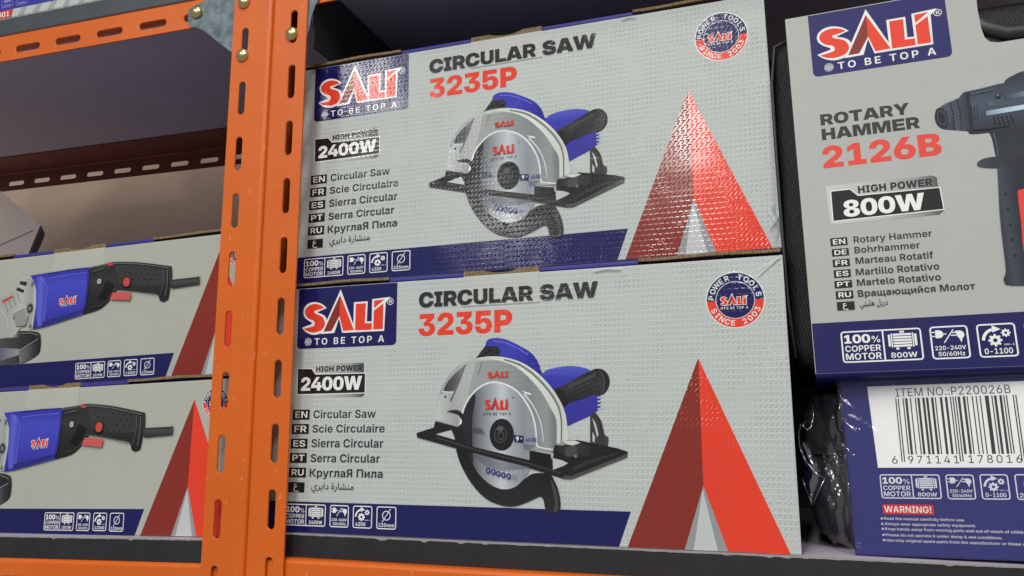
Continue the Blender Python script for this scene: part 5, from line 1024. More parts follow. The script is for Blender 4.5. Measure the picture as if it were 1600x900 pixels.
 'ﻳ': (308, '0,-5 10,86 63,87 102,90 130,98 149,113 159,137 162,170 160,198 154,231 145,267 134,305 121,344 106,382 196,413 208,379 220,340 231,298 240,257 246,218 248,184 244,135 233,95 214,62 188,37 153,18 110,5 59,-3;194,-200 174,-196 157,-185 145,-168 141,-148 145,-128 157,-111 174,-99 194,-95 214,-99 231,-111 242,-128 246,-148 242,-168 231,-185 214,-196;52,-200 31,-196 14,-185 3,-168 -1,-148 3,-128 14,-111 31,-99 52,-95 72,-99 88,-111 100,-128 104,-148 100,-168 88,-185 72,-196'),
 'ﻴ': (378, '0,-5 10,86 53,87 86,93 110,104 128,122 142,148 153,185 163,232 175,292 261,276 257,258 252,237 248,215 244,194 242,174 241,156 242,141 244,128 249,116 260,105 277,97 303,91 340,87 388,86 409,82 422,73 430,59 433,42 429,25 418,10 400,-1 378,-5 325,-3 284,2 252,10 228,22 211,37 199,56 192,78 187,105 219,103 202,72 183,47 162,28 138,15 110,5 78,-1 42,-4;256,-200 236,-196 218,-185 207,-168 203,-148 207,-128 218,-111 236,-99 256,-95 276,-99 292,-111 304,-128 308,-148 304,-168 292,-185 276,-196;114,-200 93,-196 76,-185 65,-168 61,-148 65,-128 76,-111 93,-99 114,-95 133,-99 150,-111 162,-128 165,-148 162,-168 150,-185 133,-196'),
}


# ------------------------------------------------------------------ artwork
def curve(pts, corner=48.0, n=3):
    """round a traced outline, keeping its sharp corners"""
    m = len(pts)
    P = [Vector(p) for p in pts]
    sharp = []
    for i in range(m):
        a, b = P[i] - P[i - 1], P[(i + 1) % m] - P[i]
        sharp.append(a.length > 1e-6 and b.length > 1e-6 and math.degrees(a.angle(b)) > corner)
    out = []
    for i in range(m):
        j = (i + 1) % m
        p0, p1, p2, p3 = P[i - 1], P[i], P[j], P[(i + 2) % m]
        t1 = Vector((0, 0)) if sharp[i] else (p2 - p0) * 0.5
        t2 = Vector((0, 0)) if sharp[j] else (p3 - p1) * 0.5
        if sharp[i] and sharp[j]:
            out.append(tuple(p1))
            continue
        for k in range(n):
            t = k / n
            h = (2 * t ** 3 - 3 * t ** 2 + 1) * p1 + (t ** 3 - 2 * t ** 2 + t) * t1 + (-2 * t ** 3 + 3 * t ** 2) * p2 + (t ** 3 - t ** 2) * t2
            out.append(tuple(h))
    return out


LOGO_BOX = (16.7, 199.7, 120.4, 247.3)


def brand_letters(p, f, small=False, white=WHITE, red=RED, dark=DKRED):
    """the four red letters with the tall pointed A; f maps the saw carton's millimetres to this face"""
    T = lambda q: [f(*a) for a in q]
    if not small:
        l0 = p.k + 1
        p.poly(T(curve(UV['A.SW'])), white, l0)
        p.poly(T(UV['A.ALIW']), white, l0 + 1)
    l1 = p.k + 1
    p.poly(T(curve(UV['A.S'])), red, l1)
    p.poly(T(UV['A.Ar']), red, l1)
    p.poly(T(UV['A.Ad']), dark, l1 + 1)
    p.poly(T(UV['A.L']), red, l1)
    p.poly(T(UV['A.Iu']), red, l1)
    p.poly(T(UV['A.Il']), red, l1)


def to_box(u0, v0, u1, v1, skew=0.0):
    a, b, c, d = LOGO_BOX

    def f(u, v):
        x, y = (u - a) / (c - a), (v - b) / (d - b)
        return (u0 + (u1 - u0) * x, v0 + (v1 - v0) * y + skew * x)
    return f


def globe(p, cx, cy, r, color, bgc):
    k = p.k + 1
    p.poly(ellipse(cx, cy, r, r, 20), color, k)
    for ry in (0.45,):
        p.poly([ellipse(cx, cy, r * 0.92, r * 0.92, 20), ellipse(cx, cy, r * 0.80, r * 0.80, 20)[::-1]], bgc, k + 1)
        p.poly([ellipse(cx, cy, r * 0.50, r * 0.86, 18), ellipse(cx, cy, r * 0.36, r * 0.80, 18)[::-1]], bgc, k + 1)
    for dy in (-0.38, 0.0, 0.38):
        p.poly([(cx - r * 0.85, cy + r * (dy - 0.05)), (cx + r * 0.85, cy + r * (dy - 0.05)),
                (cx + r * 0.85, cy + r * (dy + 0.05)), (cx - r * 0.85, cy + r * (dy + 0.05))], bgc, k + 1)
    p.poly([(cx - r * 0.05, cy - r * 0.85), (cx + r * 0.05, cy - r * 0.85), (cx + r * 0.05, cy + r * 0.85), (cx - r * 0.05, cy + r * 0.85)], bgc, k + 1)


def registered(p, cx, cy, r, color):
    k = p.k + 1
    p.poly([ellipse(cx, cy, r, r, 20), ellipse(cx, cy, r * 0.82, r * 0.82, 20)[::-1]], color, k)
    p.text("R", 'B', cx - r * 0.38, cy - r * 0.50, color, r * 1.0, cx + r * 0.46, layer=k)


def motto(p, u0, v0, u1, cap, color, gl=True, bgc=NAVY):
    """globe and the letter-spaced motto"""
    if gl:
        globe(p, u0 - cap * 1.05, v0 + cap * 0.5, cap * 0.62, color, bgc)
    p.text("TO BE TOP A", 'B', u0, v0, color, cap, u1, track=190)


def logo_panel(p, panel, f, tobe, gl, reg, blue=NAVY):
    """navy panel hanging from the carton's top edge with its lower corners rounded"""
    (x0, y1), (x1, y0), r = panel[0], panel[1], 4.5
    pts = [(x1, y1), (x0, y1)]
    pts += ellipse(x0 + r, y0 + r, r, r, 5, 180, 270) + ellipse(x1 - r, y0 + r, r, r, 5, 270, 360)
    p.poly(pts, blue)
    brand_letters(p, f)
    k = p.k
    p.text("TO BE TOP A", 'B', tobe[0], tobe[1], WHITE, tobe[3], tobe[2], track=190)
    globe(p, gl[0], gl[1], gl[2], WHITE, blue)
    registered(p, reg[0], reg[1], reg[2], WHITE)


def badge(p, cx, cy, r):
    p.poly(ellipse(cx, cy, r, r, 48), lin(222, 222, 216))
    p.poly(ellipse(cx, cy, r * 0.955, r * 0.955, 48, -1, 181), NAVY)
    p.poly(ellipse(cx, cy, r * 0.955, r * 0.955, 48, 181, 359), RED, p.k)
    p.poly(ellipse(cx, cy, r * 0.665, r * 0.665, 40), lin(196, 196, 200))
    p.poly(ellipse(cx, cy, r * 0.635, r * 0.635, 40), NAVY)
    brand_letters(p, to_box(cx - 0.52 * r, cy - 0.19 * r, cx + 0.44 * r, cy + 0.25 * r))
    p.text("TO BE TOP A", 'B', cx - 0.40 * r, cy - 0.32 * r, WHITE, 0.085 * r, cx + 0.42 * r, track=150)
    globe(p, cx - 0.46 * r, cy - 0.275 * r, 0.05 * r, WHITE, NAVY)
    k = p.k + 1
    cap = 0.185 * r
    for word, a0, a1, top in (("POWER TOOLS", 171.0, 11.0, True), ("SINCE 2003", 207.0, 335.0, False)):
        n = len(word)
        for i, ch in enumerate(word):
            if ch == ' ':
                continue
            a = math.radians(a0 + (a1 - a0) * i / (n - 1))
            adv, cs = glyph('B', ch)
            hw = (min(x for c in cs for x, _ in c) + max(x for c in cs for x, _ in c)) / 2 * cap / 727 * 1.05
            if top:
                rb, rot = 0.715 * r, a - math.pi / 2
            else:
                rb, rot = 0.715 * r + cap, a + math.pi / 2
            bx, by = cx + rb * math.cos(a), cy + rb * math.sin(a)
            p.text(ch, 'B', bx - hw * math.cos(rot), by - hw * math.sin(rot), WHITE, cap, rot=rot, layer=k, sx=cap / 727 * 1.05)


def gear(cx, cy, r, n, hole):
    pts = []
    for i in range(n):
        for da, rr in ((-0.30, 0.76), (-0.20, 1.0), (0.20, 1.0), (0.30, 0.76)):
            a = 2 * math.pi * (i + da) / n
            pts.append((cx + r * rr * math.cos(a), cy + r * rr * math.sin(a)))
    return [pts, ellipse(cx, cy, hole, hole, 12)[::-1]]


def icon_copper(p, x0, y0, x1, y1, xd, watts, c=WHITE):
    w = 0.045 * (y1 - y0)
    H = y1 - y0
    k = p.k + 1
    p.frame(x0, y0, x1, y1, 0.10 * H, w, c, k)
    p.poly([(xd - w / 2, y0 + w), (xd + w / 2, y0 + w), (xd + w / 2, y1 - w), (xd - w / 2, y1 - w)], c, k)
    a, b = x0 + 0.10 * H, xd - 0.09 * H
    p.text("100", 'K', a, y0 + 0.61 * H, c, 0.27 * H, a + (b - a) * 0.73, layer=k)
    p.text("%", 'B', a + (b - a) * 0.77, y0 + 0.61 * H, c, 0.20 * H, b, layer=k)
    p.text("COPPER", 'B', a, y0 + 0.345 * H, c, 0.19 * H, b, layer=k)
    p.text("MOTOR", 'B', a, y0 + 0.09 * H, c, 0.20 * H, b, layer=k)
    m = (xd + x1) / 2
    q = (x1 - xd)
    my, mh = y0 + 0.64 * H, 0.22 * H
    mw = q * 0.24
    # stator with cooling fins, end bells and feet
    for i in range(5):
        yy = my - mh + (2 * mh) * (i + 0.5) / 5
        p.poly(rrect(m - mw, yy - mh * 0.145, m + mw, yy + mh * 0.145, mh * 0.05), c, k)
    for sgn in (-1, 1):
        p.poly(rrect(min(m + sgn * mw * 1.08, m + sgn * mw * 1.22), my - mh, max(m + sgn * mw * 1.08, m + sgn * mw * 1.22), my + mh, 0.1), c, k)
        p.poly(rrect(min(m + sgn * mw * 1.30, m + sgn * mw * 1.55), my - mh * 0.85, max(m + sgn * mw * 1.30, m + sgn * mw * 1.55), my + mh * 0.85, mh * 0.12), c, k)
        p.poly(rrect(m + sgn * mw * 0.6 - mw * 0.17, my - mh * 1.32, m + sgn * mw * 0.6 + mw * 0.17, my - mh * 1.04, 0.1), c, k)
    p.poly(rrect(m - mw * 0.25, my + mh * 1.04, m + mw * 0.25, my + mh * 1.3, 0.1), c, k)
    p.text(watts, 'B', m - q * 0.34, y0 + 0.10 * H, c, 0.16 * H, m + q * 0.34, layer=k)


def icon_frame(p, x0, y0, x1, y1, c):
    k = p.k + 1
    H = y1 - y0
    p.frame(x0, y0, x1, y1, 0.11 * H, 0.045 * H, c, k)
    return k, (x0 + x1) / 2, H, x1 - x0


def icon_plug(p, x0, y0, x1, y1, c=WHITE):
    k, m, H, q = icon_frame(p, x0, y0, x1, y1, c)
    cx, cy, r = m - 0.26 * q, y0 + 0.76 * H, 0.12 * H
    p.poly([(cx - r * 0.8, cy - r)] + ellipse(cx, cy, r, r, 10, -90, 90) + [(cx - r * 0.8, cy + r)], c, k)
    for s in (-0.5, 0.5):
        p.poly(rrect(cx - r * 2.0, cy + r * s - r * 0.13, cx - r * 0.7, cy + r * s + r * 0.13, 0.05), c, k)
    p.poly(rrect(cx + r * 0.8, cy - r * 0.12, cx + r * 1.7, cy + r * 0.12, 0.05), c, k)
    p.stroke([(m - 0.14 * q, y0 + 0.50 * H), (m + 0.12 * q, y0 + 0.88 * H)], 0.03 * H, c, k)
    cx, cy = m + 0.27 * q, y0 + 0.72 * H
    p.poly([(cx - r * 0.9, cy + r * 1.0)] + ellipse(cx + r * 0.1, cy, r, r, 10, 90, -60) +
           [(cx + r * 0.3, cy - r * 2.0), (cx - r * 0.1, cy - r * 0.9), (cx - r * 0.5, cy - r * 0.4)], c, k)
    for s in (-0.1, 0.6):
        p.poly(rrect(cx - r * 1.9, cy + r * s - r * 0.13, cx - r * 0.6, cy + r * s + r * 0.13, 0.05), c, k)
    p.text("220-240V", 'B', m - 0.40 * q, y0 + 0.275 * H, c, 0.125 * H, m + 0.40 * q, layer=k)
    p.text("50/60Hz", 'B', m - 0.33 * q, y0 + 0.095 * H, c, 0.125 * H, m + 0.36 * q, layer=k)


def icon_speed(p, x0, y0, x1, y1, rpm, c=WHITE):
    k, m, H, q = icon_frame(p, x0, y0, x1, y1, c)
    p.poly(gear(m - 0.05 * q, y0 + 0.50 * H, 0.185 * H, 8, 0.06 * H), c, k)
    p.poly(gear(m + 0.24 * q, y0 + 0.71 * H, 0.125 * H, 8, 0.04 * H), c, k)
    cx, cy, r = m - 0.02 * q, y0 + 0.50 * H, 0.34 * H
    p.poly(arc_band(cx, cy, r * 0.86, r * 1.10, 178, 104, 12), c, k)
    a = math.radians(100)
    tx, ty = cx + r * math.cos(a), cy + r * math.sin(a)
    p.poly([(tx - 0.02 * H, ty + 0.12 * H), (tx + 0.20 * H, ty - 0.01 * H), (tx - 0.02 * H, ty - 0.10 * H)], c, k)
    p.text("min-1", 'B', m + 0.16 * q, y0 + 0.34 * H, c, 0.055 * H, m + 0.42 * q, layer=k)
    p.text(rpm, 'B', m - 0.36 * q, y0 + 0.10 * H, c, 0.165 * H, m + (0.16 if len(rpm) < 5 else 0.36) * q, layer=k)


def icon_diameter(p, x0, y0, x1, y1, mm, c=WHITE):
    k, m, H, q = icon_frame(p, x0, y0, x1, y1, c)
    cy, r = y0 + 0.60 * H, 0.215 * H
    p.poly([ellipse(m, cy, r, r, 24), ellipse(m, cy, r * 0.82, r * 0.82, 24)[::-1]], c, k)
    p.stroke([(m - r * 1.0, cy - r * 1.35), (m + r * 0.95, cy + r * 1.35)], 0.035 * H, c, k)
    p.text(mm, 'B', m - 0.40 * q, y0 + 0.10 * H, c, 0.16 * H, m + 0.40 * q, layer=k)


def power_plate(p, UVk, watts):
    g = lambda n: UV[UVk + n]
    s = g('silver')
    x0, x1 = min(a for a, _ in s), max(a for a, _ in s)
    y0, y1 = min(b for _, b in s), max(b for _, b in s)
    a, m_, d = lin(206, 206, 202), lin(150, 151, 150), lin(66, 66, 66)
    p.blend(s, [(x0, lin(200, 200, 196)), (x0 + (x1 - x0) * 0.45, lin(186, 187, 184)), (x0 + (x1 - x0) * 0.8, m_), (x1, d)])
    w = g('platew')
    p.poly(w, lin(232, 232, 228))
    cx, cy = sum(a for a, _ in w) / len(w), sum(b for _, b in w) / len(w)
    lo, hi = min(b for _, b in w), max(b for _, b in w)
    L, R = min(a for a, _ in w), max(a for a, _ in w)
    e = 0.9
    inner = [(w[0][0] + e, w[0][1] - e), (w[1][0] - e * 0.4, w[1][1] - e), (w[2][0] - e * 0.4, w[2][1] - e),
             (w[3][0] - e, w[3][1] - e), (w[4][0] - e, w[4][1] + e), (w[5][0] + e, w[5][1] + e)]
    p.poly(inner, lin(30, 30, 31))
    h = g('hp')
    p.text("HIGH POWER", 'K', h[0][0], h[0][1], INK, (h[2][1] - h[0][1]), h[1][0], track=20)
    q = g('pw')
    p.text(watts, 'K', q[0][0], (q[0][1] + q[1][1]) / 2, WHITE, q[2][1] - q[0][1], q[1][0])


ARABIC_SAW = ''.join(map(chr, (0xFEF1, 0xFEAE, 0xFEF3, 0xFE8D, 0xFEA9, 0x20, 0xFE93, 0xFEAD, 0xFE8E, 0xFEB8, 0xFEE8, 0xFEE3)))
ARABIC_DRILL = ''.join(map(chr, (0xFEF2, 0xFE98, 0xFEF4, 0xFEE0, 0xFEEB, 0x20, 0xFEDD, 0xFEF3, 0xFEAD, 0xFEA9)))
AIN = chr(0xFEC9)


def language_list(p, key, rows, arabic):
    n = len(rows) + 1
    for i in range(n):
        (x0, y1), (x1, y0) = UV['%slb%d' % (key, i)]
        p.poly([(x0, y0), (x1, y0), (x1, y1), (x0, y1)], lin(34, 34, 34))
        h = y1 - y0
        w = x1 - x0
        t = UV['%slt%d' % (key, i)]
        v = (t[0][1] + t[1][1]) / 2
        cap = t[2][1] - t[0][1]
        if i < n - 1:
            code, word = rows[i]
            p.text(code, 'B', x0 + 0.15 * w, y0 + 0.19 * h, WHITE, 0.64 * h, x1 - 0.13 * w)
            p.text(word, 'B', t[0][0], v, INK, cap, t[1][0])
        else:
            p.text(AIN, 'A', x0 + 0.33 * w, y0 + 0.38 * h, WHITE, 0.62 * h, x1 - 0.36 * w)
            p.text(arabic, 'A', t[0][0], v + 0.4, INK, cap * 0.95, t[1][0])


def carton(name, W0, W1, H, D, mat, parent, side=NAVY, front=SILVER, hole=None):
    """board of a closed carton; front face in the plane y = 0"""
    bm = bmesh.new()
    add_box(bm, W0 / 1000, W1 / 1000, 0, D / 1000, 0, H / 1000, 0.0011, 2)

    def colour(f):
        n = f.normal
        if n.y < -0.4:
            return front
        if abs(n.x) > 0.6 or n.z > 0.6:
            return side
        return front
    return col_mesh(name, bm, mat, parent, colour)


def lid(parent, W0, W1, H, D, tabs, notch, mat):
    """tuck-in lid: its navy lip along the front between the brown raw board of its tabs"""
    h = H / 1000
    bm = bmesh.new()
    add_box(bm, W0 / 1000 + 0.002, W1 / 1000 - 0.002, 0.012, D / 1000 - 0.004, h, h + 0.0052, 0.0008, 1)
    for a, b in ((tabs[0][1], notch[0]), (notch[1], tabs[1][0])):
        add_box(bm, a / 1000, b / 1000, 0.0008, 0.0118, h + 0.0001, h + 0.0046, 0.0012, 2)
    col_mesh('lid', bm, mat, parent, lambda f: lin(62, 60, 138))
    rnd = random.Random(3)
    for a, b in tabs:
        bm = bmesh.new()
        n = 40
        y0, y1 = -0.0006, 0.0115
        za, zb = h + 0.0030, h + 0.0058
        prev = None
        for i in range(n + 1):
            x = (a + (b - a) * i / n) / 1000
            j = rnd.uniform(-0.00035, 0.00035)
            sag = 0.0005 * math.sin(i * 0.21 + a)
            ring = [bm.verts.new((x, y0 + j, za + sag + j * 0.5)), bm.verts.new((x, y1, za)), bm.verts.new((x, y1, zb)),
                    bm.verts.new((x, y0 + j * 1.5, zb + sag + j * 0.6))]
            if prev:
                for k in range(4):
                    bm.faces.new((prev[k], prev[(k + 1) % 4], ring[(k + 1) % 4], ring[k]))
            else:
                bm.faces.new(ring)
            prev = ring
        bm.faces.new(prev[::-1])
        mesh_obj('lid_tab', bm, M_CORR, parent)
    a, b = notch
    c = (a + b) / 2
    r = (b - a) * 0.19
    bm = bmesh.new()
    h0, h1 = h + 0.0006, h + 0.0056
    pts = [(a / 1000, h0), (b / 1000, h0), (b / 1000, h1)]
    pts += [((c + r * (1.25 - 2.5 * i / 12)) / 1000, h1 - 0.0034 * math.sin(math.pi * i / 12) ** 0.8) for i in range(13)]
    pts += [(a / 1000, h1)]
    prism(bm, [pts], 0.0006, 0.0045)
    mesh_obj('lid_tab', bm, M_CORR, parent)


def tuck_flap(parent, a, b, v0, v1, mat, front=None):
    """the middle flap pushed into the front, a hair proud of the face, with its crease and cut edges"""
    front = front or lin(190, 194, 188)
    bm = bmesh.new()
    n = 10
    rows = []
    prof = [(v1 + 0.4, 0.0004), (v1 - 0.6, -0.00042), (v0 + 2.4, -0.00040), (v0 + 1.2, -0.00080), (v0, -0.00012)]
    for v, y in prof:
        rows.append([bm.verts.new(((a + (b - a) * i / n) / 1000, y, v / 1000)) for i in range(n + 1)])
    for r1, r2 in zip(rows, rows[1:]):
        for i in range(n):
            bm.faces.new((r1[i], r2[i], r2[i + 1], r1[i + 1]))
    back = [[bm.verts.new((v.co.x, 0.0012, v.co.z)) for v in r] for r in (rows[0], rows[-1])]
    for i in (0, n):
        col_ = [r[i] for r in rows]
        bm.faces.new(col_ + [back[1][i], back[0][i]])
    return col_mesh('tuck_flap', bm, mat, parent, lambda f: front)


# ------------------------------------------------------------------ the racks
def angle_post(name, parent, x0, x1, y, z0, z1, slots, seam_right, slot_x):
    """upright of slotted angle: front flange x0..x1 with its slots, side flange going back at the seam"""
    bm = bmesh.new()
    t, r = 0.0022, 0.005
    if seam_right:
        fx0, fx1, sgn, xs = x0, x1 - r, 1, x1
    else:
        fx0, fx1, sgn, xs = x0 + r, x1, -1, x0
    sheet = [[(fx0, z0), (fx1, z0), (fx1, z1), (fx0, z1)]]
    prism(bm, sheet + [stadium(slot_x, z, 0.0385, 0.0086, True)[::-1] for z in slots], y, y + t, 0,
          sheet + [stadium(slot_x, z, 0.0399, 0.0100, True)[::-1] for z in slots])
    # rounded bend and side flange, swept along z
    prof = []
    cx = xs - sgn * r
    for i in range(7):
        a = math.pi / 2 * i / 6
        prof.append((cx + sgn * r * math.sin(a), y + r - r * math.cos(a)))
    prof.append((xs, y + 0.048))
    inner = [(xs - sgn * t, y + 0.048)]
    for i in range(7):
        a = math.pi / 2 * (6 - i) / 6
        inner.append((cx + sgn * (r - t) * math.sin(a), y + r - (r - t) * math.cos(a)))
    ring = prof + inner
    lo = [bm.verts.new((a, b, z0)) for a, b in ring]
    hi = [bm.verts.new((a, b, z1)) for a, b in ring]
    n = len(ring)
    for i in range(n):
        bm.faces.new((lo[i], lo[(i + 1) % n], hi[(i + 1) % n], hi[i]))
    bm.faces.new(lo)
    bm.faces.new(hi[::-1])
    return mesh_obj(name, bm, M_ORANGE, parent)


def angle_beam(name, parent, mtx, x0, x1, h, slots, slot_z, mat, flange=0.036, ydir=1, slot_len=0.039):
    """horizontal slotted angle: face in local XZ from z=0 to h, top flange going back under the board"""
    bm = bmesh.new()
    t, r = 0.0022, 0.0045
    sheet = [[(x0, 0), (x1, 0), (x1, h - r), (x0, h - r)]]
    prism(bm, sheet + [stadium(x, slot_z, slot_len, 0.0088, False)[::-1] for x in slots], 0, t * ydir, 0,
          sheet + [stadium(x, slot_z, slot_len + 0.0014, 0.0102, False)[::-1] for x in slots])
    prof = []
    for i in range(7):
        a = math.pi / 2 * i / 6
        prof.append(((r - r * math.cos(a)) * ydir, h - r + r * math.sin(a)))
    prof.append((flange * ydir, h))
    inner = [(flange * ydir, h - t)]
    for i in range(7):
        a = math.pi / 2 * (6 - i) / 6
        inner.append(((r - (r - t) * math.cos(a)) * ydir, h - r + (r - t) * math.sin(a)))
    ring = prof + inner
    lo = [bm.verts.new((x0, a, b)) for a, b in ring]
    hi = [bm.verts.new((x1, a, b)) for a, b in ring]
    n = len(ring)
    for i in range(n):
        bm.faces.new((lo[i], lo[(i + 1) % n], hi[(i + 1) % n], hi[i]))
    bm.faces.new(lo)
    bm.faces.new(hi[::-1])
    bm.transform(mtx)
    return mesh_obj(name, bm, mat, parent)


def bolt(parent, x, y, z, r=0.0078):
    bm = bmesh.new()
    n, rings = 18, 6
    prev = None
    for j in range(rings):
        a = math.pi / 2 * j / (rings - 1)
        rr, d = r * math.cos(a), 0.0050 * math.sin(a)
        if j == rings - 1:
            top = bm.verts.new((x, y - d - 0.0008, z))
            for i in range(n):
                bm.faces.new((prev[i], prev[(i + 1) % n], top))
        else:
            cur = [bm.verts.new((x + rr * math.cos(2 * math.pi * i / n), y - d - 0.0008, z + rr * math.sin(2 * math.pi * i / n))) for i in range(n)]
            if prev:
                for i in range(n):
                    bm.faces.new((prev[i], prev[(i + 1) % n], cur[(i + 1) % n], cur[i]))
            else:
                base = [bm.verts.new((v.co.x, y + 0.003, v.co.z)) for v in cur]
                for i in range(n):
                    bm.faces.new((base[i], base[(i + 1) % n], cur[(i + 1) % n], cur[i]))
                bm.faces.new(base[::-1])
            prev = cur
    return mesh_obj('bolt', bm, M_BRASS, parent, smooth=True)


def board(parent, mtx, x0, x1, y0, y1, z0, z1, chips, band=None):
    bm = bmesh.new()
    add_box(bm, x0, x1, y0 + 0.0011, y1, z0, z1)
    bm.transform(mtx)
    b = mesh_obj('shelf_board', bm, M_BOARD, parent)
    bm = bmesh.new()
    add_box(bm, x0, x1, y0, y0 + 0.0010, z0, z1 - 0.0006, 0.0004, 1)
    bm.transform(mtx)
    mesh_obj('edge_band', bm, band or M_EDGE, b)
    # pale chipped line along the top edge of the band, with burrs hanging over it
    bm = bmesh.new()
    rnd = random.Random(5)
    n = 260
    prev = None
    for i in range(n + 1):
        x = x0 + (x1 - x0) * i / n
        d = 0.0006 + rnd.random() ** 3 * 0.0005
        if chips and rnd.random() < 0.05:
            d += rnd.random() * 0.0016
        a = bm.verts.new((x, y0 - 0.00025, z1 - 0.0003 - d))
        c = bm.verts.new((x, y0 - 0.00025, z1 + 0.0002))
        e = bm.verts.new((x, y0 + 0.0022, z1 + 0.0002))
        if prev:
            bm.faces.new((prev[0], a, c, prev[1]))
            bm.faces.new((prev[1], c, e, prev[2]))
        prev = (a, c, e)
    bm.transform(mtx)
    mesh_obj('chipped_edge', bm, M_CHIP, b)
    return b


def gusset(parent, outline, y0, y1, mtx=None):
    bm = bmesh.new()
    prism(bm, [outline], y0, y1)
    if mtx is not None:
        bm.transform(mtx)
    return mesh_obj('gusset_plate', bm, M_GALV, parent)


I4 = Matrix.Identity(4)
R_ = math.radians

# left rack: stands turned a little towards the camera; its lower shelf sags to the left
rack_l = thing('shelving_rack', "orange slotted angle rack on the left holding the angle grinder cartons", 'rack', (-0.05, 0.0, -0.12))
post_l_slots = [0.0130 + 0.0648 * k for k in range(-2, 12)]
XL, ZL = -0.05, -0.12
angle_post('upright_post', rack_l, -0.0764 - XL, -0.0250 - XL, -0.0220, -0.10 - ZL, 0.80 - ZL,
           [z - ZL for z in post_l_slots], True, -0.0598 - XL)
YL = R_(2.2)
m_up = Matrix.Translation((-XL, 0, -ZL)) @ Matrix.Translation((-0.08, -0.0178, 0.566)) @ Matrix.Rotation(YL, 4, 'Z')
up_slots = [-0.0505 - 0.0638 * k + 0.0 for k in range(0, 14)]
angle_beam('cross_beam', rack_l, m_up, -0.95, 0.045, 0.0365, up_slots, 0.0135, M_ORANGE)
m_ub = m_up @ Matrix.Translation((0, 0, 0.0366))
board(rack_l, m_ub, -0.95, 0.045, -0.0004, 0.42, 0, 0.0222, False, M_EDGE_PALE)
m_lo = Matrix.Translation((-XL, 0, -ZL)) @ Matrix.Translation((-0.08, -0.0178, -0.0082)) @ Matrix.Rotation(YL, 4, 'Z') @ Matrix.Rotation(-R_(1.15), 4, 'Y')
angle_beam('cross_beam', rack_l, m_lo @ Matrix.Translation((0, 0.0, -0.0605)), -0.95, 0.045, 0.0365, up_slots, 0.0135, M_ORANGE)
board(rack_l, m_lo @ Matrix.Translation((0, 0, -0.0239)), -0.95, 0.045, 0.004, 0.42, 0, 0.0232, True)
m_re = m_up @ Matrix.Translation((0, 0.435, 0))
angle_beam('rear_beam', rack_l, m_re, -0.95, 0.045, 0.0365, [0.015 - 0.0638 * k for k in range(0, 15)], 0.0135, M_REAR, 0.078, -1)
gp = [(-0.1425, 0.5834), (-0.1405, 0.5895), (-0.1330, 0.5925), (-0.1150, 0.5975), (-0.1000, 0.6020), (-0.070, 0.606), (-0.070, 0.5180),
      (-0.0785, 0.5255), (-0.0880, 0.5330), (-0.0990, 0.5419), (-0.1100, 0.5515), (-0.1200, 0.5592), (-0.1300, 0.5640), (-0.1375, 0.5665), (-0.1412, 0.5730)]
gusset(rack_l, [(x + 0.08, z) for x, z in curve(gp, 60, 2)], -0.0021, -0.0004,
       Matrix.Translation((-XL, 0, -ZL)) @ Matrix.Translation((-0.08, -0.0178, 0)) @ Matrix.Rotation(YL, 4, 'Z'))
for x, y, z in ((-0.1293, -0.0220, 0.5826), (-0.0628, -0.0220, 0.5828), (-0.0608, -0.0220, 0.5177)):
    bolt(rack_l, x - XL, y, z - ZL)

# right rack
rack_r = thing('shelving_rack', "orange slotted angle rack in the middle holding the circular saw cartons", 'rack', (0.30, 0.0, -0.12))
XR, ZR = 0.30, -0.12
TR_ = Matrix.Translation((-XR, 0, -ZR))
angle_post('upright_post', rack_r, -0.0244 - XR, 0.0214 - XR, -0.0220, -0.10 - ZR, 0.80 - ZR,
           [0.0242 + 0.0646 * k - ZR for k in range(-2, 12)], False, 0.0046 - XR)
m = TR_ @ Matrix.Translation((0, -0.0178, 0.566))
angle_beam('cross_beam', rack_r, m, -0.018, 1.20, 0.0365, [0.02 + 0.0638 * k for k in range(18)], 0.0135, M_ORANGE)
board(rack_r, m @ Matrix.Translation((0, 0, 0.0366)), -0.018, 1.20, 0.0, 0.42, 0, 0.0222, False)
m = TR_ @ Matrix.Translation((0, -0.0178, 0))
angle_beam('cross_beam', rack_r, m @ Matrix.Translation((0, 0, -0.0590)), -0.018, 1.20, 0.0365, [0.0638 * k + 0.03 for k in range(18)], 0.0135, M_ORANGE)
board(rack_r, m @ Matrix.Translation((0, 0, -0.0224)), -0.018, 1.20, 0.0125, 0.42, 0, 0.0222, True)
m = TR_ @ Matrix.Translation((0, 0.42, 0.566))
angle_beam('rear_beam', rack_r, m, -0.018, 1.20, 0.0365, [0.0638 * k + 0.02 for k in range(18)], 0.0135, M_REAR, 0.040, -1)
# side beam running back under the upper board
m = TR_ @ Matrix.Translation((0.025, -0.012, 0.518)) @ Matrix.Rotation(R_(90), 4, 'Z')
angle_beam('side_beam', rack_r, m, 0.0, 0.40, 0.0838, [], 0.0135, M_STEELDK, 0.036, 1)
gr_ = [(0.0190, 0.6020), (0.0980, 0.6015), (0.0940, 0.5940), (0.0650, 0.5915), (0.0490, 0.5850), (0.0385, 0.5750), (0.0300, 0.5630), (0.0252, 0.5480), (0.0228, 0.5330), (0.0195, 0.5200), (0.0120, 0.5200), (0.0120, 0.6020)]
gusset(rack_r, [(x - XR, z - ZR) for x, z in gr_], -0.0198, -0.0180)
bolt(rack_r, 0.0032 - XR, -0.0220, 0.5324 - ZR)
bolt(rack_r, 0.0052 - XR, -0.0220, 0.5970 - ZR)

bm = bmesh.new()
add_box(bm, -0.02 - XR, 1.20 - XR, 0.425, 0.431, -0.05 - ZR, 0.80 - ZR)
mesh_obj('added_back_panel', bm, M_BACK, rack_r)  # dark panel added to darken the background and cut light from behind

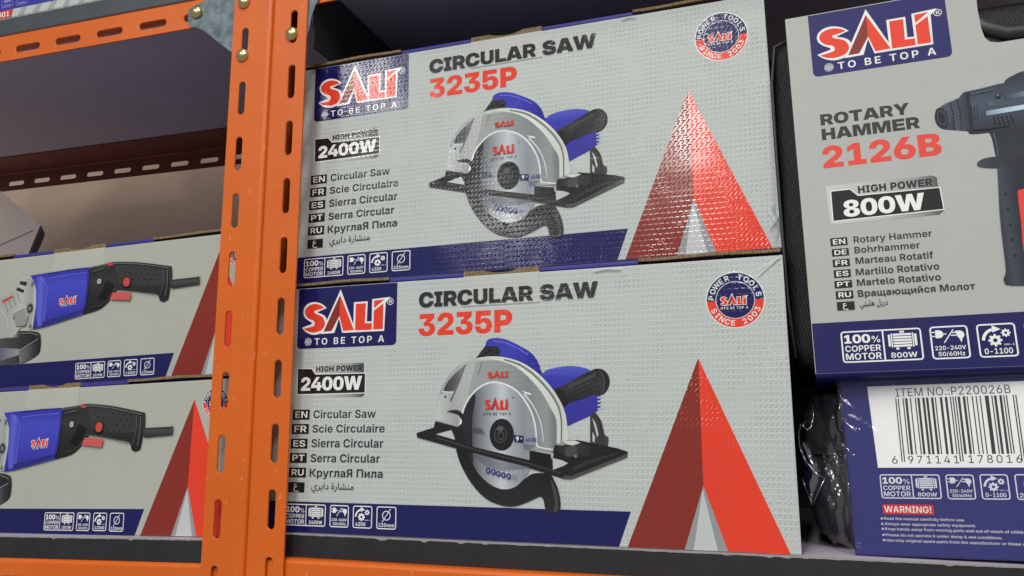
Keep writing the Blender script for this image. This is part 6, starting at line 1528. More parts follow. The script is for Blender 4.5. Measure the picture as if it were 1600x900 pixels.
# wall behind both racks
bm = bmesh.new()
add_box(bm, -2.6, 2.4, 0.52, 0.56, -1.2, 2.2)
tag(mesh_obj('back_wall', bm, M_WALL), "beige painted wall behind the open shelf on the left", 'wall')

# ------------------------------------------------------------------ circular saw cartons
SW0, SW1, SH, SD = -14.0, 499.7, 250.0, 270.0


def saw_picture(p):
    U = lambda n: UV['saw.' + n]
    g = lambda *a: lin(*a)
    p.blend(curve(U('bluehandle')), [(225, g(60, 62, 168)), (250, g(64, 66, 178)), (275, g(46, 44, 150)), (290, g(36, 34, 120))])
    p.poly(U('mouthblk'), g(44, 44, 46))
    for i in range(5):
        x = 221 + i * 3.6
        p.poly(ellipse(x, 172 + (i % 3) * 2.2, 1.5, 1.1, 8), g(20, 20, 24))
    p.stroke([(232, 185.5), (245, 183.2), (257, 177.6), (267, 171)], 1.0, g(108, 108, 226))
    p.blend(curve(U('bluemotor')), [(108, g(56, 52, 150)), (125, g(58, 54, 156)), (148, g(58, 60, 172)), (158, g(84, 88, 190))], axis=1)
    for i in range(4):
        p.poly([(333.0, 118.8 + i * 3.4), (337.4, 119.2 + i * 3.4), (336.6, 120.6 + i * 3.4), (333.0, 120.3 + i * 3.4)], SILVER)
    p.blend(curve(U('sidehandle')), [(123, g(26, 25, 26)), (134, g(48, 47, 47)), (143, g(60, 58, 57)), (150, g(44, 43, 43)), (156, g(30, 30, 32))], axis=1)
    p.poly(U('handlehi'), g(70, 68, 67))
    for i in range(3):
        a = 0.30 * i
        p.stroke([(309, 139 - 4 * i), (333, 149 - 4.4 * i)], 0.7, g(30, 29, 30))
    p.poly(curve(U('handlecap')), g(36, 35, 36))
    p.stroke([(334.8, 154.5), (338.5, 150.2), (340.4, 143.2), (339, 136.3), (336.6, 132.8)], 0.7, g(84, 82, 80))
    p.poly(ellipse(298.2, 131.5, 5.0, 7.2, 18, rot=0.5), g(34, 33, 34))
    # guard casting
    p.blend(curve(U('guard')), [(172, g(150, 153, 152)), (200, g(176, 179, 176)), (235, g(186, 190, 184)), (270, g(160, 164, 164)), (300, g(150, 153, 154))])
    p.blend(U('leftlight'), [(173, g(198, 202, 198)), (197, g(152, 155, 155))])
    p.blend(curve(U('face')), [(210, g(160, 164, 162)), (240, g(150, 155, 154)), (268, g(132, 138, 140)), (285, g(148, 152, 152)), (294, g(112, 116, 118))])
    p.blend(curve(U('rim')), [(214, g(196, 200, 194)), (245, g(216, 221, 208)), (270, g(222, 226, 214)), (300, g(204, 208, 200))])
    p.poly(curve(U('rimline')), g(150, 154, 146))
    p.stroke([(243, 167.0), (258, 162), (270.5, 154), (281, 144), (290, 132.8), (296.6, 121), (299, 108), (298.4, 90)], 0.8, g(96, 100, 98))
    p.blend(curve(U('recess')), [(181, g(58, 58, 62)), (194, g(92, 94, 96)), (206, g(150, 152, 150))])
    p.poly(U('line1'), g(206, 210, 206))
    p.poly(U('line2'), g(104, 107, 108))
    p.poly(ellipse(182.5, 133.0, 1.0, 1.3, 10), g(50, 50, 52))
    p.poly([(220, 165.5), (216, 153), (217.2, 153), (221.4, 165.6)], g(128, 131, 131))
    # blade
    st = [(199, g(34, 34, 38)), (208, g(60, 61, 66)), (218, g(120, 124, 130)), (232, g(168, 174, 178)), (241, g(198, 204, 206)), (250, g(166, 172, 176)), (262, g(140, 147, 153)), (274, g(150, 156, 160))]
    p.blend(curve(U('blade'), 70), st)
    p.poly(curve(U('bladeshade')), g(40, 40, 44))
    p.poly(curve(U('arc1'), 60, 2), g(228, 232, 230))
    p.poly(curve(U('arc2'), 60, 2), g(208, 212, 212))
    p.poly(U('arcw'), g(226, 228, 226))
    # lower guard, base plate
    p.blend(curve(U('lowguard'), 60), [(28, g(44, 43, 42)), (60, g(30, 30, 30)), (100, g(24, 24, 25))], axis=1)
    p.poly(curve(U('lowguardhi')), g(72, 70, 66))
    p.poly(U('arch'), g(62, 60, 58))
    p.poly(U('archgap1'), SILVER)
    p.poly(U('archgap2'), SILVER)
    p.stroke([(329.5, 115.5), (334.5, 108.5), (336.8, 97), (337.2, 86)], 0.8, g(38, 37, 37))
    p.poly(U('leftwedge'), g(34, 33, 34))
    p.poly(U('wedgegap'), SILVER)
    p.poly(U('basebar'), g(32, 31, 31))
    p.poly(U('bargap'), SILVER)
    p.blend(U('mount'), [(290, g(28, 27, 28)), (306, g(58, 56, 54)), (326, g(44, 43, 42))])
    p.poly(U('mounthi'), g(76, 74, 72))
    p.poly([(300, 91.5), (312.6, 91.1), (316.5, 89.5), (309, 87.2), (303, 88.3)], g(206, 208, 204))
    p.poly(U('block'), g(24, 24, 25))
    p.poly(U('platetop'), g(50, 48, 47))
    p.poly(U('plateedge'), g(78, 75, 71))
    p.poly(U('barline'), g(68, 66, 65))
    for x, y in ((321.5, 65.2), (327.2, 67.2)):
        p.poly([(x, y), (x + 0.8, y + 0.3), (x + 0.8, y + 4.0), (x, y + 3.7)], g(30, 29, 30))
    for i in range(6):
        p.poly(ellipse(309 + i * 7.5, 74.5 + i * 1.4 + (i % 2) * 2.5, 1.4, 0.8, 8), g(22, 22, 23))
    p.poly(ellipse(311.8, 77.6, 1.3, 1.6, 10), g(120, 118, 112))
    p.poly(curve(U('pointer')), g(40, 40, 42))
    # spindle
    p.poly(ellipse(240.9, 97.1, 12.1, 14.6, 30), g(30, 30, 32))
    p.poly([ellipse(239.6, 97.0, 6.4, 7.8, 24), ellipse(239.8, 97.0, 5.5, 6.9, 24)[::-1]], g(74, 75, 78))
    p.poly(ellipse(239.4, 102.5, 3.2, 2.6, 16), g(84, 86, 88))
    p.poly([ellipse(240.2, 95.8, 3.2, 4.0, 18), ellipse(240.2, 95.8, 2.7, 3.4, 18)[::-1]], g(96, 97, 99))
    # lettering on the tool
    R2 = lin(208, 62, 44)
    brand_letters(p, to_box(226.0, 149.4, 248.8, 158.2, 0.6), True, red=R2, dark=R2)
    brand_letters(p, to_box(223.1, 119.4, 249.4, 133.9), True, red=R2, dark=lin(170, 50, 40))
    p.text("TO BE TOP A", 'B', 225.4, 115.2, lin(60, 60, 96), 2.4, 250.0, track=160)
    globe(p, 223.3, 116.4, 1.2, lin(60, 60, 96), lin(150, 154, 158))
    p.poly([ellipse(252.6, 131.4, 0.9, 0.9, 10), ellipse(252.6, 131.4, 0.6, 0.6, 10)[::-1]], lin(70, 70, 90))
    p.poly(U('nine'), NAVY)
    p.text("9", 'K', 255.0, 91.2, WHITE, 4.0, 258.0)
    p.poly([(259.5, 94.2), (261.3, 94.0), (261.3, 92.6), (259.5, 92.7)], lin(170, 170, 200))
    p.text("40", 'B', 264.4, 90.6, lin(70, 66, 150), 3.4, 269.2)
    for i in range(3):
        p.poly([(270.2, 91.0 + i * 1.3), (275, 90.6 + i * 1.3), (275, 91.4 + i * 1.3), (270.2, 91.8 + i * 1.3)], lin(90, 86, 160))
    for i in range(3):
        p.poly([(262.2, 87.6 - i * 1.7), (273.2 - i * 2.2, 86.8 - i * 1.7), (273.2 - i * 2.2, 87.5 - i * 1.7), (262.2, 88.3 - i * 1.7)], lin(104, 108, 130))
        p.poly([(211.5, 103.0 - i * 1.9), (221.5 + i * 1.2, 101.6 - i * 1.9), (221.5 + i * 1.2, 102.3 - i * 1.9), (211.5, 103.7 - i * 1.9)], lin(66, 66, 84))
    for i in range(6):
        a, b = 212.5 + i * 2.3, 267.0 - i * 4.5
        p.poly([(a, 78.8 - i * 2.1), (b, 78.8 - i * 2.1 - (b - a) * 0.22), (b, 79.5 - i * 2.1 - (b - a) * 0.22), (a, 79.5 - i * 2.1)], lin(112, 116, 130))
    for i, (x, y) in enumerate(U('ico')):
        if i < 5:
            p.poly(ellipse(x, y - 0.6, 2.35, 2.6, 16), lin(44, 42, 104))
            p.poly(ellipse(x + 0.1, y - 0.4, 1.0, 1.1, 10), lin(150, 152, 176))
            p.poly(ellipse(x - 0.3, y - 1.6, 0.8, 0.5, 8), lin(150, 152, 176))
        else:
            p.poly([ellipse(x, y - 0.6, 2.35, 2.6, 16), ellipse(x, y - 0.6, 2.0, 2.25, 16)[::-1]], lin(90, 88, 140))
            p.stroke([(x - 1.3, y - 1.2), (x + 1.3, y)], 0.5, lin(90, 88, 140))


def chevron(p, tri, tin, v_shift=0.0):
    apex, fl, fr, inn = tri
    gl_, gm, g0, gr2, gr3 = tin
    p.poly([inn, gl_, gr3], lin(150, 153, 154))
    p.poly([g0, gm, gr2], lin(196, 200, 198))
    p.poly([apex, fl, gl_, inn], DKRED)
    p.poly([apex, inn, gr3, fr], RED, p.k)


def make_saw_carton(label, mtx):
    t = thing('saw_carton', label, 'carton', group="circular saw cartons stacked in the middle")
    t.matrix_world = mtx
    carton('body', SW0, SW1, SH, SD, M_FILM, t)
    lid(t, SW0, SW1, SH, SD, [(SW0 + 4, 118), (374, SW1 - 2)], (200.6, 279.0), M_FILM)
    tuck_flap(t, 200.6, 279.0, 219.8, SH, M_FILM)
    p = Print()
    logo_panel(p, ((11.6, 249.2), (127.9, 185.6)), lambda u, v: (u, v - 1.2 * max(0, (v - 200) / 47)), (32.9, 189.1, 114.3, 6.9), (25.2, 192.7, 4.2), (120.5, 230.1, 3.6))
    p.build('logo_panel', M_GLOSS, t)
    p = Print(0.00095)
    p.text("CIRCULAR SAW", 'K', 152.7, 222.2, INK, 14.9, 336.0, track=-10)
    p.build('title_lettering', M_GLOSS, t)
    p = Print()
    p.text("3235P", 'K', 152.3, 193.3, RED, 22.0, 251.4)
    p.build('model_number', M_GLOSS, t)
    p = Print()
    power_plate(p, 'A.', "2400W")
    p.build('power_plate', M_GLOSS, t)
    p = Print()
    language_list(p, 'A.', [("EN", "Circular Saw"), ("FR", "Scie Circulaire"), ("ES", "Sierra Circular"), ("PT", "Serra Circular"), ("RU", "КруглаЯ Пила")], ARABIC_SAW)
    p.build('language_list', M_GLOSS, t)
    p = Print()
    p.poly([(SW0 + 0.8, 0.6), (349.2, 0.6), (360.5, 30.5), (SW0 + 0.8, 30.5)], NAVY)
    y0, y1 = 7.0, 28.3
    icon_copper(p, 5.0, y0, 53.3, y1, 30.6, "2400W")
    icon_plug(p, 58.2, y0, 79.6, y1)
    icon_speed(p, 84.3, y0, 105.7, y1, "4300")
    icon_diameter(p, 110.5, y0, 131.9, y1, "235mm")
    p.build('spec_strip', M_GLOSS, t)
    p = Print()
    saw_picture(p)
    p.build('saw_picture', M_GLOSS, t)
    p = Print()
    chevron(p, [(424.0, 162.6), (356.8, 0.6), (491.0, 0.6), (423.6, 54.0)],
            [(405.7, 0.6), (413.2, 0.6), (422.9, 51.0), (433.2, 0.6), (441.5, 0.6)])
    p.build('chevron', M_GLOSS, t)
    p = Print()
    badge(p, 457.9, 212.5, 25.2)
    p.build('round_badge', M_GLOSS, t)
    return t


def copy_tree(o, label, mtx):
    r = o.copy()
    col.objects.link(r)
    r['label'] = label
    r.matrix_world = mtx
    for ch in list(o.children):
        c = ch.copy()
        col.objects.link(c)
        c.parent = r
    return r


saw_a = make_saw_carton("silver circular saw carton standing on the shelf board, the lower of the two stacked", Matrix.Identity(4))
saw_b = copy_tree(saw_a, "silver circular saw carton lying on top of its twin, under the dark upper shelf",
                  face_matrix(0.0006, 0.0158, 0.2573, 0.0278, -0.0004, 0.0098))


def dented(parent, name, u0, u1, v0, v1, shape, base=0.0003, n=26):
    """a patch of the front board pushed out of true: height (m) = shape(s, t) over the patch, zero at its rim"""
    bm = bmesh.new()
    g = []
    for j in range(n + 1):
        g.append([])
        for i in range(n + 1):
            s, t_ = i / n, j / n
            rim = min(1.0, 6 * min(s, 1 - s, t_, 1 - t_))
            g[-1].append(bm.verts.new(((u0 + (u1 - u0) * s) / 1000, -0.00004 - (base * 0 + max(0, shape(s, t_))) * rim, (v0 + (v1 - v0) * t_) / 1000)))
    for j in range(n):
        for i in range(n):
            bm.faces.new((g[j][i], g[j][i + 1], g[j + 1][i + 1], g[j + 1][i]))
    o = col_mesh(name, bm, M_FILM, parent, lambda f: SILVER)
    for q in o.data.polygons:
        q.use_smooth = True
    return o


# the upper one has a crushed lower right corner, the lower one a fold at its upper right
dented(saw_b, 'crushed_corner', 489.0, 499.2, 7.0, 44.0,
       lambda s, t: 0.0026 * math.exp(-((s - 0.62 - 0.18 * math.sin(5 * t)) / 0.10) ** 2) * (0.4 + 0.6 * t) + 0.0018 * math.exp(-((t - 0.30 - 0.3 * s) / 0.09) ** 2) + 0.0010 * math.exp(-((t - 0.75 + 0.5 * s) / 0.08) ** 2))
dented(saw_a, 'fold_crease', 477.0, 499.0, 228.0, 249.6,
       lambda s, t: 0.0013 * math.exp(-((t - 0.12 - 0.86 * s) / 0.035) ** 2) + 0.0004 * math.exp(-((t - 0.40 - 0.5 * s) / 0.05) ** 2), n=44)
for par, (ua, ub) in ((saw_a, (330.0, 360.0)), (saw_b, (362.0, 378.0))):
    dented(par, 'torn_corner', ua, ub, 240.0, 249.6, lambda s, t: 0.0016 * math.exp(-((t - 0.8 + 0.4 * abs(s - 0.5)) / 0.16) ** 2), n=16)

# ------------------------------------------------------------------ angle grinder cartons
GSILVER = lin(178, 179, 168)
GW0, GW1, GH, GD = -513.0, 37.0, 165.4, 260.0


def grinder_picture(p):
    U = lambda n: UV['G.' + n]
    g = lambda *a: lin(*a)
    p.blend(curve(U('disc')), [(-376, g(84, 84, 84)), (-330, g(60, 60, 61)), (-300, g(34, 34, 36)), (-290, g(58, 58, 60))])
    p.blend(U('disclow'), [(-375, g(52, 48, 120)), (-350, g(110, 108, 130)), (-324, g(150, 150, 146))])
    p.blend(curve(U('discside')), [(-324, g(120, 120, 118)), (-312, g(92, 92, 92)), (-302, g(58, 58, 60)), (-291, g(30, 30, 32))])
    p.blend(U('neck'), [(-358, g(150, 150, 148)), (-346, g(70, 70, 72)), (-338, g(170, 170, 168)), (-325, g(60, 60, 62))])
    p.blend(curve(U('head')), [(-380, g(176, 178, 172)), (-345, g(166, 168, 164)), (-325, g(184, 186, 180)), (-310, g(158, 160, 156)), (-300, g(186, 188, 182))])
    p.poly(U('slot1'), g(44, 44, 46))
    p.poly(U('slot2'), g(44, 44, 46))
    p.poly(U('redmark'), g(200, 70, 56))
    cx, cy = U('ring')[0]
    p.poly(ellipse(cx, cy, 6.0, 7.6, 20), g(130, 132, 130))
    p.poly(ellipse(cx, cy, 4.2, 5.6, 20), g(34, 34, 36))
    p.poly(ellipse(cx - 0.4, cy, 2.3, 3.2, 16), g(120, 121, 120))
    p.poly(ellipse(-309, 128, 2.2, 3.0, 14), g(110, 112, 110))
    p.stroke([(-324, 138.5), (-312, 138), (-304.5, 126), (-303, 98), (-305.5, 73)], 0.9, g(208, 210, 206))
    p.stroke([(-357, 100), (-345, 86), (-345, 72)], 0.8, g(206, 208, 204))
    p.blend(curve(U('black')), [(84, g(30, 30, 31)), (105, g(38, 38, 39)), (125, g(52, 52, 53)), (138, g(44, 44, 45)), (145, g(72, 72, 73))], axis=1)
    p.poly(curve(U('gripdark')), g(58, 58, 60))
    for i in range(26):
        a, b = i % 7, i // 7
        p.poly(ellipse(-172 + a * 8.6 + (b % 2) * 4, 136.5 - b * 6.4 - a * 1.0, 1.0, 0.75, 8), g(22, 22, 23))
    for i in range(5):
        p.stroke([(-193.5 + i * 2.6, 122.5 - i * 1.2), (-199.5 + i * 2.4, 110.0 - i * 1.0), (-206.0 + i * 2.8, 101.5 - i * 0.8)], 1.2, g(24, 24, 25))
    p.stroke([(-219.5, 140.5), (-195.0, 142.4), (-188.0, 143.2)], 0.7, g(104, 104, 104))
    p.stroke([(-183, 110.5), (-160, 107.2), (-137, 102.8), (-120.5, 99.0)], 0.8, g(78, 78, 79))
    p.stroke([(-116, 95), (-112, 104), (-109.5, 118), (-111, 130)], 0.8, g(88, 88, 89))
    p.blend(curve(U('cord')), [(105, g(26, 26, 27)), (112, g(72, 72, 73)), (117, g(36, 36, 37))], axis=1)
    p.blend(curve(U('blue')), [(72, g(44, 42, 140)), (95, g(62, 64, 178)), (125, g(72, 76, 192)), (142, g(52, 50, 160))], axis=1)
    p.blend(curve(U('bluelite')), [(-302, g(72, 74, 186)), (-294, g(96, 100, 204)), (-284, g(58, 56, 180))])
    p.stroke([(-283, 139), (-254, 141.3), (-223, 141.5)], 1.6, g(38, 36, 116))
    # lights and edges on the motor housing
    p.stroke([(-296, 136.0), (-284.5, 124.0), (-285.5, 78.0)], 0.7, g(120, 124, 214))
    p.stroke([(-282, 133.5), (-254, 135.5), (-224, 135.8)], 1.0, g(98, 102, 208))
    p.poly([(-288, 74.0), (-264, 78.2), (-227.0, 86.0), (-227.2, 90.0), (-264, 82.8), (-289, 79.0)], g(42, 42, 124))
    p.stroke([(-221.5, 139.0), (-222.5, 112.0), (-227.0, 86.0)], 0.9, g(20, 20, 24))
    # gear head: ribs, screws and the bright edge of the casting
    for k in range(4):
        p.stroke([(-352 + k * 6.5, 110 + k * 3.4), (-346 + k * 6.5, 98 + k * 3.0)], 0.8, g(138, 140, 136))
    p.poly(curve([(-336, 94), (-318, 100), (-312, 88), (-316, 76), (-330, 76)]), g(146, 148, 144))
    p.stroke([(-336, 94), (-318, 100), (-312, 88)], 0.8, g(214, 216, 212))
    for x_, y_ in ((-306.5, 132.0), (-307.5, 75.5), (-334, 88)):
        p.poly(ellipse(x_, y_, 1.9, 2.2, 12), g(96, 97, 98))
        p.poly(ellipse(x_ - 0.3, y_ + 0.4, 0.9, 1.0, 8), g(170, 171, 170))
    p.stroke([(-323, 66.5), (-305, 66.0), (-294.5, 62.5)], 0.9, g(128, 128, 128))
    p.stroke([(-322, 45.0), (-308, 51.5), (-294, 57.5)], 0.7, g(158, 158, 156))
    # grip: sheen along its back, parting line, switch surround
    p.stroke([(-186, 143.0), (-170, 142.4), (-147, 139.4), (-122, 134.6), (-103, 130.4)], 1.3, g(98, 98, 100))
    p.stroke([(-215, 136.0), (-198, 138.4)], 1.6, g(82, 82, 84))
    p.stroke([(-214, 92.0), (-200, 92.5), (-190, 98.5), (-184, 106.0)], 1.0, g(66, 66, 68))
    p.stroke([(-104.5, 128), (-104.0, 112), (-106.5, 97)], 1.0, g(104, 104, 106))
    brand_letters(p, to_box(-264.2, 97.4, -236.2, 109.4, 1.6))
    p.text("TO BE TOP A", 'B', -261.0, 95.2, WHITE, 1.8, -238.0, track=120, rot=0.07)
    p.poly(curve(U('trigger')), g(206, 92, 84))
    cx, cy = U('button')[0]
    p.poly(ellipse(cx, cy, 6.3, 6.9, 22), g(34, 34, 35))
    p.poly(ellipse(cx + 0.2, cy, 5.0, 5.6, 22), g(204, 74, 64))
    cx, cy = U('screw')[0]
    p.poly(ellipse(cx, cy, 3.3, 3.4, 16), g(176, 177, 176))
    p.poly([(cx - 2.2, cy - 0.4), (cx + 2.2, cy + 0.2), (cx + 2.2, cy + 0.9), (cx - 2.2, cy + 0.3)], g(80, 80, 80))
    p.poly(U('redtop'), g(190, 70, 60))


def make_grinder_carton(label, mtx):
    t = thing('grinder_carton', label, 'carton', group="angle grinder cartons stacked on the left rack")
    t.matrix_world = mtx
    carton('body', GW0, GW1, GH, GD, M_RIB, t, NAVY, GSILVER)
    lid(t, GW0, GW1, GH, GD, [(GW0 + 4, -345), (-128, GW1 - 3)], (-279.0, -199.0), M_RIB)
    tuck_flap(t, -279.0, -199.0, 132.0, GH, M_RIB, lin(184, 184, 174))
    p = Print(0.00095)
    grinder_picture(p)
    p.build('grinder_picture', M_RIB, t)
    p = Print()
    p.poly([(GW0 + 0.8, 0.6), (-104.6, 0.6), (-93.8, 28.4), (GW0 + 0.8, 28.4)], NAVY)
    icon_copper(p, -236.0, 4.6, -192.1, 24.4, -212.6, "1010W")
    icon_plug(p, -188.0, 4.6, -168.8, 24.4)
    icon_speed(p, -164.2, 4.7, -144.8, 24.3, "11000")
    icon_diameter(p, -140.6, 4.3, -120.8, 24.3, "125mm")
    p.build('spec_strip', M_RIB, t)
    p = Print()
    chevron(p, [(-34.0, 144.6), (-97.1, 0.6), (29.0, 0.6), (-37.1, 52.0)],
            [(-55.8, 0.6), (-50.2, 0.6), (-37.4, 48.0), (-28.4, 0.6), (-22.9, 0.6)])
    p.build('chevron', M_RIB, t)
    p = Print()
    badge(p, -5.9, 139.4, 16.9)
    p.build('round_badge', M_RIB, t)
    return t


g_f = make_grinder_carton("angle grinder carton resting on the left shelf board, lower of its pair",
                          face_matrix(-0.08, 0.0, -0.0083, 0.002, 0.0116, 0.0252))
copy_tree(g_f, "angle grinder carton on top of its pair, before the bare beige wall",
          face_matrix(-0.0884, 0.0431, 0.1664, 0.0525, -0.0185, 0.0317))

# carton on the upper left shelf, only its lower corner in the picture
t = thing('spec_carton', "silver and blue carton with a red number tag on the top left shelf", 'carton')
t.matrix_world = face_matrix(-0.0804, -0.0184, 0.6252, YL, 0.0, 0.0)
carton('body', -620.0, -70.0, 170.0, 250.0, M_SATIN, t)
p = Print()
p.poly([(-619, 11.5), (-71, 11.5), (-71, 34), (-619, 34)], lin(58, 58, 150))
for k in range(9):
    x = -322 - k * 24.0
    icon_frame(p, x - 9.5, 15.0, x + 9.5, 33.0, lin(130, 132, 196))
    p.poly(rrect(x - 6.5, 17.0, x + 6.5, 18.8, 0.3), lin(130, 132, 196))
    p.poly(rrect(x - 6.0, 22.0, x + 6.0, 29.0, 1.5), lin(130, 132, 196))
p.build('spec_strip', M_SATIN, t)
p = Print()
for k in range(10):
    x = -326 + k * 24.0
    p.poly([(x, 0.8), (x + 9, 0.8), (x + 14, 11.0), (x + 5, 11.0)], lin(160, 162, 160))
p.build('stripe_band', M_SATIN, t)
p = Print(0.0002)
p.poly([(-480, 0.6), (-337.0, 0.6), (-335.0, 11.2), (-480, 11.2)], lin(206, 66, 62))
p.text("001", 'B', -360.0, 2.4, WHITE, 7.0, -341.0)
p.build('number_tag', M_SATIN, t)

# grey carton leaning further back on the left shelf
t = thing('grey_carton', "plain grey carton tilted against the wall at the far left", 'carton')
t.matrix_world = face_matrix(-0.52, 0.16, 0.0, R_(45), 0.0, 0.0)
bm = bmesh.new()
prism(bm, [[(-0.20, 0.547), (-0.0278, 0.4027), (-0.0388, 0.3598), (-0.060, 0.277), (-0.24, 0.38)]], 0.0, 0.06)
mesh_obj('body', bm, M_CARD, t)
bm = bmesh.new()
prism(bm, [[(-0.0756, 0.3684), (-0.0361, 0.3946), (-0.0361, 0.3936), (-0.0756, 0.3674)]], -0.0006, -0.0001)
mesh_obj('lid_seam', bm, M_STEELDK, t)
bm = bmesh.new()
prism(bm, [[(-0.0276, 0.4027), (-0.0258, 0.4012), (-0.0368, 0.3590), (-0.0580, 0.2762), (-0.0598, 0.277), (-0.0386, 0.3598)]], 0.003, 0.057)
mesh_obj('side_panel', bm, M_CARDNAVY, t)

# ------------------------------------------------------------------ rotary hammer packs (printed sleeve in front of a padded tool bag)
def soft_box(bm, x0, x1, y0, y1, z0, z1, r, rnd, amp, cuts=10):
    r_ = bmesh.ops.create_cube(bm, size=1.0)
    bmesh.ops.subdivide_edges(bm, edges=list(set(e for v in r_['verts'] for e in v.link_edges)), cuts=cuts, use_grid_fill=True)
    sx, sy, sz = x1 - x0, y1 - y0, z1 - z0
    for v in bm.verts:
        p = Vector((v.co.x * sx, v.co.y * sy, v.co.z * sz))
        lim = Vector((sx / 2 - r, sy / 2 - r, sz / 2 - r))
        core = Vector((max(-lim.x, min(lim.x, p.x)), max(-lim.y, min(lim.y, p.y)), max(-lim.z, min(lim.z, p.z))))
        d = p - core
        if d.length > 1e-9:
            p = core + d.normalized() * r
        w = (math.sin(p.x * 61 + rnd) + math.sin(p.y * 47 + 2 * rnd) + math.sin(p.z * 53 + 3 * rnd)) / 3
        p += (p.normalized()) * w * amp
        v.co = p + Vector(((x0 + x1) / 2, (y0 + y1) / 2, (z0 + z1) / 2))
    return bm


def tube(bm, pts, r, n=8):
    prev = None
    P = [Vector(p) for p in pts]
    for i, p in enumerate(P):
        d = (P[min(i + 1, len(P) - 1)] - P[max(i - 1, 0)]).normalized()
        a = d.cross(Vector((0.3, 0.9, 0.31))).normalized()
        b = d.cross(a)
        ring = [bm.verts.new(p + (a * math.cos(2 * math.pi * k / n) + b * math.sin(2 * math.pi * k / n)) * r) for k in range(n)]
        if prev:
            for k in range(n):
                bm.faces.new((prev[k], prev[(k + 1) % n], ring[(k + 1) % n], ring[k]))
        else:
            bm.faces.new(ring[::-1])
        prev = ring
    bm.faces.new(prev)


def sleeve(name, W0, W1, H, mat, parent, hole, back, front=SILVER):
    """printed sleeve: front board (with its hand hole) folding under the bag"""
    bm = bmesh.new()
    cs = [[(W0 / 1000, 0), (W1 / 1000, 0), (W1 / 1000, H / 1000), (W0 / 1000, H / 1000)]]
    if hole:
        cs.append([(x / 1000, z / 1000) for x, z in hole])
    prism(bm, cs, 0, 0.0016)
    # the fold along the bottom and the strip under the bag
    n = 6
    prev = None
    for i in range(n + 1):
        a = math.pi / 2 * i / n
        y, z = 0.004 * (1 - math.cos(a)), -0.004 * math.sin(a)
        ring = [bm.verts.new((W0 / 1000, y, z)), bm.verts.new((W1 / 1000, y, z))]
        if prev:
            bm.faces.new((prev[0], prev[1], ring[1], ring[0]))
        prev = ring
    e = [bm.verts.new((W0 / 1000, back, -0.004)), bm.verts.new((W1 / 1000, back, -0.004))]
    bm.faces.new((prev[0], prev[1], e[1], e[0]))
    return col_mesh(name, bm, mat, parent, lambda f: (NAVY if f.calc_center_median().z < 0.0 else front))


MC = face_matrix(0.5199, 0.0, 0.1505, -0.0068, 0.0670, 0.0136)
t = thing('hammer_carton', "silver rotary hammer carton with a hand hole at its top right", 'carton')
t.matrix_world = face_matrix(0.5199, 0.0, 0.1465, -0.0068, 0.0670, 0.0136)
HS = lin(176, 178, 172)
hole = [(156.0, 322.0), (155.6, 309.4), (156.3, 290.7), (157.7, 282.3), (161.1, 277.5), (167.2, 275.5), (186.1, 275.6),
        (236.0, 275.6), (243.0, 278.0), (246.5, 284.0), (247.0, 322.0)]
HC = 332.4
c_body = sleeve('body', -0.5, 330.0, HC, M_SATIN, t, hole[::-1], 0.12, HS)
p = Print()
logo_panel(p, ((19.4, 331.6), (132.0, 269.3)), lambda u, v: (8.3 + 0.9666 * u, 91.6 + 0.957 * v), (40.6, 273.2, 119.8, 6.9), (33.1, 276.6, 4.0), (125.0, 312.9, 3.4), lin(36, 35, 100))
p.build('logo_panel', M_SATIN, t)
p = Print()
p.text("ROTARY", 'K', 21.8, 221.3, lin(56, 57, 56), 10.6, 93.8)
p.text("HAMMER", 'K', 21.8, 207.1, lin(56, 57, 56), 10.8, 100.3)
p.build('title_lettering', M_SATIN, t)
p = Print()
p.text("2126B", 'K', 20.6, 180.6, lin(228, 74, 62), 20.2, 114.4)
p.build('model_number', M_SATIN, t)
p = Print()
power_plate(p, 'C.', "800W")
p.build('power_plate', M_SATIN, t)
p = Print()
language_list(p, 'C.', [("EN", "Rotary Hammer"), ("DE", "Bohrhammer"), ("FR", "Marteau Rotatif"), ("ES", "Martillo Rotativo"), ("PT", "Martelo Rotativo"), ("RU", "Вращающийся Молот")], ARABIC_DRILL)
p.build('language_list', M_SATIN, t)
p = Print()
p.poly([(0.0, 0.2), (329.5, 0.2), (329.5, 42.6), (0.0, 42.6)], NAVY)
icon_copper(p, 21.6, 8.0, 82.2, 34.4, 53.7, "800W")
icon_plug(p, 88.2, 7.8, 115.6, 34.5)
icon_speed(p, 121.6, 7.7, 148.6, 34.4, "0-1100")
icon_diameter(p, 154.6, 7.7, 181.6, 34.4, "26mm")
p.build('spec_strip', M_SATIN, t)


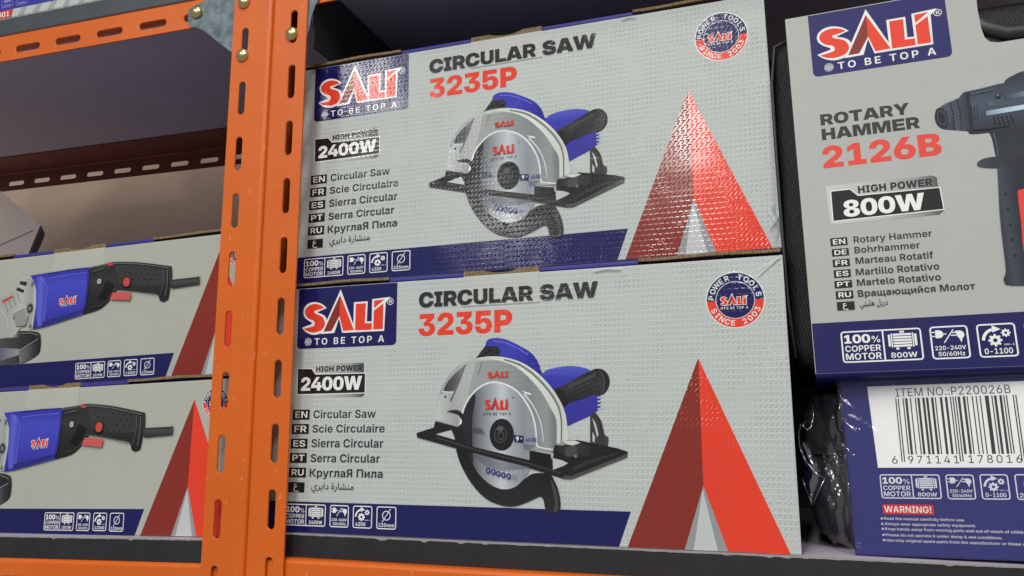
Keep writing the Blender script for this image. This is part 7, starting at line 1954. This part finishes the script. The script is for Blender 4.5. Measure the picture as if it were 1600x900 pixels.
def hammer_picture(p):
    U = lambda n: UV['C.' + n]
    g = lambda *a: lin(*a)
    body = [q for q in U('drill') if q[0] < 176]
    top = [(168.4, 240.6), (173.8, 243.3), (182.9, 246.2), (215, 249), (252, 246), (270, 236), (278, 214), (276, 190), (262, 178), (230, 172), (200, 165), (171.9, 160.7)]
    main = [(112.4, 216.8), (114.0, 221.2), (118.1, 224.2), (121.4, 226.5), (129.2, 228.9), (132.4, 230.2), (136.7, 234.6), (145.0, 235.4), (155.4, 236.4), (160.0, 237.4), (166.6, 237.6)] + top + \
           [(152.9, 168.0), (152.4, 178.2), (151.9, 189.0), (150.4, 194.9), (137.3, 195.6), (134.7, 198.7), (126.1, 200.9), (117.3, 203.2), (113.2, 207.5), (112.0, 213.2)]
    p.blend(curve(main), [(168, g(44, 49, 58)), (196, g(38, 42, 50)), (210, g(58, 66, 80)), (222, g(70, 80, 96)), (231, g(60, 68, 82)), (240, g(48, 53, 64))], axis=1)
    p.blend(U('drillshade'), [(126, g(72, 80, 94)), (137, g(48, 53, 64))])
    for i in range(4):
        p.stroke([(138.5 + i * 2.0, 221 - i * 0.2), (138.0 + i * 2.0, 207 + i * 0.5)], 0.6, g(30, 31, 34))
    p.poly([(137.5, 234.0), (140.5, 234.6), (139.5, 196.5), (136.8, 196.5)], g(34, 35, 39))
    p.poly(ellipse(117.2, 213.9, 4.6, 9.4, 22, rot=0.12), g(30, 31, 35))
    p.poly([ellipse(117.4, 213.9, 3.4, 7.2, 20, rot=0.12), ellipse(117.4, 213.9, 2.7, 6.0, 20, rot=0.12)[::-1]], g(72, 78, 88))
    p.stroke([(121.4, 224.5), (123.0, 218), (122.8, 208)], 0.9, g(78, 84, 94))
    p.blend([(150.6, 214.7), (210, 217.5), (210, 213.4), (150.5, 210.4)], [(150, g(120, 140, 160)), (165, g(176, 198, 214)), (180, g(196, 214, 226)), (210, g(110, 124, 140))])
    p.blend([(165.2, 226.5), (215, 232), (215, 227), (165.4, 221.9)], [(165, g(56, 60, 68)), (180, g(104, 118, 140)), (215, g(60, 64, 72))])
    p.poly(curve([(152, 221), (155, 222.5), (157.5, 221.6), (157, 218.5), (153.5, 218)]), g(86, 94, 106))
    # collars, knurling and lights of the chuck and gear case
    p.stroke([(119.5, 224.6), (128.6, 228.2), (133.0, 230.0)], 0.9, g(104, 118, 140))
    p.stroke([(137.4, 234.2), (146, 234.8), (160.5, 236.8)], 0.9, g(92, 104, 124))
    p.stroke([(125.2, 226.6), (126.4, 215), (125.6, 201.4)], 0.8, g(28, 30, 35))
    p.stroke([(130.6, 228.6), (131.8, 215), (130.8, 200.2)], 0.8, g(34, 37, 43))
    for i in range(7):
        p.stroke([(127.3 + i * 0.5, 224 - i * 3.4), (130.0 + i * 0.4, 224.6 - i * 3.4)], 0.5, g(88, 98, 114))
    p.stroke([(141.5, 231.5), (150, 232.0), (158, 233.4)], 1.6, g(74, 84, 102))
    p.stroke([(139.8, 199.0), (149.5, 198.2), (166, 199.0)], 1.0, g(24, 26, 30))
    for i in range(5):
        p.stroke([(155 + i * 3.2, 208.6), (156.2 + i * 3.2, 200.8)], 0.7, g(28, 30, 35))
    p.poly(ellipse(161.0, 226.8, 2.0, 2.2, 14), g(30, 32, 37))
    p.poly(ellipse(160.7, 227.2, 1.0, 1.1, 10), g(108, 120, 138))
    p.stroke([(153.6, 194.0), (154.4, 180.0), (153.8, 172.5)], 1.0, g(78, 88, 104))
    # side handle: collar, grip, lower knob
    p.blend(curve([(138.3, 168.7), (140.2, 171.0), (148.0, 173.2), (176.0, 172.6), (186, 170.5), (187.0, 167.0), (182, 164.2), (165.0, 162.6), (148.0, 164.0), (139.7, 166.4)]), [(138, g(64, 70, 80)), (150, g(50, 54, 60)), (186, g(30, 31, 34))])
    p.blend(curve([(152.5, 163.6), (150.6, 140), (149.3, 123.3), (148.4, 100), (147.8, 76.8), (145.4, 70.0), (146.0, 65.5), (150.0, 64.2), (166, 63.0), (182, 63.4), (184.0, 68), (181, 76), (182, 110), (178.0, 163.6)]),
            [(146, g(40, 45, 56)), (153, g(62, 68, 80)), (162, g(42, 46, 54)), (184, g(26, 27, 30))])
    for i in range(5):
        p.poly(ellipse(155.5, 88 + i * 13, 0.9, 1.4, 8), g(26, 27, 30))
    p.poly(curve([(164.0, 139.4), (166.0, 142.4), (170.0, 143.0), (177, 143), (177, 86), (166, 86), (162.0, 91.7), (163.2, 115)]), g(224, 70, 58))
    p.blend(curve([(240, 190), (262, 182), (272, 196), (276, 150), (270, 110), (256, 96), (244, 102), (240, 130), (244, 160)]), [(240, g(44, 46, 50)), (276, g(28, 29, 31))])


p = Print()
hammer_picture(p)
p.build('hammer_picture', M_SATIN, t)

# tool bag inside the upper sleeve
t = thing('tool_bag', "black mesh tool bag standing behind the silver hammer sleeve, its handle in the hand hole", 'tool bag')
t.matrix_world = MC
bm = bmesh.new()
soft_box(bm, -0.0165, 0.345, 0.0050, 0.20, 0.0, 0.318, 0.022, 1.3, 0.0016, 14)
mesh_obj('bag_body', bm, M_MESH, t, smooth=True)
bm = bmesh.new()
tube(bm, [(-0.0150, 0.014, 0.012), (-0.0178, 0.010, 0.06), (-0.0181, 0.009, 0.12), (-0.0178, 0.009, 0.20), (-0.0168, 0.010, 0.27), (-0.0120, 0.012, 0.308), (0.01, 0.014, 0.318)], 0.0016)
mesh_obj('piping', bm, M_STEELDK, t, smooth=True)
bm = bmesh.new()
tube(bm, [(0.150, 0.010, 0.305), (0.160, 0.006, 0.290), (0.175, 0.005, 0.281), (0.200, 0.005, 0.279), (0.225, 0.005, 0.281), (0.240, 0.006, 0.290), (0.250, 0.010, 0.305)], 0.0068, 12)
mesh_obj('carry_handle', bm, M_NYLON, t, smooth=True)

# lower pack, wrapped in film
MD = face_matrix(0.5402, 0.0137, 0.0042, -0.0792, 0.0599, 0.0170)
MD0 = face_matrix(0.5402, 0.0137, 0.0002, -0.0792, 0.0599, 0.0170)
t = thing('hammer_carton', "navy carton wrapped in clear film with a white barcode label", 'carton')
t.matrix_world = MD0
HD = 145.0
bm = bmesh.new()
add_box(bm, 0.0, 0.330, 0.0, 0.016, 0.0, HD / 1000, 0.0014, 2)
DN = lin(50, 50, 116)
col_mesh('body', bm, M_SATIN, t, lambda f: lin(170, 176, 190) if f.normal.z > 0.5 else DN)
bm = bmesh.new()
add_box(bm, 0.0008, 0.3290, -0.0006, 0.0012, HD / 1000 - 0.0016, HD / 1000 + 0.0006, 0.0005, 1)
col_mesh('top_edge', bm, M_SATIN, t, lambda f: lin(206, 208, 206))
p = Print()
p.poly([(21.3, 135.6), (23.4, 69.2), (137.5, 69.2), (142.0, 135.4)], lin(248, 248, 246))
p.text("ITEM NO.:P220026B", 'R', 42.2, 126.4, lin(52, 52, 58), 6.6, 124.2, track=10)
# bars of the printed number (EAN-13)
Lc = ["0001101", "0011001", "0010011", "0111101", "0100011", "0110001", "0101111", "0111011", "0110111", "0001011"]
inv_ = lambda q: ''.join('1' if c == '0' else '0' for c in q)
first, left, right = "6", "971141", "178016"
par = ["LLLLLL", "LLGLGG", "LLGGLG", "LLGGGL", "LGLLGG", "LGGLLG", "LGGGLL", "LGLGLG", "LGLGGL", "LGGLGL"][int(first)]
bits = "101"
for d, pr in zip(left, par):
    bits += Lc[int(d)] if pr == 'L' else inv_(Lc[int(d)])[::-1]
bits += "01010"
for d in right:
    bits += inv_(Lc[int(d)])
bits += "101"
k = p.k + 1
x0, x1 = 41.4, 127.6
w = (x1 - x0) / 95.0
i = 0
while i < 95:
    if bits[i] == '1':
        j = i
        while j < 95 and bits[j] == '1':
            j += 1
        guard = i < 3 or i >= 92 or 45 <= i < 50
        y0 = 73.8 if guard else 79.6
        xa, xb = x0 + i * w, x0 + j * w - 0.05
        sk = lambda x, y: (x + (y - 79.6) * 0.004, y)
        p.poly([sk(xa, y0), sk(xb, y0), sk(xb, 124.9), sk(xa, 124.9)], lin(62, 54, 56), k)
        i = j
    else:
        i += 1
p.text("6", 'R', 34.4, 72.4, lin(50, 50, 56), 6.0, 38.5)
p.text("971141", 'R', 46.4, 72.5, lin(50, 50, 56), 6.0, 82.6, track=170)
p.text("178016", 'R', 89.2, 72.7, lin(50, 50, 56), 6.0, 125.2, track=170)
p.build('barcode_label', M_SATIN, t)
p = Print()
LW = lin(222, 224, 232)
icon_copper(p, 23.9, 44.9, 67.5, 63.9, 47.3, "800W", LW)
icon_plug(p, 71.5, 44.8, 91.2, 63.9, LW)
icon_speed(p, 95.1, 45.0, 114.4, 64.1, "0-1100", LW)
icon_diameter(p, 118.6, 45.0, 138.0, 64.2, "26mm", LW)
p.build('spec_strip', M_SATIN, t)
p = Print()
p.poly([(23.9, 32.7), (60.6, 32.7), (60.6, 40.4), (23.9, 40.2)], lin(206, 56, 56))
p.text("WARNING!", 'B', 25.0, 34.1, WHITE, 4.9, 58.9)
for txt, x1_, v in (("Read the manual carefully before use.", 81.4, 28.2), ("Always wear appropriate safety equipment.", 88.4, 24.1),
                    ("Keep hands away from moving parts and out of reach of children.", 124.5, 20.2), ("Please do not operate it under damp & wet conditions.", 105.2, 15.6),
                    ("Use only original spare parts from the manufacturer or those authorized.", 135.0, 11.5)):
    p.text(txt, 'B', 24.1, v, lin(206, 208, 222), 2.15, x1_)
    p.poly([(21.7, v + 0.2), (23.2, v + 0.2), (23.2, v + 1.7), (21.7, v + 1.7)], lin(206, 208, 222))
p.text("Date", 'B', 1.9, 8.8, lin(120, 124, 170), 1.5, 5.2)
p.text("Lot", 'B', 1.9, 6.0, lin(120, 124, 170), 1.5, 4.6)
p.build('warning_text', M_SATIN, t)

# shrink film: a taut sheet over the front and a crumpled gusset hanging at the left
rnd = random.Random(11)
bm = bmesh.new()
nx, nz = 150, 110
grid = []
creases = [(0.1180, 0.0018, 1.0), (0.1270, 0.0012, 0.7), (0.1080, 0.0011, 0.7), (0.0850, 0.0012, 0.45)]
for j in range(nz + 1):
    row = []
    for i in range(nx + 1):
        u = -0.002 + 0.334 * (i / nx) ** 1.7
        v = (HD / 1000 + 0.001) * j / nz
        e = max(0.0, 1 - max(u, 0) / 0.050)
        d = 0.0014 + 0.00025 * math.sin(70 * u + 40 * v)
        w = v + 0.88 * u + 0.0016 * math.sin(210 * u)
        for c, s_, a in creases:
            q = (w - c) / s_
            d += 0.0021 * a * e * math.exp(-q * q)
        row.append(bm.verts.new((u, -d, v)))
    grid.append(row)
for j in range(nz):
    for i in range(nx):
        bm.faces.new((grid[j][i], grid[j][i + 1], grid[j + 1][i + 1], grid[j + 1][i]))
mesh_obj('shrink_film', bm, M_WRAP, t, smooth=True)
bm = bmesh.new()
nu, nv = 60, 110
grid = []
for j in range(nv + 1):
    row = []
    q = j / nv
    z = 0.128 - 0.122 * q
    xl = -0.0330 + 0.006 * math.sin(q * 5.0) + (0.020 * max(0, q - 0.70) / 0.3)
    for i in range(nu + 1):
        s = i / nu
        x = xl + (0.001 - xl) * s
        y = 0.044 * (1 - s) ** 1.3 - 0.004 * s
        fold = 0.0050 * math.sin(6.5 * s + 7 * q + 2.0 * math.sin(5 * q)) * math.sin(math.pi * s) \
            + 0.0020 * abs(math.sin(12 * s - 9 * q + 1.5 * math.sin(6 * q))) * math.sin(math.pi * q) \
            + 0.0005 * math.sin(40 * s + 22 * q)
        row.append(bm.verts.new((x - fold * 0.6, y - abs(fold) - 0.001, z + fold * 0.5)))
    grid.append(row)
for j in range(nv):
    for i in range(nu):
        bm.faces.new((grid[j][i], grid[j][i + 1], grid[j + 1][i + 1], grid[j + 1][i]))
mesh_obj('crumpled_film', bm, M_WRAP2, t, smooth=True)

# film gathered into a curl and a loose flap at the pack's left edge
bm = bmesh.new()
flap = [((-0.0365, 0.088), (-0.0300, 0.092)), ((-0.0350, 0.081), (-0.0262, 0.083)), ((-0.0335, 0.0745), (-0.0222, 0.072)), ((-0.0345, 0.067), (-0.0186, 0.0615)),
        ((-0.0362, 0.059), (-0.0230, 0.0520)), ((-0.0345, 0.051), (-0.0268, 0.0455)), ((-0.0318, 0.043), (-0.0298, 0.0390))]
prev = None
for k, ((xa, za), (xb, zb)) in enumerate(flap):
    ring = []
    for i in range(9):
        s = i / 8
        y = 0.010 - 0.006 * math.sin(math.pi * s) + 0.0018 * math.sin(9 * s + 2.1 * k)
        ring.append(bm.verts.new((xa + (xb - xa) * s, y, za + (zb - za) * s)))
    if prev:
        for i in range(8):
            bm.faces.new((prev[i], prev[i + 1], ring[i + 1], ring[i]))
    prev = ring
mesh_obj('film_flap', bm, M_WRAP3, t, smooth=True)
bm = bmesh.new()
tube(bm, [(-0.0232, 0.012, 0.1225), (-0.0236, 0.010, 0.112), (-0.0262, 0.008, 0.1035), (-0.0295, 0.007, 0.1010), (-0.0325, 0.008, 0.1050), (-0.0300, 0.009, 0.1085), (-0.0345, 0.010, 0.1060), (-0.0370, 0.010, 0.0970), (-0.0366, 0.009, 0.0870),
          (-0.0335, 0.008, 0.0760), (-0.0260, 0.005, 0.0660), (-0.0184, 0.004, 0.0605)], 0.00055, 6)
tube(bm, [(-0.0184, 0.004, 0.0605), (-0.0240, 0.005, 0.0500), (-0.0300, 0.008, 0.0385), (-0.0345, 0.010, 0.0520), (-0.0366, 0.010, 0.0600)], 0.00040, 6)
mesh_obj('film_hem', bm, M_WRAP3, t, smooth=True)

t = thing('tool_bag', "black tool bag squashed beside the navy carton under crumpled clear film", 'tool bag')
t.matrix_world = MD
bm = bmesh.new()
soft_box(bm, -0.0335, 0.345, 0.0175, 0.22, 0.0, 0.136, 0.030, 2.1, 0.0022, 14)
mesh_obj('bag_body', bm, M_NYLON, t, smooth=True)
bm = bmesh.new()
# mesh panel along the top of its front, ending in a welt seam
prev = None
n = 24
for i in range(n + 1):
    q = i / n
    z = 0.128 - 0.050 * q
    x0_ = -0.0265 + 0.004 * (1 - q) ** 2
    ring = [bm.verts.new((x0_, 0.0300 - 0.004 * math.sin(q * 2.4), z)), bm.verts.new((x0_ + 0.010, 0.0180, z)), bm.verts.new((0.004, 0.0172, z))]
    if prev:
        bm.faces.new((prev[0], prev[1], ring[1], ring[0]))
        bm.faces.new((prev[1], prev[2], ring[2], ring[1]))
    prev = ring
mesh_obj('mesh_panel', bm, M_MESH, t, smooth=True)
bm = bmesh.new()
tube(bm, [(-0.029, 0.030, 0.0775), (-0.0165, 0.0172, 0.0770), (0.004, 0.0165, 0.0765)], 0.0013)
mesh_obj('welt_seam', bm, M_STEELDK, t, smooth=True)
